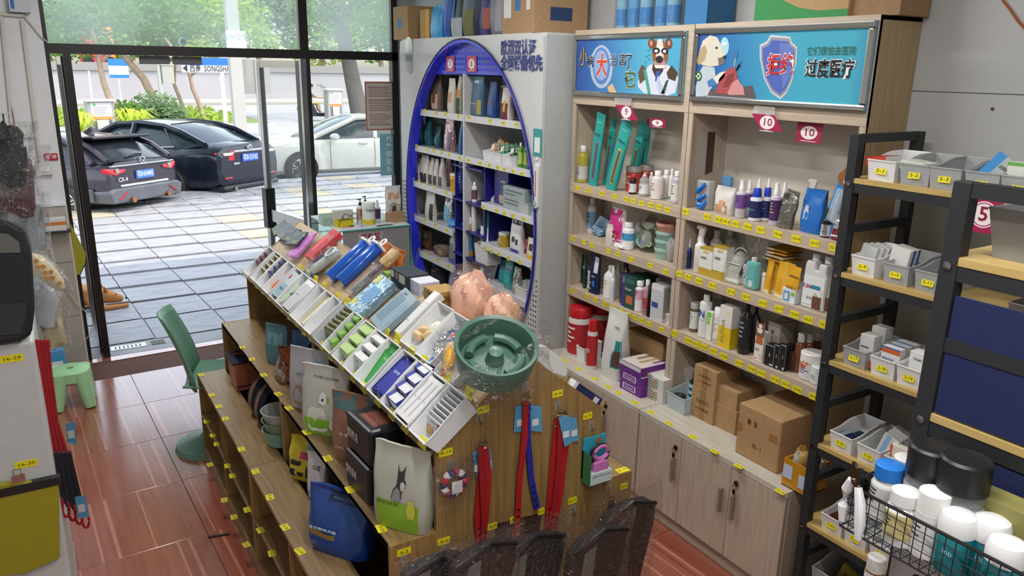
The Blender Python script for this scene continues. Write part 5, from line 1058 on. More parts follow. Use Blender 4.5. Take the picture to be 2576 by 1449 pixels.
def wrap(t,w,d,h,amp=.16,seed=3,z0=0,col='f4f8f8',flare=.25):
    """clear film bag around a thing's goods, flaring to a crinkled top"""
    rnd=random.Random(seed); ph=[(rnd.randint(2,7),rnd.uniform(2,9),rnd.uniform(0,6.3)) for _ in range(6)]; n,m=26,9; vs=[]
    for j in range(m+1):
        v=j/m
        for i in range(n):
            a=2*pi*i/n; q=1+amp*(.3+v)*sum(sin(f*a+g*v+p_) for f,g,p_ in ph)/3; k=1+flare*(v-.6)*2 if v > .6 else 1
            vs.append((w/2*pow_(cos(a),.6)*q*k,d/2*pow_(sin(a),.6)*q*(1-.6*v*v),z0+h*v))
    fs=[(j*n+i,j*n+(i+1) % n,(j+1)*n+(i+1) % n,(j+1)*n+i) for j in range(m) for i in range(n)]
    return B().add(vs,fs).build('clear_wrap',mt(col,'w'),t,smooth=True,w=0)
def mk_bin(t,w,d,h,col='e6e8ea',fin='p',back=1.35,thick=.0025,lip=.006):
    """open plastic bin, low in front, sides sweeping up to the back"""
    n=8; prof=[h*(1+(back-1)*(1/(1+math.exp(-(i/n-.42)*11)))) for i in range(n+1)]
    b=B(); o=[]; q=.9
    for ox in (0,thick):
        ring=[]; W_,D_=w/2-ox,d/2-ox
        for i in range(n+1): ring.append((-W_,-D_+2*D_*i/n,prof[i]))
        for i in range(n,-1,-1): ring.append((W_,-D_+2*D_*i/n,prof[i]))
        o.append(ring)
    k=len(o[0]); fs=[]; vs=[]
    for ring,s in ((o[0],1),(o[1],1)): vs += [(x*q,y*q if y < 0 else y*.96,0 if ring is o[0] else thick) for x,y,z in ring]+ring
    for i in range(k):
        j=(i+1) % k; fs += [(i,j,k+j,k+i),(2*k+j,2*k+i,3*k+i,3*k+j),(k+i,k+j,3*k+j,3*k+i)]
    fs += [tuple(range(k-1,-1,-1)),tuple(range(2*k,3*k))]
    b.add(vs,fs); body=b.build('tub',mt(col,fin),t,w=0,smooth=False)
    B().tube([(x,y,z) for x,y,z in o[0]],lip*.5,5,True).build('rim',mt(col,fin),t,w=0,smooth=True)
    return body
def sbin(label,c,w,d,h,tag=None,col='e6e8ea',fin='p',rot=RX,back=1.35,group=None,tw=.04,th=.022):
    t=thing('storage_bin',label,'bin',c,rot,group or CG[0]); mk_bin(t,w,d,h,col,fin,back)
    if tag:
        M=frame((0,-d/2*.955-.0014,h*.5),(1,0,0),(0,.06*d,h)) @ Matrix.Rotation(random.uniform(-.05,.05),4,'Z')
        g=B().box(-tw/2,tw/2,-th/2,th/2,0,.001).build('price_tag',mt(YEL,'s'),t,w=0); g.matrix_local=M; text(g,tag,th*.75,Matrix.Translation((0,0,.0014)),'1c1a12',0,fit=tw*.7)
    return t
def cylv(t,name,r,z0,z1,col,fin='p',n=20,c=(0,0)): return B().lathe([(r,z0),(r,z1)],n,(c[0],c[1],0)).build(name,mt(col,fin),t,smooth=True,w=0)
# ================================================================ GOODS: cabinet 9
CZ[0]=SH[0]; CG[0]='goods on cabinet 9'; cv(1400,250,3.37)
t=bottle('yellow green liquid bottle with white cap in a clear bag',180,700,395,92,'b9b034','e8eaea','d8dcd8',fin='g',X=2.68,lv=(.1,.45)); wrap(t,.12,.09,.2,.22,5,flare=.5)
def chew(label,bx,by,ty,wp,ring,X,side,tx=True):
    p,w_,h=put(bx,by,ty,wp,.03,X); t=thing('chew_pouch',label,'bag',p,lrot(RX,0.06,side),CG[0]); FR=mk_pouch(t,w_,.03,h,'2aa6a0',[(-.1,.5,.1,.62,ring),(-.02,.42,.12,.6,'6a5148')],[('宠物磨牙棒',0.1,.72,.035,.7,'1c3a3c'),('━',0.1,.88,.05,.4,'d8eeec')],top=.06,wob=.3,seal='238f8c',seed=int(bx)); return t
chew('teal chew stick pouch with a violet outline nearest the cabinet side',290,735,100,112,'a564b4',2.68,.2)
chew('teal chew stick pouch with a yellow outline leaning in front',440,765,130,135,'d0c83c',2.67,.36)
chew('teal chew stick pouch half hidden between two front pouches',400,700,140,70,'a564b4',2.76,.2); chew('teal chew stick pouch behind the red canisters',610,690,160,90,'c8c03c',2.79,.26); chew('rearmost teal chew stick pouch beside the empty back panel',690,680,150,60,'2a8a88',2.85,.2)
jar('red canister with clear rim lid in front',595,788,570,140,'b84034','8f8a86','a83a30',X=2.72,lh=.22,fin='g',tcol='e0c0b8'); jar('red canister with clear rim lid behind the dropper bottle',712,760,558,112,'b84034','8f8a86','a03028',X=2.79,lh=.2,tcol='e0c0b8')
bottle('small dark medicine bottle with a red cap',618,800,640,65,'2a1a1a','c0282c','d8dcdc',X=2.675,lv=(.1,.55)); bottle('clear dropper bottle with white and blue label',705,815,622,85,'c6ccd0','d8dcde','e6e8ea',X=2.675,head='drop',fin='t',lv=(.12,.5),sh=.2)
bottle('white capped bottle with fine red print',808,835,608,108,'ddd8d6','f0f0f0','e6dcd8',X=2.675,tcol='a05a54'); bottle('white capped bottle standing behind the red print bottle',892,800,600,84,'d8d4d2','eeeeee',X=2.75)
crumple('small crumpled clear sachet on the upper shelf',V(put(885,845,740,70,X=2.69)[0])+V((0,0,.015)),(.025,.02,.018),'e6eaea','sachet','sachet',seed=4)
bottle('slim white bottle with green stripe at the shelf end',948,860,590,42,'e2e4e2','f2f2f2','6aa868',X=2.71,lv=(.05,.15)); t=bottle('pale lavender bottle with a drawn dog label',975,887,610,90,'b9b6c6','f0f0f0','dfe0dc',X=2.675,lv=(.1,.62))
bottle('white bottle with white cap behind the dropper',780,800,618,40,'cfd2d2','eeeeee',X=2.8)
CZ[0]=SH[1]
bottle('white bottle behind the blue sachet stack',262,1110,835,78,'dfe3e8','f0f0f0','7a9ec4',X=2.76)
for k in range(6):
    p,w_,h=put(290,1165,1000,150,X=2.72); t=thing('sachet',['lowest','second','third','fourth','fifth','topmost'][k]+' pale blue sachet in the fanned stack','sachet',p+V((0.03,(k % 3-1)*.008,.004+k*.012)),lrot(RX+(k-2)*.14,.2 if k < 5 else 1.0,.12*(k-2)),CG[0])
    b_=B().box(-.038,.038,-.045,.045,0,.006).build('pack',mt('9cc4e0','p'),t,w=0,bevel=.003); B().poly([(-.02,-.03,.0068),(.02,-.03,.0068),(.02,.02,.0068),(-.02,.02,.0068)]).build('dog_print',mt('6f95c0','s'),b_,w=0); text(b_,'小狗',.012,Matrix.Translation((0,.03,.0072)),'2a4a80')
t=pouch('magenta floral printed bag beside the blue sachets',480,1240,880,190,.06,'d9d2cc',[(-.9,.9,.12,.85,'c42a80')],X=2.68,wob=.9)
for k,(x,v,c) in enumerate(((-.5,.6,'e45aa0'),(.1,.7,'d83a90'),(.4,.45,'d07030'),(-.3,.35,'6a9a50'),(.0,.3,'f0d0e0'),(.6,.7,'b02050'),(-.1,.5,'f090c0'))):
    B().lathe([(.016,0),(.012,-.003)],9,(x*.03,-.032,.09*v+.02),'y').build('flower',mt(c,'s'),t,w=0)
pouch('white crumpled pouch in front of the floral bag',430,1240,1060,90,.03,'d4cfc8',X=2.665,wob=1)
t=bottle('white pump bottle with a blue label',560,1278,1048,108,'e6e8ea','f4f4f4','4a9cd0',X=2.675,cw=.7,lv=(.35,.62)); 
p=put(500,1300,1240,40,X=2.655)[0]; t=thing('pump_nozzle','loose white pump nozzle resting at the shelf edge','nozzle',p+V((0,0,.012)),RX,CG[0]); B().lathe([(.02,0),(.02,.012),(.01,.016),(.007,.05)],12,(0,0,0),'x').build('stem',mt('eeeeee','p'),t,smooth=True,w=0); B().lathe([(.014,-.02),(.016,0)],12,(0,0,0),'x').build('collar',mt('e2e2e2','p'),t,w=0)
bottle('small white bottle beside the steel bowls',650,1180,1040,80,'dde0e2','eeeeee','b0d0b8',X=2.78)
def steelbowl(label,bx,by,ty,wp,X):
    p,w_,h=put(bx,by,ty,wp,X=X); r=w_/2; t=thing('pet_bowl',label,'bowl',p+V((0,0,h/2)),lrot(RX,radians(62)),CG[0])
    B().lathe([(r*.75,-r*.45),(r,0),(r*1.02,.006),(r*.95,.004)],26).build('green_shell',mt('a9c8a0','p'),t,smooth=True,w=0); B().lathe([(.001,-r*.34),(r*.62,-r*.32),(r*.84,-.0),(r*.9,.007)],26).build('steel_liner',mt('c9c9c6','c'),t,smooth=True,w=0)
    for a in (2.4,3.5,-.4): B().tube([(r*1.12*cos(a)+.011*cos(q_),r*1.12*sin(a)+.011*sin(q_),0) for q_ in [k*pi/5 for k in range(10)]],.004,5,True).build('ear_loop',mt('a9c8a0','p'),t,w=0)
steelbowl('steel lined green pet bowl in the lower position',685,1315,1090,150,2.70); CZ[0]=SH[1]+.085; steelbowl('steel lined green pet bowl perched above the other',745,1080,930,145,2.74); CZ[0]=SH[1]
for k,(c,lb) in enumerate((('9fc8c0','bottom'),('9fc8c0','second'),('9fc8c0','third'),('d8a090','pink top'))):
    p,w_,h=put(840,1368,1045,185,X=2.69); r=w_/2*(.95+.07*k); z=k*h*.235; t=thing('plastic_bowl',lb+' slow feeder bowl of the stacked set' if k < 3 else 'pink slow feeder bowl on top of the teal stack','bowl',p+V((0,-.006*k,z)),RX,CG[0])
    B().lathe([(r*.8,0),(r*.85,.004),(r*.93,h*.2),(r*1.0,h*.22),(r,h*.3),(r*.95,h*.3),(r*.82,.012),(.001,.01)],26).build('bowl',mt(c,'p'),t,smooth=True,w=0)
crumple('grey plastic bag slumped at the end of the bowl shelf',V(put(930,1392,1150,110,X=2.69)[0])+V((0,0,.06)),(.03,.03,.065),'b9b9b4',fin='k',seed=9,amp=.1)
CZ[0]=SH[2]; cv(1400,560,3.15)
for k,bx in enumerate((185,213)): pouch(['dark green snack pouch at the end of the shelf','dark green snack pouch next to the navy pouch'][k],bx,462+k*8,250,34,.02,'1d3a30',[(-.5,.5,.5,.8,'2a5a44')],[('冻干',0,.6,.1,.6,'d8e4dc')],X=2.69+.05*(1-k))
t=pouch('navy treat pouch with white vertical lettering',275,555,255,118,.04,'16244a',[(.1,.9,.55,.95,'d4dae4'),(.1,.6,.2,.34,'3a7ac0')],[('宠物零食',.3,.45,.04,.4,'d8e0ee')],X=2.665)
text(t,'joyme',.045,frame((-.028,-.024,.08),(0,0,1),(-1,0,0)),'f0f2f6',.02,fit=.11)
bottle('large white round shouldered bottle on the third shelf',378,590,345,108,'e2e4e6','f4f4f4','eaecee',X=2.67,sh=.2,tcol='c0b060',cw=.4); bottle('white applicator syringe bottle beside the round bottle',425,582,345,38,'e6e8ea','f4f4f4',X=2.665,ch=.3,nk=.3)
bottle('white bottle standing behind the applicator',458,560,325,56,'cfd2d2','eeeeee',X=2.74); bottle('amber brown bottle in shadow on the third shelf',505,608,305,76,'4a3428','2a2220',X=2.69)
carton('violet blue supplement box behind the green fish box',530,628,415,44,.12,'3a3a84',[('f',.1,.9,.75,.95,'6a6ab0')],X=2.67); carton('dark green supplement box with an orange fish',572,668,430,88,.16,'1f4a40',[('f',.2,.8,.15,.4,'c86a3a'),('f',.1,.9,.8,.92,'2f6a58'),('r',.05,.95,.1,.9,'2a3a3a')],[('f','hair',.4,.6,.12,.6,'d8e6e0')],X=2.665)
bottle('white bottle with a pink label on the third shelf',620,695,463,82,'e4e4e6','eeeeee','d8a8c4',X=2.665,lv=(.4,.72),cw=.75); bottle('pink speckled bottle with white cap',685,717,455,64,'c49098','eeeeee','c04858',X=2.66,lv=(.2,.5)); bottle('slim black tube bottle on the third shelf',716,738,500,46,'1c1c20','26262a',X=2.655,ch=.25,nk=.9,cw=.95)
carton('silver white tall carton with a blue badge',785,768,495,98,.12,'c6c6cc',[('f',.1,.6,.35,.5,'2a4a90'),('f',.05,.95,.85,.97,'dcdce0'),('r',.05,.95,.1,.95,'8d8d90')],X=2.66); bottle('small white bottle behind the pink speckled one',765,640,445,72,'c9cccc','e6e6e6',X=2.78)
for k in range(4):
    p,w_,h=put(868,762,700,90,X=2.68); t=thing('packet',['lowest','second','third','top'][k]+' clear white packet stacked at the shelf end','packet',p+V((0,0,k*.012)),lrot(RX+.2*k-.3,.05,.1),CG[0]); mk_box(t,.075,.05,.01,'d8dad8',[('t',.2,.8,.2,.8,'f0f0ee')])
CZ[0]=ZT
jar('large red tub with red screw lid',100,1037,675,198,'d8d4d0','c0222c','b02830',X=2.595,lh=.2,lv=(.05,.68),lid_r=.92); t=jar('second red tub with red lid behind the first',272,985,650,165,'d8d4d0','b81f28','a02028',X=2.74,lh=.2,lv=(.05,.7),lid_r=.92)
p,w_,h=put(190,1080,965,110,.12,X=2.61); sbin('white bin holding a navy pouch between the red jars',p,w_,.13,h*.8); pouch('navy blue pouch standing in the white bin',178,1040,850,80,.03,'1c3550',[(-.8,.8,.2,.8,'2a5a80')],X=2.65,z=ZT+.004)
jar('smaller red jar with red cap',240,1155,780,86,'d8d4d0','c0222c','b8282c',X=2.555,lh=.22,lv=(.08,.7),lid_r=.8,tx='920')
t=pouch('large white pack of puppy pads',395,1240,705,218,.12,'d9dbd8',[(.3,.98,.2,.6,'1f8a8c'),(.4,.95,.22,.45,'5a4038')],[('5 84片',.5,.78,.05,.3,'2a5a5a')],X=2.565,top=.05,wob=.8)
carton('brown carton behind the tissue packs',690,1012,900,300,.16,'a5794a',[('f',.1,.9,.1,.3,'8d6238')],[('f','营养食品有限公司',.5,.5,.2,.7,'5a3c20')],X=2.735,mat=cardboard('a5794a'))
for k,(y0,y1) in enumerate(((1350,1232),(1265,1155))): carton(['lowest violet tissue pack in the stack','middle violet tissue pack in the stack'][k],580,1350,1350-95,172,.1,'6a2a8c',[('f',.15,.75,.2,.8,'e0d0e8'),('f',.2,.7,.28,.72,'7a3a9c'),('t',0,1,0,1,'d8ccd8')],[('f','Tempia',.45,.5,.25,.4,'f4eef8')],X=2.555,z=ZT+k*.056,name='tissue_pack',hh=.055)
carton('long violet tissue box with animal prints on top of the stack',580,1180,1090,172,.28,'6a2a8c',[('t',.02,.98,.02,.98,'d6d0cc'),('t',.2,.35,.3,.7,'a08050'),('t',.5,.62,.2,.6,'b09a60'),('t',.75,.85,.4,.8,'8a5a70'),('f',0,1,.55,1,'d9d4d4')],X=2.553,z=ZT+.1125,name='tissue_box',hh=.05)
def ringbox(label,z,k):
    t=carton(label,750,1392,1258,172,.12,'d8d6d2',X=2.60,z=z,name='tissue_box',hh=.0655); w_=.1
    for j in range(14):
        c=('c07038','4a9a8c','b04838','6a8a50')[j % 4]; x=-.035+.022*(j % 4)+random.uniform(-.003,.003); zz=.012+.016*(j // 4)+random.uniform(-.002,.002)
        B().tube([(x+.0085*cos(a),-.0607,zz+.0085*sin(a)) for a in [q_*pi/4 for q_ in range(8)]],.002,4,True).build('ring_print',mt(c,'s'),t,w=0)
ringbox('lower white tissue box printed with coloured rings',ZT,0); ringbox('upper white tissue box printed with coloured rings',ZT+.066,1)
# ================================================================ GOODS: cabinet 10
CZ[0]=SH[0]; CG[0]='goods on cabinet 10'; cv(1680,300,4.262)
bottle('pale lavender bottle behind the blue tools',345,800,540,92,'b4b2c2','f0f0f0',X=2.78); 
p,w_,h=put(345,965,640,190,.05,X=2.68); t=thing('grooming_tool_pack','clear blister pack of blue handled grooming tools','pack',p,RX,CG[0]); B().box(-w_/2,w_/2,-.02,.02,0,h*.95).build('blister',mt('d4dade','t'),t,w=0,bevel=.008)
for k,(x0,z0,x1,z1) in enumerate(((-.3,.55,.25,.85),(-.2,.3,.35,.5),(-.25,.12,.1,.2),(.1,.05,.4,.3))): B().tube([(x0*w_,-.026,z0*h),((x0+x1)/2*w_,-.03,(z0+z1)/2*h),(x1*w_,-.026,z1*h)],[.011,.013,.009],8).build('handle',mt('2a78d0','g'),t,smooth=True,w=0)
p,w_,h=put(585,900,590,170,.04,X=2.76); t=thing('slicker_brush','blue bristle brush in a clear bag','brush',p,RX,CG[0]); B().box(-w_*.4,w_*.4,-.012,.012,h*.35,h*.95).build('bristle_pad',mt('4a94cc','m'),t,w=0,bevel=.01); B().tube([(0,0,0),(0,0,h*.4)],.012,8).build('handle',mt('2a78d0','g'),t,w=0); wrap(t,w_*1.3,.05,h*1.15,.2,8,flare=.4)
t=pouch('frosted bag of pale chews beside the blue tools',565,1000,725,260,.05,'d4d2cc',[(-.7,.6,.05,.35,'b98a64'),(-.3,.3,.05,.5,'c69a70')],X=2.67,wob=1)
def spr(label,bx,by,ty,wp,lab,X,col='d9d6e0',tx=None,lv=(.25,.62),tc='26282c'): bottle(label,bx,by,ty,wp,col,'f2f2f4',lab,tx,X=X,head='mist',ch=.28,nk=.55,sh=.07,lv=lv,tcol=tc)
spr('white mist spray bottle with violet label and orange dot',730,1052,655,108,'7a52a0',2.675); spr('white mist spray bottle behind the orange dot bottle',822,1030,650,78,'7a52a0',2.74)
bottle('navy label bottle with bright blue cap in front',886,1062,745,130,'e2e4ea','1c3cc0','1d2660','shampoo',X=2.675,ch=.26,nk=.62,cw=.66,sh=.05,lv=(.1,.62),tcol='5ac0b0'); bottle('navy label bottle with blue cap behind the front one',1008,1050,738,104,'e2e4ea','1c3cc0','1d2660',X=2.72,ch=.26,nk=.62,cw=.66,sh=.05,lv=(.1,.62),tcol='8a90c0')
spr('white topped mist bottle peeking above the navy bottle',925,1000,640,74,'6a62a0',2.79); spr('white topped mist bottle peeking above the second navy bottle',1030,1000,638,68,'6a62a0',2.80)
spr('lavender mist spray bottle with a gold crest label',1100,1085,685,108,'4a2a60',2.672,'d6cce0',lv=(.12,.6),tc='c9b060'); spr('lavender mist spray bottle behind the crest bottle',1195,1060,680,78,'5a3a70',2.73,'d6cce0')
pouch('crinkled silver foil pouch leaning on the shelf',1215,1180,755,190,.035,'8a8a84',X=2.665,fin='f',wob=1.6,side=.16); bottle('white trigger spray bottle behind the blue bag',1480,1040,645,120,'e2e4e6','f2f2f2',X=2.8,head='spray',ch=.34)
pouch('bright blue bag in a clear sleeve',1500,1150,755,270,.06,'1f6cc0',[(-.6,-.2,.3,.62,'c9ccd0')],X=2.685,wob=1.2); pouch('black outer pouch at the end of the blue bag',1600,1150,760,120,.03,'222428',X=2.77,wob=.6)
p,w_,h=put(1690,1190,680,190,.02,X=2.675); t=thing('blister_card','blue hanging card with a printed dog head header','card',p,lrot(RX,-.06,.22),CG[0])
B().box(-w_/2,w_/2,-.002,.002,0,h).build('card',mt('2a86d0','p'),t,w=0); B().box(-w_*.32,w_*.32,-.018,-.002,h*.3,h*.92).build('blister',mt('cfe2f0','t'),t,w=0,bevel=.006); B().prism([(.042*cos(a)*(1.1 if sin(a) < .2 else .9),h*1.14+.042*sin(a)) for a in [k*pi/8 for k in range(16)]],lambda u,v,d: (u,d,v),-.003,.002).build('dog_header',mt('8d5a34','s'),t,w=0)
B().prism([(-.008,h*1.04),(.008,h*1.04),(.012,h*1.2),(-.012,h*1.2)],lambda u,v,d: (u,d,v),-.0045,-.003).build('white_blaze',mt('e6e0d8','s'),t,w=0); B().lathe([(.012,0),(.012,-.003)],10,(0,-.003,h*1.06),'y').build('muzzle',mt('e6e0d8','s'),t,w=0); B().tube([(0,-.012,h*.35),(0,-.014,h*.85)],.006,8).build('tool',mt('d9e6f0','c'),t,w=0)
t=bottle('small black bottle with white vertical label',1652,1278,960,100,'16171a','16171a','dfe0de',X=2.665,lv=(.05,.45),ch=.32,nk=.5,cw=.5); text(t,'OHYES!',.03,frame((.008,-.0215,.035),(0,0,-1),(1,0,0)),'1a1a1a',.02,fit=.05)
pouch('upper clear packet of dark red treats by the black post',1812,1215,1030,150,.03,'c9ccce',[(-.8,.8,.1,.45,'7a1f2c')],X=2.67,fin='f',wob=1); p,w_,h=put(1800,1318,1200,170,X=2.66); t=thing('treat_packet','clear packet of red treats lying at the shelf end','packet',p+V((0,0,.002)),RX,CG[0]); mk_box(t,.07,.06,.02,'c0c4c6',[('t',.1,.9,.1,.8,'8a2430'),('f',.1,.9,.1,.6,'8a2430')],fin='f',bev=.006)
bottle('pale bottle with white cap beside the cabinet divider',280,830,640,60,'b4b2c2','f0f0f0',X=2.83)
CZ[0]=SH[1]; cv(1680,560,4.829)
bottle('navy spray bottle with white nozzle at the shelf end',210,570,195,78,'26327c','e6eaee',X=2.69,head='mist',ch=.3,lab='1d2660',lv=(.05,.5),tcol='c0c8e0'); t=bottle('white trigger spray bottle with red splash label',320,628,40,145,'e6e4e2','f4f4f4',None,X=2.67,head='spray',ch=.34)
for a,v,q in ((-.2,.45,.5),(.25,.4,.4),(-.3,.12,.25)): B().add([(.0225*1.02*sin(a+q*cos(s_))*.62/.62,-.0232*cos(a+q*cos(s_)),.14*v+.02*q*sin(s_)*1.6) for s_ in [j*pi/6 for j in range(12)]],[tuple(range(12))]).build('red_print',mt('c0242c','s'),t,w=0)
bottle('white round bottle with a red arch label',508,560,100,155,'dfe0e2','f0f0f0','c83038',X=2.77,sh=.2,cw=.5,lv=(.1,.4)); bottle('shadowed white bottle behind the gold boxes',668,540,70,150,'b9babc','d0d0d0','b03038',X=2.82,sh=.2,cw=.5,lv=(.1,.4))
for k,(bx,by,ty,wp,lb) in enumerate(((440,668,310,160,'white and gold carton standing in front'),(610,640,290,160,'white and gold carton beside the slotted scoop'))): carton(lb,bx,by,ty,wp,.05,'dfe0dc',[('f',0,1,0,.26,'b59a2c'),('f',0,1,.93,1,'b59a2c'),('t',0,1,0,1,'b59a2c'),('f',.3,.7,.82,.88,'c9b050')],[('f','宠物营养',.35,.62,.1,.45,'2a2c30')],X=2.675)
p,w_,h=put(715,715,330,300,.12,X=2.67); t=thing('slotted_scoop','white slotted plastic scoop in a clear bag','scoop',p,RX,CG[0]); 
for k in range(15):
    x=-w_*.42+k*w_*.06; zt_=h*.92*sqrt(max(.05,1-((x-w_*.12)/(w_*.62)) ** 2)); B().tube([(x,-.03-.02*q_,.014+(zt_-.02)*q_) for q_ in (0,.33,.66,1)] if 0 else [(x,-.045+.05*q_*q_,.02+(zt_-.02)*q_) for q_ in (0,.33,.66,1)],.0022,5).build('slat',mt('e2e4dc','p'),t,w=0)
B().prism([(-w_*.5,0),(w_*.5,0),(w_*.48,.022),(-w_*.46,.022)],lambda u,v,d: (u,d,v),-.05,.05).build('base_band',mt('e2e4dc','p'),t,w=0,bevel=.008); B().tube([(-w_*.42+k*w_*.06,.004-.0*k,.02+h*.9*sqrt(max(.05,1-((-w_*.42+k*w_*.06-w_*.12)/(w_*.62)) ** 2))-.0) for k in range(15)],.004,6).build('top_rim',mt('e2e4dc','p'),t,w=0)
B().tube([(-w_*.42+k*w_*.06,-.036,.02+h*.45) for k in range(15)],.003,5).build('cross_rib',mt('e2e4dc','p'),t,w=0); wrap(t,w_*1.1,.13,h*1.25,.15,12,flare=.1)
p,w_,h=put(970,815,450,215,.05,X=2.67); t=thing('shower_gel_pack','teal bottle lettered along its side in a clear bag','bottle',p,RX,CG[0]); B().box(-w_*.42,w_*.42,-.02,.02,0,h*.92).build('bottle',mt('66c4c4','g'),t,w=0,bevel=.012); cylv(t,'cap',.012,h*.9,h*1.05,'e8ecec'); text(t,'SHOWER',.035,frame((-w_*.34,-.0215,h*.46),(0,0,1),(-1,0,0)),'e6f4f4',.02,fit=h*.72)
B().box(-w_*.05,w_*.2,-.0215,-.02,h*.1,h*.3).build('sticker',mt('e6eaea','s'),t,w=0); wrap(t,w_*1.15,.06,h*1.75,.2,14,flare=.6)
bottle('small white jar beside the yellow pouches',1133,830,610,52,'dfe2e0','eeeeee',X=2.70,cw=.9,ch=.2)
for k,(bx,by,ty,wp,X,lb) in enumerate(((1180,890,450,90,2.70,'yellow supplement pouch farthest along the row'),(1250,905,450,110,2.72,'yellow supplement pouch second along the row'),(1320,915,470,110,2.69,'yellow supplement pouch third along the row'),(1400,935,490,150,2.68,'yellow supplement pouch fourth along the row'),(1455,945,525,200,2.665,'yellow supplement pouch with black print nearest the white carton'))):
    pouch(lb,bx,by,ty,wp,.02,'e0a82a' if k % 2 == 0 else 'd8b040',[(-.9,.9,.0,.1,'e6d8b0'),(-.5,.8,.2,.5,'d89a20')],[('0零添加',.2,.72,.07,.7,'2a2418'),('宠物鱼油',.2,.42,.08,.75,'5a4a20')] if k == 4 else (),X=X,side=.06,wob=.6)
for k in range(4):
    p,w_,h=put(1350,470,380,300,X=2.74); zz=topz(p,pxy(0,460)[1]); t=thing('envelope_pouch',['lowest','second','third','topmost'][k]+' yellow pouch lying across the upright yellow pouches','bag',(p.x-.02,p.y+.004*(k % 2),SH[1]+.147+k*.016),lrot(RX+(k-1.5)*.09,.0,.05*(k % 2)),CG[0])
    mk_box(t,.1,.13,.007,('d8962a','e6d9b0','d89a24','dca832')[k],[('t',.1,.9,.1,.5,'e0b850'),('f',.0,.4,0,1,'f0e6c8')],bev=.003)
carton('small white carton with blue star print',1450,1003,800,160,.045,'dfe4e8',[('f',.1,.6,.1,.8,'6a9ad0'),('f',.2,.45,.25,.65,'dfe8f2'),('f',.68,.95,.55,.8,'8ab82a')],X=2.66)
p,w_,h=put(1735,1028,400,330,.07,X=2.672); t=thing('twin_neck_bottle','large white twin neck bottle with a blue and red label','bottle',p,RX,CG[0]); B().prism([(-.5,0),(.5,0),(.52,.05),(.52,.62),(.46,.7),(.46,.86),(.14,.86),(.1,.72),(-.02,.72),(-.04,.88),(-.42,.88),(-.48,.78)],lambda u,v,d: (u*w_*.98,d,v*h),-.033,.033).build('jug',mt('d4d8da','g'),t,w=0,bevel=.01)
for x in (-.23,.3): cylv(t,'cap',w_*.14,h*.87,h,'eef0f0',c=(x*w_,0))
l=B().box(-w_*.44,w_*.46,-.0345,-.033,h*.08,h*.6).build('label',mt('e2e6e8','s'),t,w=0); B().box(-w_*.44,w_*.3,-.0352,-.0345,h*.38,h*.45).build('blue_stripe',mt('2f86a8','s'),l,w=0); b_=B().box(-w_*.38,-w_*.1,-.0358,-.0352,h*.385,h*.445).build('red_badge',mt('b8283c','s'),l,w=0); text(l,'鼻宁',.018,TF(-w_*.24,-.0365,h*.415),'f4f0f0'); text(l,'驱虫喷剂',.014,TF(0,-.036,h*.2),'3a4248',fit=w_*.5)
pouch('clear bag of brown dried treats',1775,1130,700,150,.03,'c2bdb6',[(-.8,.8,.05,.45,'6b4630')],X=2.668,wob=.8,fin='k'); pouch('clear bag of brown dried treats beside the silver bottle',1905,1140,690,120,.03,'c2bdb6',[(-.8,.8,.05,.45,'5e3e2a')],X=2.68,wob=.8,fin='k')
bottle('silver metal bottle half behind the black post',1995,1165,765,90,'b4b6ba','c4c6c8',X=2.66,fin='c',cw=.4)
CZ[0]=SH[2]; cv(1640,740,4.829)
jar('clear jar with silver lid and white label',462,440,105,112,'6f5a48','b0b2b2','dcdedc',X=2.69,lh=.2,tcol='8a8c8c'); t=bottle('tall white bottle with a blue letter mark',572,522,12,150,'e2e3e5','eef0f0',X=2.672,ch=.13,cw=.5,sh=.08); text(t,'N',.05,TF(.006,-.031,.12),'1f4fa0',.03); text(t,'PET CARE',.01,TF(0,-.031,.09),'3a5a90')
bottle('grey green bottle standing behind the tall white one',740,500,-20,150,'9a9c98','b0b2b0',X=2.79); carton('slim white carton with lime print',678,545,215,62,.04,'e2e6de',[('f',0,.8,.8,.98,'78c83c'),('f',0,.6,.55,.78,'9ad060')],X=2.68); bottle('white spray tube with red print',745,592,168,104,'e6e6e4','f2f2f0','ecece8',X=2.665,ch=.25,nk=.97,cw=1.0,sh=.01,tcol='b06a4a')
t=carton('tall yellow and white carton lettered upwards',860,660,150,150,.06,'e2e0dc',[('f',0,1,0,.5,'e0c01c'),('r',0,1,0,.5,'d8b81c'),('f',.55,.8,.82,.9,'e8e0b0')],X=2.665); text(t,'ALPHA',.03,frame((-.01,-.0315,.08),(0,0,1),(-1,0,0)),'b09a50',.01,fit=.12)
bottle('black bottle with dark red base',1058,692,108,155,'2a2226','141416','1c2024',X=2.668,ch=.18,cw=.36,sh=.12,lv=(.12,.7),tcol='8a94a0'); bottle('black bottle standing behind the first black bottle',1185,672,140,110,'2a1f22','141416','1c1c20',X=2.73,ch=.18,cw=.36,lv=(.12,.7),tcol='5a6068')
p,w_,h=put(1282,780,560,135,.045,X=2.672); t=thing('cat_carton','white carton with a die cut cartoon cat on its lid','box',p,RX,CG[0]); hh=topz(p-V((.02,0,0)),pxy(0,460)[1])-CZ[0]; mk_box(t,w_,.045,hh,'e0dcd6',[('f',.1,.35,.06,.1,'c05a28'),('f',.62,.92,.08,.24,'b8784a'),('f',.66,.88,.1,.22,'e0dcd6')],[('f','猫咪营养',.35,.4,.08,.5,'6a5a50')])
FZ=hh+.026
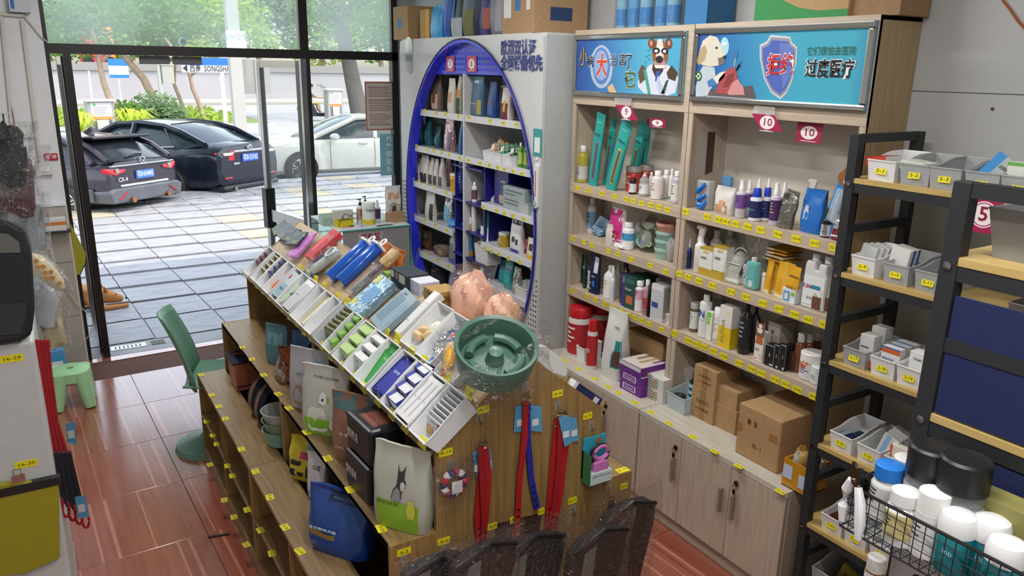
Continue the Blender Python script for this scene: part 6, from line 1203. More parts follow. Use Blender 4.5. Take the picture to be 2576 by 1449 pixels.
B().prism([(-.022,hh-.02),(.022,hh-.02),(.026,FZ),(.024,FZ+.028),(.012,FZ+.014),(-.012,FZ+.016),(-.022,FZ+.03),(-.026,FZ)],lambda u,v,d: (u,d,v),-.0255,-.0235).build('cat_cutout',mt('7d5a48','s'),t,w=0); B().prism([(-.012,FZ-.03),(.012,FZ-.03),(.016,FZ-.008),(.005,FZ+.012),(-.004,FZ+.012),(-.016,FZ-.008)],lambda u,v,d: (u,d,v),-.0262,-.0255).build('cat_face',mt('e8e2da','s'),t,w=0)
for x in (-.009,.011): B().lathe([(.004,0),(.004,-.0004)],10,(x,-.0263,FZ-.005),'y').build('cat_eye',mt('3a3a80','s'),t,w=0)
B().prism([(-.022,hh-.055),(.02,hh-.055),(.016,hh-.015),(-.014,hh-.015)],lambda u,v,d: (u,d,v),-.0245,-.023).build('orange_toy',mt('b86a38','s'),t,w=0)
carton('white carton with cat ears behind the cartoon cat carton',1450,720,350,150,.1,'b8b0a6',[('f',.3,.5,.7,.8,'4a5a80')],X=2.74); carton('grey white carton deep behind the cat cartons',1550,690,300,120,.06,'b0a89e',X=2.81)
for k,(bx,by,X) in enumerate(((1402,938,2.668),(1490,940,2.668),(1570,925,2.672))): carton(['black perfume carton with a bird mark nearest the cat carton','black perfume carton in the middle of three','black perfume carton nearest the clear bottles'][k],bx,by,620+(0 if k < 2 else 0),(118,62,62)[k],.05,'15161a',[('f',0,.03,0,1,'b8babc'),('f',.97,1,0,1,'b8babc'),('f',0,1,.97,1,'b8babc'),('f',.45,.62,.45,.62,'8a8478'),('f',.6,.95,.06,.14,'c9cccc')],X=X)
for k,(bx,by,ty,wp,X) in enumerate(((1738,880,480,112,2.71),(1848,860,485,104,2.75),(1945,830,470,96,2.81))): bottle(['amber liquid bottle with clear cap in front','amber liquid bottle with clear cap in the middle','amber liquid bottle with clear cap at the back'][k],bx,by,ty,wp,'7a4a34','c4c4c2','b0a498' if k == 1 else None,X=X,ch=.22,cw=.75,nk=.6,sh=.08,lv=(.1,.4))
jar('wide white jar with orange paw print label',1825,1062,725,285,'e6e4e2','eceae8','d8d4d4',X=2.668,lh=.34,lv=(.05,.62),dots='c8581c',tcol='5a5a90'); jar('white jar with teal printed lid',1945,1150,890,200,'dfe2e0','d8e2de','dcdedc',X=2.662,lh=.3,lv=(.1,.62),tcol='4a8a80'); jar('white jar with teal lid half behind the post',2062,1140,862,100,'dfe2e0','d8e2de','c9d2e0',X=2.665,lh=.3,lv=(.1,.62),tcol='3a4a80')
carton('clear plastic divider box behind the paw jar',1660,935,700,80,.06,'6a4a44',X=2.70,fin='t')
CZ[0]=ZT; cv(1560,900,2.639)
def can(label,p,dz): t=thing('food_can',label,'can',V(p)+V((0,0,dz)),RX,'blue cans on the worktop'); cylv(t,'body',.033,0,.03,'2a9cc8','p'); cylv(t,'lid',.0335,.03,.034,'1c1d20','g'); B().lathe([(.034,.008),(.034,.02)],20).build('label',mt('d4e4ec','s'),t,w=0); B().tube([(.012*cos(a),.008*sin(a),.035) for a in [k*pi/5 for k in range(10)]],.0012,4,True).build('ring_pull',mt('9a9c9e','c'),t,w=0)
p,w_,h=put(360,352,225,175,.16,X=2.60); sbin('clear bin holding blue cans on the worktop',p,w_,.16,h*.8,None,'c9d6de','k',back=1.2)
q_=p+V((-.03,.02,.004)); can('blue pet food can in the front of the clear bin',q_,0); can('blue pet food can stacked on top at the front of the bin',q_,.035)
q_=p+V((.045,-.01,.004))
for k in range(4): can(['lowest can of the tall blue can stack','second can of the tall blue can stack','third can of the tall blue can stack','top can of the tall blue can stack'][k],q_,.035*k)
carton('white ring printed box behind the blue cans',400,250,60,130,.1,'cfcac2',[('f',.1,.3,.2,.6,'b8a088'),('f',.5,.7,.4,.8,'9ab0a0')],X=2.74)
cb=[('f',.38,.62,0,1,'9a7446')]
carton('lower brown carton with printed recycling marks',535,400,215,155,.16,'a37b4c',cb,[('f','口口口',.5,.6,.14,.5,'4a3420'),('f','小心轻放',.5,.35,.1,.6,'4a3420')],X=2.65,mat=cardboard('a37b4c')); t=carton('upper brown carton with printed recycling marks',540,400,215,150,.16,'a37b4c',cb,[('f','口口口',.5,.6,.14,.5,'4a3420'),('f','小心轻放',.5,.35,.1,.6,'4a3420')],X=2.652,mat=cardboard('a37b4c'),z=ZT+put(535,400,215,155,.16,2.65,True)[2],hh=.115); 
carton('low plain brown carton leaning on the big one',690,470,330,145,.18,'a0764a',X=2.665,mat=cardboard('a0764a')); 
p0_=put(690,470,330,145,.18,2.665,True); carton('upper plain brown carton with a sealed lid',695,330,205,150,.18,'a67c50',X=2.67,mat=cardboard('a67c50'),z=ZT+p0_[2])
t=carton('big battered brown carton with scribbled numbers',885,772,360,0+290,.34,'a57b4e',[('f',.0,.12,.45,.62,'9a6e40'),('f',.75,.95,.55,.7,'9a6e40')],[('f','8 3',.35,.72,.14,.22,'3a2c20'),('f','10 - 1',.5,.3,.12,.2,'3a2c20')],X=2.545,mat=cardboard('a57b4e'),bev=.006)
p,w_,h=put(1145,880,640,190,.14,X=2.5); t=thing('taped_box','open box wrapped in orange tape holding small packets','box',p,RX,CG[0]); 
for a in ((-w_/2,w_/2,-.07,-.064),(-w_/2,w_/2,.064,.07),(-w_/2,-w_/2+.006,-.064,.064),(w_/2-.006,w_/2,-.064,.064)): B().box(*a,0,h*.75).build('box_wall',mt('c08a2c','g'),t,w=0)
B().box(-w_/2,w_/2,-.07,.07,0,.004).build('box_floor',mt('8a6a3c','m'),t,w=0); B().box(-w_*.48,-w_*.1,-.0712,-.07,h*.25,h*.6).build('shipping_label',mt('b9c8e0','s'),t,w=0); B().box(w_*.18,w_*.45,-.0712,-.07,h*.15,h*.5).build('shipping_label',mt('b9c8e0','s'),t,w=0)
for k in range(5): crumple(['milky wrapped packet at the front of the taped box','tan wrapped packet in the taped box','milky wrapped packet deep in the taped box','yellowish packet at the side of the taped box','tall milky packet standing in the taped box'][k],p+V((.03*(k % 3-1),.03*(k % 2)-.02*k+.02,h*(.7+.1*(k % 2)))),(.025,.022,.04),('cfcabc','b98a4c','c9c6ba','c0a050','d0ccc0')[k],'wrapped_packet','packet','k',seed=20+k,group='packets in the taped box')
# ================================================================ GOODS: oval cabinet
CG[0]='goods in the oval cabinet'; XF=2.515; cv(1000,60,3.2925)
def pch(lb,bx,by,ty,wp,col,pan=(),tx=(),d=.06,X=XF,**k): return pouch(lb,bx,by,ty,wp*1.2,d,col,pan,tx,X=X,**k)
CZ[0]=OSH[0]
pch('brown and white kibble pouch on the top oval shelf',300,690,410,125,'6f6258',[(-.7,.8,.05,.45,'c4a890'),(-.5,.3,.2,.5,'7a4a30')],X=2.54); pch('slim white kibble pouch beside the brown one',425,735,450,86,'d4cec4',[(-.6,.6,.3,.6,'c9a078')]); pch('green banded white pouch against the divider',492,740,410,54,'b0b0a0',[(-.9,.9,.0,.4,'2f4a38'),(-.9,.9,.42,.6,'c98a50')])
pch('large slate blue pouch with white characters',640,750,420,160,'3a5a78',[(-.8,.8,.8,.97,'6a8ca0'),(.3,.9,.05,.4,'a9a050')],[('鲜朗',0,.82,.09,.35,'e6eef2'),('全价犬粮',-.2,.3,.04,.5,'d0dce4')]); pch('navy pouch with a small red emblem',762,775,480,96,'23407a',[(-.7,.7,.1,.35,'3a64a8'),(-.2,.3,.36,.46,'b0484a')],X=2.53); t=pch('white and maroon pouch at the oval rim',875,800,530,118,'d0c9c0',[(-1,1,0,.52,'6a1f2a'),(-.2,.3,.25,.6,'c9a040')],X=2.51); pch('grey white pouch standing behind the maroon one',860,770,420,100,'b9b8b2',[(.3,.8,.3,.6,'c07a40')],X=2.62)
CZ[0]=OSH[1]
for k,(bx,ty,c) in enumerate(((165,770,'1c4a58'),(232,745,'1f5a66'),(312,850,'1c4450'))): pch(['dark teal pouch at the oval edge on the second shelf','tall dark teal pouch on the second shelf','short dark teal pouch beside the pink foil bag'][k],bx,995,ty,78,c,[(-.6,.6,.2,.5,'2a7080')],X=2.56)
pch('shiny pink foil pouch with grey lower panel',405,1042,780,122,'c9a9b0',[(.1,.98,.05,.6,'6a5a66')],[('PU',-.3,.85,.08,.3,'6a3a4a')],fin='f'); pch('narrow blue pouch against the oval divider',508,1070,790,34,'2a64a0')
for k,(bx,by) in enumerate(((752,1125),(828,1145),(910,1165))):
    p,w_,h=put(bx,by,by-95,78,.14,X=XF,flat=True); sbin(['white bin of orange sachets in the oval cabinet','white bin of green striped sachets in the oval cabinet','white bin beside the juice pouches in the oval cabinet'][k],p,w_,.16,h*.75)
    for j in range(4):
        t=thing('sachet',['first','second','third','fourth'][j]+[' orange white sachet fanned in its bin',' green striped sachet fanned in its bin',' dark green sachet fanned in its bin'][k],'sachet',p+V((-.05+.03*j,.01*(j-1.5),.01)),lrot(RX,-.3,-.35+.2*j),CG[0]); mk_box(t,.05,.006,.11,('d0a070','3f9a78','2f6a40')[k],[('f',.1,.9,.6,.9,'e6e2d8'),('f',0,1,0,.3,('c8642c','6ac0a0','88a850')[k])])
for k,bx in enumerate((998,1045)): bottle(['green fruit juice pouch with white spout','green fruit juice pouch nearest the oval rim'][k],bx,1195,985,46,'5a9a3c','eef0ee','a8c060',X=2.51,nk=.3,cw=.4)
pch('navy pouch end poking out at the oval rim',1075,1215,1110,50,'2a2f80',X=2.5)
for j in range(3): t=thing('treat_sachet',['pale','cream','long'][j]+' sachet leaning against the back of the oval cabinet','sachet',V((2.66,atx(*pxy(680+110*j,1080),2.66).y,OSH[1])),lrot(RX,-.2,.3+.25*j),CG[0]); mk_box(t,.06,.008,.15,('cfc9b8','d8b878','7aa090')[j],[('f',.1,.9,.5,.9,'e0dccc')])
CZ[0]=OSH[2]
for k,(bx,by,ty,wp) in enumerate(((150,1285,1110,60),(205,1300,1085,110),(262,1300,1110,60),(300,1300,1120,50),(345,1290,1115,50))): pch(['small violet white pouch at the oval edge','black and white pouch with fawn print','white striped pouch second in the row','white striped pouch third in the row','grey white pouch fourth in the row'][k],bx,by-5*(k > 1),ty,wp,'cfc9c4',[(-.9,.9,0,.35,('8a3a8c','2a2624','4a4644','4a4644','5a5654')[k])],X=2.53+.02*(k > 1))
pch('pink printed pouch behind the yellow tub',395,1240,1100,70,'d4a8b0',[(-.7,.7,.2,.6,'c06a80')],X=2.62); jar('yellow square tub with red print',440,1338,1240,110,'d0a820','e6dca8','c89a18',X=2.52,lh=.15,tcol='a03020'); jar('navy jar with green print at the divider',510,1352,1140,62,'26347c','d8dcea','2a3a90',X=2.54,tcol='e0e8f4')
cv(1000,400,3.45)
pch('navy and gold cat food bag',905,395,105,118,'24286a',[(-.8,.8,.05,.3,'b8988c'),(-.3,.4,.85,.99,'b89a40')],[('成猫粮',0,.68,.07,.6,'e0dcc8')],X=2.55); carton('grey teal medicine carton with printed lines',1005,432,250,185,.05,'9aa8aa',[('f',.08,.9,.8,.86,'5a6a6c'),('f',.08,.6,.66,.71,'5a6a6c'),('f',.08,.8,.4,.45,'5a6a6c'),('f',.08,.7,.25,.3,'5a6a6c')],X=2.52)
p,w_,h=put(1090,462,360,80,.1,X=2.51,flat=True); sbin('milky bin beside the green spray bottle',p,w_,.1,h*.8,None,'d0d4d6','k'); bottle('white trigger spray bottle with green nozzle band',1165,490,212,66,'dce4dc','e8ece8','6ab088',X=2.51,head='spray',ch=.3); pch('white pouch on the side of the navy box',795,380,315,34,'e0dcc8',X=2.56)
for lb,bx,by,ty,wp,z,c,l_ in (('white bottle with paw label on the corner shelf',648,335,200,48,1.335,'dfe0e0','6a4a48'),('white bottle below it on the corner shelf',645,460,345,46,1.13,'e6e6e6',None),('green lotion bottle on the corner shelf',750,505,305,54,1.13,'9ac89a','5aa050'),('gold boxed supplement on the corner shelf',615,720,510,50,.94,'b08a40','3a70a0')): CZ[0]=z; bottle(lb,bx,by,ty,wp,c,'eef0ee',l_,X=2.525)
CZ[0]=.94; p,w_,h=put(722,795,690,140,.12,X=2.5,flat=True); sbin('white bin holding a black lettered pouch',p,w_*.8,.12,h*.7,None,'d8dadc'); pch('white pouch with bold black letters in the bin',742,740,590,105,'e4e4e2',[(-.9,.5,.05,.25,'c02c38'),(.3,.9,.45,.62,'5ac040')],[('EBO',-.1,.62,.2,.6,'1a1a1c')],d=.02,X=2.53)
CZ[0]=.76; carton('slim white and blue carton on the corner shelf',738,1028,882,44,.04,'d6dce4',[('f',0,1,.7,1,'2f6ac0')],X=2.54)
CZ[0]=OSH[3]
pch('white bag with dark green side folded at the top',262,525,290,140,'d2d0c8',[(.3,1,0,.6,'24382c')],X=2.52); pch('clear blue patterned bag on the fourth shelf',420,540,310,120,'b9c6d0',[(-.7,.5,.1,.6,'7ab8d8'),(-.3,.3,.75,.95,'b04038')],fin='f',X=2.58); p,w_,h=put(470,600,430,160,X=2.53); t=thing('pouch','bright blue bag lying on the fourth shelf','bag',p+V((0,0,.0)),RX+.3,CG[0]); mk_box(t,.16,.12,.06,'2f8ad0',[('t',.1,.8,.5,.8,'d0e4f0'),('f',.1,.9,.3,.7,'58a8e0')],fin='p',bev=.02)
jar('gold tin can on the fourth shelf',882,768,640,100,'b09020','c9c8c2','a88a20',X=2.53,lh=.2,tcol='e8e0c0'); pch('white and violet pouch with cow spots',1005,800,510,145,'d9d9da',[(-.95,.95,.0,.1,'3a3490'),(-.7,.7,.8,.98,'2a2a70'),(-.4,.1,.3,.45,'3a3a40'),(.3,.7,.25,.4,'3a3a40')],X=2.53)
for k in range(3): t=thing('sachet',['lowest','middle','upper'][k]+' coral red packet stacked on the fourth shelf','sachet',put(1140,790,700,80,X=2.58)[0]+V((0,0,k*.035)),RX+.2*k,CG[0]); mk_box(t,.08,.06,.03,'c8686c',[('t',.2,.8,.2,.8,'d88a88')],bev=.006)
pch('yellow and white pouch at the oval rim',1148,888,690,105,'e0d8c0',[(-1,1,0,.25,'e0b820'),(-.5,.5,.45,.75,'3a3428')],d=.03,X=2.505)
CZ[0]=OSH[4]
pch('brown kibble bag leaning at the oval edge',235,745,550,140,'5a3428',[(-.4,.5,.4,.6,'3a6a44'),(-.8,.8,.1,.3,'7a5a48')],X=2.56); p,w_,h=put(330,780,690,170,X=2.55); t=thing('pouch','tan and violet bag lying on the fifth shelf','bag',p,RX-.2,CG[0]); mk_box(t,.2,.14,.06,'8a7468',[('f',.1,.6,.1,.7,'6a2a60'),('t',.1,.9,.2,.8,'b0a090')],bev=.02); pch('silver foil bag with coloured base',465,835,650,120,'b4b4b4',[(-1,1,0,.2,'5a5aa0')],fin='f',X=2.53,wob=1)
for k in range(2): pch(['teal pouch with round lid shape','teal pouch behind the first teal pouch'][k],940-45*k,1132,880,110,'1f8a88',[(-.8,.8,.65,.72,'7a5aa0'),(-.7,.7,.2,.6,'2fa09c')],X=2.54+.05*k)
pch('crinkled silver snack pouch on the low oval shelf',1008,1155,940,84,'a8a8a4',[(-.3,.4,.5,.8,'6a4a2c')],fin='f',X=2.52); p,w_,h=put(1062,1208,1085,100,.1,X=2.505,flat=True); sbin('white bin on the low oval shelf',p,w_,.1,h*.75); pch('dark lake printed bag at the oval rim',1155,1210,960,90,'4a5058',[(-1,1,0,.2,'2a6ac0')],X=2.505)
CZ[0]=.54; t=jar('large black round tub on the lowest shelf',300,1080,880,170,'1c1f26','23262e','2a3038',X=2.56,lh=.2,tcol='c07a4a'); pch('blue white pouch on the lowest shelf',448,1140,960,80,'2a5a9a',X=2.54); pch('cream pouch with sketch print on the lowest shelf',520,1190,980,100,'d4ccbc',[(-.5,.6,.1,.5,'6a5a4a')],X=2.52); pch('dark red bag on the lowest shelf near the rim',1050,1420,1300,120,'3a1c18',X=2.52)
# ================================================================ ON TOP OF THE CABINETS
cv(980,0,3.45); CG[0]='goods on top of the oval cabinet'; CZ[0]=OZ
def top(lb,x0,x1,yb,yt,d,col,X=2.5,pan=(),tx=(),**k): return carton(lb,(x0+x1)/2,yb,yt,x1-x0,d,col,pan,tx,X=X,**k)
yb_=lambda X,bx: (pj((X,atx(*pxy(bx,300),X).y,OZ))[1]-CV[1])*CV[2]
def tops(lb,x0,x1,d,col,h,X=2.5,pan=(),tx=(),kind='c',mat=None,wob=.5):
    p0,p1=atx(*pxy(x0,yb_(X,x0)),X),atx(*pxy(x1,yb_(X,x1)),X); t=thing('carton' if kind == 'c' else 'dog_food_bag',lb,'box' if kind == 'c' else 'bag',(X+d/2,(p0.y+p1.y)/2,OZ),RX,CG[0])
    if kind == 'c': mk_box(t,abs(p0.y-p1.y),d,h,col,pan,tx,mat=mat,bev=.004)
    else: mk_pouch(t,abs(p0.y-p1.y),d,h,col,pan,tx,wob=wob,top=.05)
tops('plain brown carton with a small blue print at the window end',35,160,.3,'a98a5c',.24,2.47,[('f',.3,.6,.35,.65,'4a7ab0')],mat=cardboard('a98a5c')); tops('yellow taped brown carton beside the window carton',265,345,.2,'b8924a',.2,2.5,[('f',.6,1,0,1,'d8a030')],mat=cardboard('b8924a')); tops('sky blue bag slumped on the cabinet edge',335,425,.1,'3fa0d8',.22,2.47,kind='b',wob=1)
for k,(x0,x1,c,pan) in enumerate(((430,500,'2a58b0',()),(475,620,'1a2c34',[(-.6,.2,.3,.6,'2a70c0'),(-.2,.9,.0,.3,'b0b8bc')]),(610,750,'1a2444',[(-.6,.6,.02,.4,'6a6a30')]),(740,860,'24246a',[(.0,.9,.1,.4,'a05a50')]),(850,970,'6a6a78',[(0,.9,.05,.8,'9a9aa4')]))): tops(['blue dog food bag beside the sky blue bag','dark dog food bag with silver base','navy dog food bag with olive panel','indigo dog food bag with dark red print','grey dog food bag next to the brown carton'][k],x0,x1,.12,c,.42,2.5+.02*(k % 2),pan,kind='b')
tops('big brown carton with shipping labels and blue dog print',975,1245,.38,'a07a58',.36,2.48,[('f',.06,.3,.25,.95,'dfe0e0'),('f',.42,.6,.35,.6,'3a78b0'),('f',.78,.9,.35,.6,'d8d4cc'),('r',.3,.7,.2,.4,'27406a'),('r',.2,.8,.6,.66,'3a4a6a')],mat=cardboard('a07a58'))
CG[0]='goods on top of the wooden cabinets'; CZ[0]=ZTOP; cv(1400,0,2.7404)
for k in range(5): p=atx(*pxy(402+82*k+22*(k > 2),180),2.70); t=thing('pad_roll',['first','second','third','fourth','last'][k]+' blue wrapped roll standing on the small cabinet','roll',(2.75,p.y,ZTOP),RX,CG[0]); B().lathe([(.033,0),(.036,.01),(.036,.36),(.03,.375)],18).build('roll',mt('6aa8d8' if k % 2 else '8abcd8','g'),t,smooth=True,w=0); B().lathe([(.0375,.02),(.0375,.1)],18).build('print_band',mt('3a86c8','p'),t,w=0); wrap(t,.08,.08,.38,.06,30+k,flare=0)
p0,p1=atx(*pxy(850,175),2.7),atx(*pxy(1040,165),2.7); t=thing('blue_carton','deep blue box beside the wrapped rolls','box',(2.8,(p0.y+p1.y)/2,ZTOP),RX,CG[0]); mk_box(t,abs(p0.y-p1.y)*.8,.18,.3,'2a6aa0',[('f',0,1,0,1,'3478b0')],bev=.004)
p0,p1=atx(*pxy(1350,140),2.68),atx(*pxy(1995,100),2.68); t=thing('carton','large brown carton with a green curved base print','box',(2.79,(p0.y+p1.y)/2,ZTOP),RX,CG[0]); w_=abs(p0.y-p1.y); mk_box(t,w_,.2,.32,'b08c5c',(),[('f','加大加量 持久耐用',.72,.28,.1,.42,'4a4438')],mat=cardboard('b08c5c'),bev=.004)
B().poly([(-w_/2+w_*u,-.1015,v) for u,v in ((0,.0),(1,0),(1,.03),(.7,.03),(.5,.045),(.25,.09),(.1,.14),(0,.16))]).build('green_curve',mt('2f8a4a','s'),t,w=0)
p0,p1=atx(*pxy(1995,100),2.7),atx(*pxy(2390,100),2.7); t=thing('carton','dark brown carton beside the green printed carton','box',(2.8,(p0.y+p1.y)/2+.01,ZTOP),RX,CG[0]); mk_box(t,abs(p0.y-p1.y)*.9,.18,.3,'7a5a3c',[('f',.2,.8,.2,.3,'5a4028')],mat=cardboard('7a5a3c'))
# ================================================================ RACK 1 BINS
CG[0]='bins on the wall rack'
def rbin(tag,px,py,z,w_,kind,note,d=.2,h=.07): p=atx(px,py,2.44); return sbin('%s bin tagged %s on the wall rack' % (note,tag),(2.445+d/2,p.y,z),w_,d,h,tag,'e6e8ea' if kind == 0 else 'b8bcbe','p' if kind == 0 else 'k'),p
def rbox(lb,px,py,z,w_,d,h,col,pan=(),tx=(),X=2.5,tilt=0,side=0,dz=.006): p=atx(px,py,X); t=thing('medicine_carton',lb,'box',(X,p.y,z+dz),lrot(RX,tilt,side),'medicine cartons in the rack bins'); mk_box(t,w_,d,h,col,pan,tx); return t
Z=RZ
for tag,px,py,lv,kd in (('5-1',2214,418,0,0),('5-2',2298,428,0,1),('5-3',2374,440,0,1),('5-4',2466,455,0,1),('5-5',2560,466,0,1),('5-9',2168,660,1,0),('5-10',2250,682,1,1),('5-11',2332,700,1,1),('5-17',2146,890,2,1),('5-18',2217,915,2,0),('5-19',2284,942,2,0),('5-25',2113,1100,3,0),('5-26',2182,1135,3,0),('5-27',2252,1170,3,0),('5-33',2090,1302,4,0),('5-34',2150,1335,4,0),('5-35',2215,1375,4,0)): rbin(tag,px,py,Z[lv],.094 if lv else .105,kd,'white' if kd == 0 else 'milky',h=.068)
rbox('red topped carton in bin 5-1',2225,395,Z[0],.075,.09,.03,'d8d8d6',[('f',0,1,0,1,'c83a28'),('t',0,1,0,1,'cf4a30')],[('t','Antigen',.5,.6,.2,.6,'f4e8e4')],dz=.05,side=-.1); rbox('pale green white carton in bin 5-2',2312,410,Z[0],.08,.09,.03,'d6dad2',tx=[('t','CRT',.5,.6,.15,.3,'3a4a3a')],dz=.045,side=.1); rbox('blue and grey carton tilted in bin 5-4',2480,415,Z[0],.09,.04,.12,'a9b2b2',[('l',0,1,0,1,'2a8ad0'),('f',0,.3,0,1,'2a8ad0')],[('f','皮肤护理',.6,.7,.1,.5,'3a4a4a')],tilt=-.5,side=.5); rbox('white carton with green strip in bin 5-5',2566,430,Z[0],.05,.05,.1,'dfe2de',[('f',0,1,.9,1,'6ab04a')])
for k in range(3): rbox(['barcode striped carton first in bin 5-9','barcode striped carton second in bin 5-9','barcode striped carton third in bin 5-9'][k],2180+14*k,630+5*k,Z[1],.06,.02,.1,'dadcde',[('f',.55,.95,.2+.1*j,.25+.1*j,c) for j,c in enumerate(('b83a3a','3a5ab0','b0a03a','2a2a2a'))],X=2.5+.02*k,side=.2)
for k in range(2): rbox(['white carton with blue edge first in bin 5-10','white carton with blue edge second in bin 5-10'][k],2262+12*k,650,Z[1],.07,.03,.11,'e2e2e0',[('r',.6,1,0,1,'3a5ab0'),('f',.1,.5,.1,.2,'9a9a9a')],X=2.52+.03*k,side=.12)
for k in range(2): rbox(['white and orange carton in bin 5-17','grey white carton behind it in bin 5-17'][k],2193+26*k,850-8*k,Z[2],.055,.05,.12+.01*k,'c9cccc',[('f',0,1,0,.25,'c0502c'),('f',.1,.7,.6,.64,'6a3a3a')],X=2.5+.09*k)
for k in range(3): rbox(['orange arc and teal carton first in bin 5-18','orange arc carton second in bin 5-18','orange arc carton last in bin 5-18'][k],2250+16*k,875-2*k,Z[2],.07,.035,.1,'e0e0e0',[('f',0,1,.78,.95,'c8602c'),('f',0,1,.95,1,'2f6ac0'),('f',0,1,0,.35,'2a9a9c')],[('f','驱虫滴剂',.4,.55,.12,.6,'2a3a80')],X=2.5+.045*k)
rbox('teal edged white carton in bin 5-19',2320,900,Z[2],.06,.05,.12,'e6eaea',[('r',0,1,0,1,'4ac0bc'),('f',.1,.5,.1,.4,'8ad8d4')],[('f','Olaki',.5,.8,.1,.5,'1a2a2a')],X=2.49); rbox('dark navy carton lying in bin 5-25',2128,1085,Z[3],.04,.07,.03,'1c2a50',[('t',0,.4,0,1,'b0c0c4')],X=2.5,side=.2,dz=.02); rbox('second navy carton lying deeper in bin 5-25',2160,1070,Z[3],.06,.07,.025,'1c2a50',[('t',0,.3,0,1,'9ab0b4')],X=2.57,dz=.012)
for k in range(4): rbox(['first','second','third','fourth'][k]+' pale blue striped carton slanting in bin 5-26',2225+10*k,1085-6*k,Z[3],.06,.014,.12,'d0d2d2',[('f',.2,.5,0,1,'8ab4d8')] if k == 0 else [],X=2.5+.03*k,side=.3)
rbox('orange edged fox print carton in bin 5-27',2275,1120,Z[3],.08,.03,.1,'e4ded6',[('l',0,1,0,1,'d8602c'),('f',0,.1,0,1,'d8602c'),('f',.2,.4,.15,.5,'2f8a5a'),('f',.4,.75,.1,.6,'b83a2c')],X=2.49)
rbox('brown packet in bin 5-33',2108,1290,Z[4],.05,.05,.04,'5a2c1c',X=2.52); rbox('white carton in bin 5-34',2155,1310,Z[4],.06,.06,.04,'d8dadc',X=2.53,side=.1); rbox('violet white carton in bin 5-35',2230,1350,Z[4],.06,.06,.04,'b8b8d0',[('f',0,1,.5,1,'5a4aa0')],X=2.51)
p=atx(2080,1445,2.47); sbin('large grey tub of yellow packets on the bottom rack shelf',(2.6,p.y-.03,Z[5]),.2,.26,.14,None,'b0b2b2'); rbox('yellow printed packet in the bottom tub',2120,1430,Z[5],.08,.02,.15,'a08a30',[('f',.3,.7,.5,.8,'5a5030')],X=2.58,side=.3); rbox('blue grey packet in the bottom tub',2150,1430,Z[5],.08,.02,.15,'5a6a78',X=2.63,side=.1)
# ================================================================ RACK 2 AND BASKET
CG[0]='goods on the end rack'
t=sbin('large frosted grey bin on the top of the end rack',(1.77,.66,RZ[0]),.3,.34,.1,None,'8a8b89','p',back=1.0); t=thing('carton','white carton with blue edges behind the frosted bin','box',(2.12,.72,RZ[0]),RX,CG[0]); mk_box(t,.14,.1,.15,'a9acb0',[('f',0,.06,0,1,'2a86c0'),('f',0,1,.94,1,'d8e4ea'),('f',.94,1,0,1,'2a86c0')])
sbin('white tray behind the navy panel on the end rack',(2.0,.66,RZ[1]+.02),.3,.5,.2,None,'cfd1d1'); t=thing('carton','white carton with small print in the white tray','box',(1.9,.7,RZ[1]+.03),RX+.2,CG[0]); mk_box(t,.07,.06,.215,'d6d6d2',[('f',.1,.7,.6,.7,'3a3a3a')])
BX0,BX1,BY0,BY1,BZ=1.36,1.545,.42,.872,1.405
bk=thing('wire_basket','black wire basket hooked on the end rack','basket',((BX0+BX1)/2,(BY0+BY1)/2,BZ-.13)); K=mt('121316','s'); zb=BZ-.1
for z,r_ in ((BZ,.0035),(zb,.002)): B().tube([(BX0,BY0,z),(BX0,BY1,z),(BX1,BY1,z),(BX1,BY0,z)],r_,6,True).build('rim',K,bk)
g1=B()
for k in range(1,5): z=zb+(BZ-zb)*k/5; g1.tube([(BX0,BY0,z),(BX0,BY1,z),(BX1,BY1,z),(BX1,BY0,z)],.0011,4,True)
for k in range(24): y=BY0+(BY1-BY0)*k/23; g1.tube([(BX0,y,BZ),(BX0,y,zb),(BX1,y,zb),(BX1,y,BZ)],.0011,4)
for k in range(1,9): x=BX0+(BX1-BX0)*k/9; g1.tube([(x,BY0,BZ),(x,BY0,zb),(x,BY1,zb),(x,BY1,BZ)],.0011,4)
o=g1.build('wire_grid',K,bk); o['kind']='stuff'
for y in (BY1-.05,BY0+.05): B().tube([(BX1,y,BZ-.04),(BX1+.004,y,BZ+.03),(BX1+.03,y,BZ+.035),(BX1+.03,y,BZ+.01)],.003,6).build('hook',K,bk)
CG[0]='bottles in the wire basket'; cv(1980,1040,3.5436); CZ[0]=zb+.003
def bk_(lb,bx,X,r,h,col,cap,lab,**k): p=atx(*pxy(bx[0],bx[1]),X); t=thing('bottle',lb,'bottle',(X,p.y,CZ[0]),RX-.5,CG[0]); mk_bottle(t,r,h,col,cap,lab,**k)
bk_('white supplement bottle with a bright blue cap',(880,720),1.47,.032,.125,'dfe2e4','1f78d0','d4d6d6',ch=.25,cw=.92,nk=.7,sh=.14); bk_('white pill bottle with cream label in the basket',(1040,850),1.415,.033,.115,'e2e4e4','eceeee','cfc48a',ch=.24,cw=.86,nk=.7,sh=.14,tcol='4a4a50'); bk_('white cylinder bottle with an orange stripe',(1290,900),1.42,.03,.14,'e6e6e6','f0f0ee','dcdee0',ch=.3,cw=.98,nk=.96,sh=.01,tcol='3a4260'); bk_('white capped bottle behind the blue cap',(1040,600),1.52,.028,.13,'d4d6d6','d8d8d6',None,ch=.2,cw=.95)
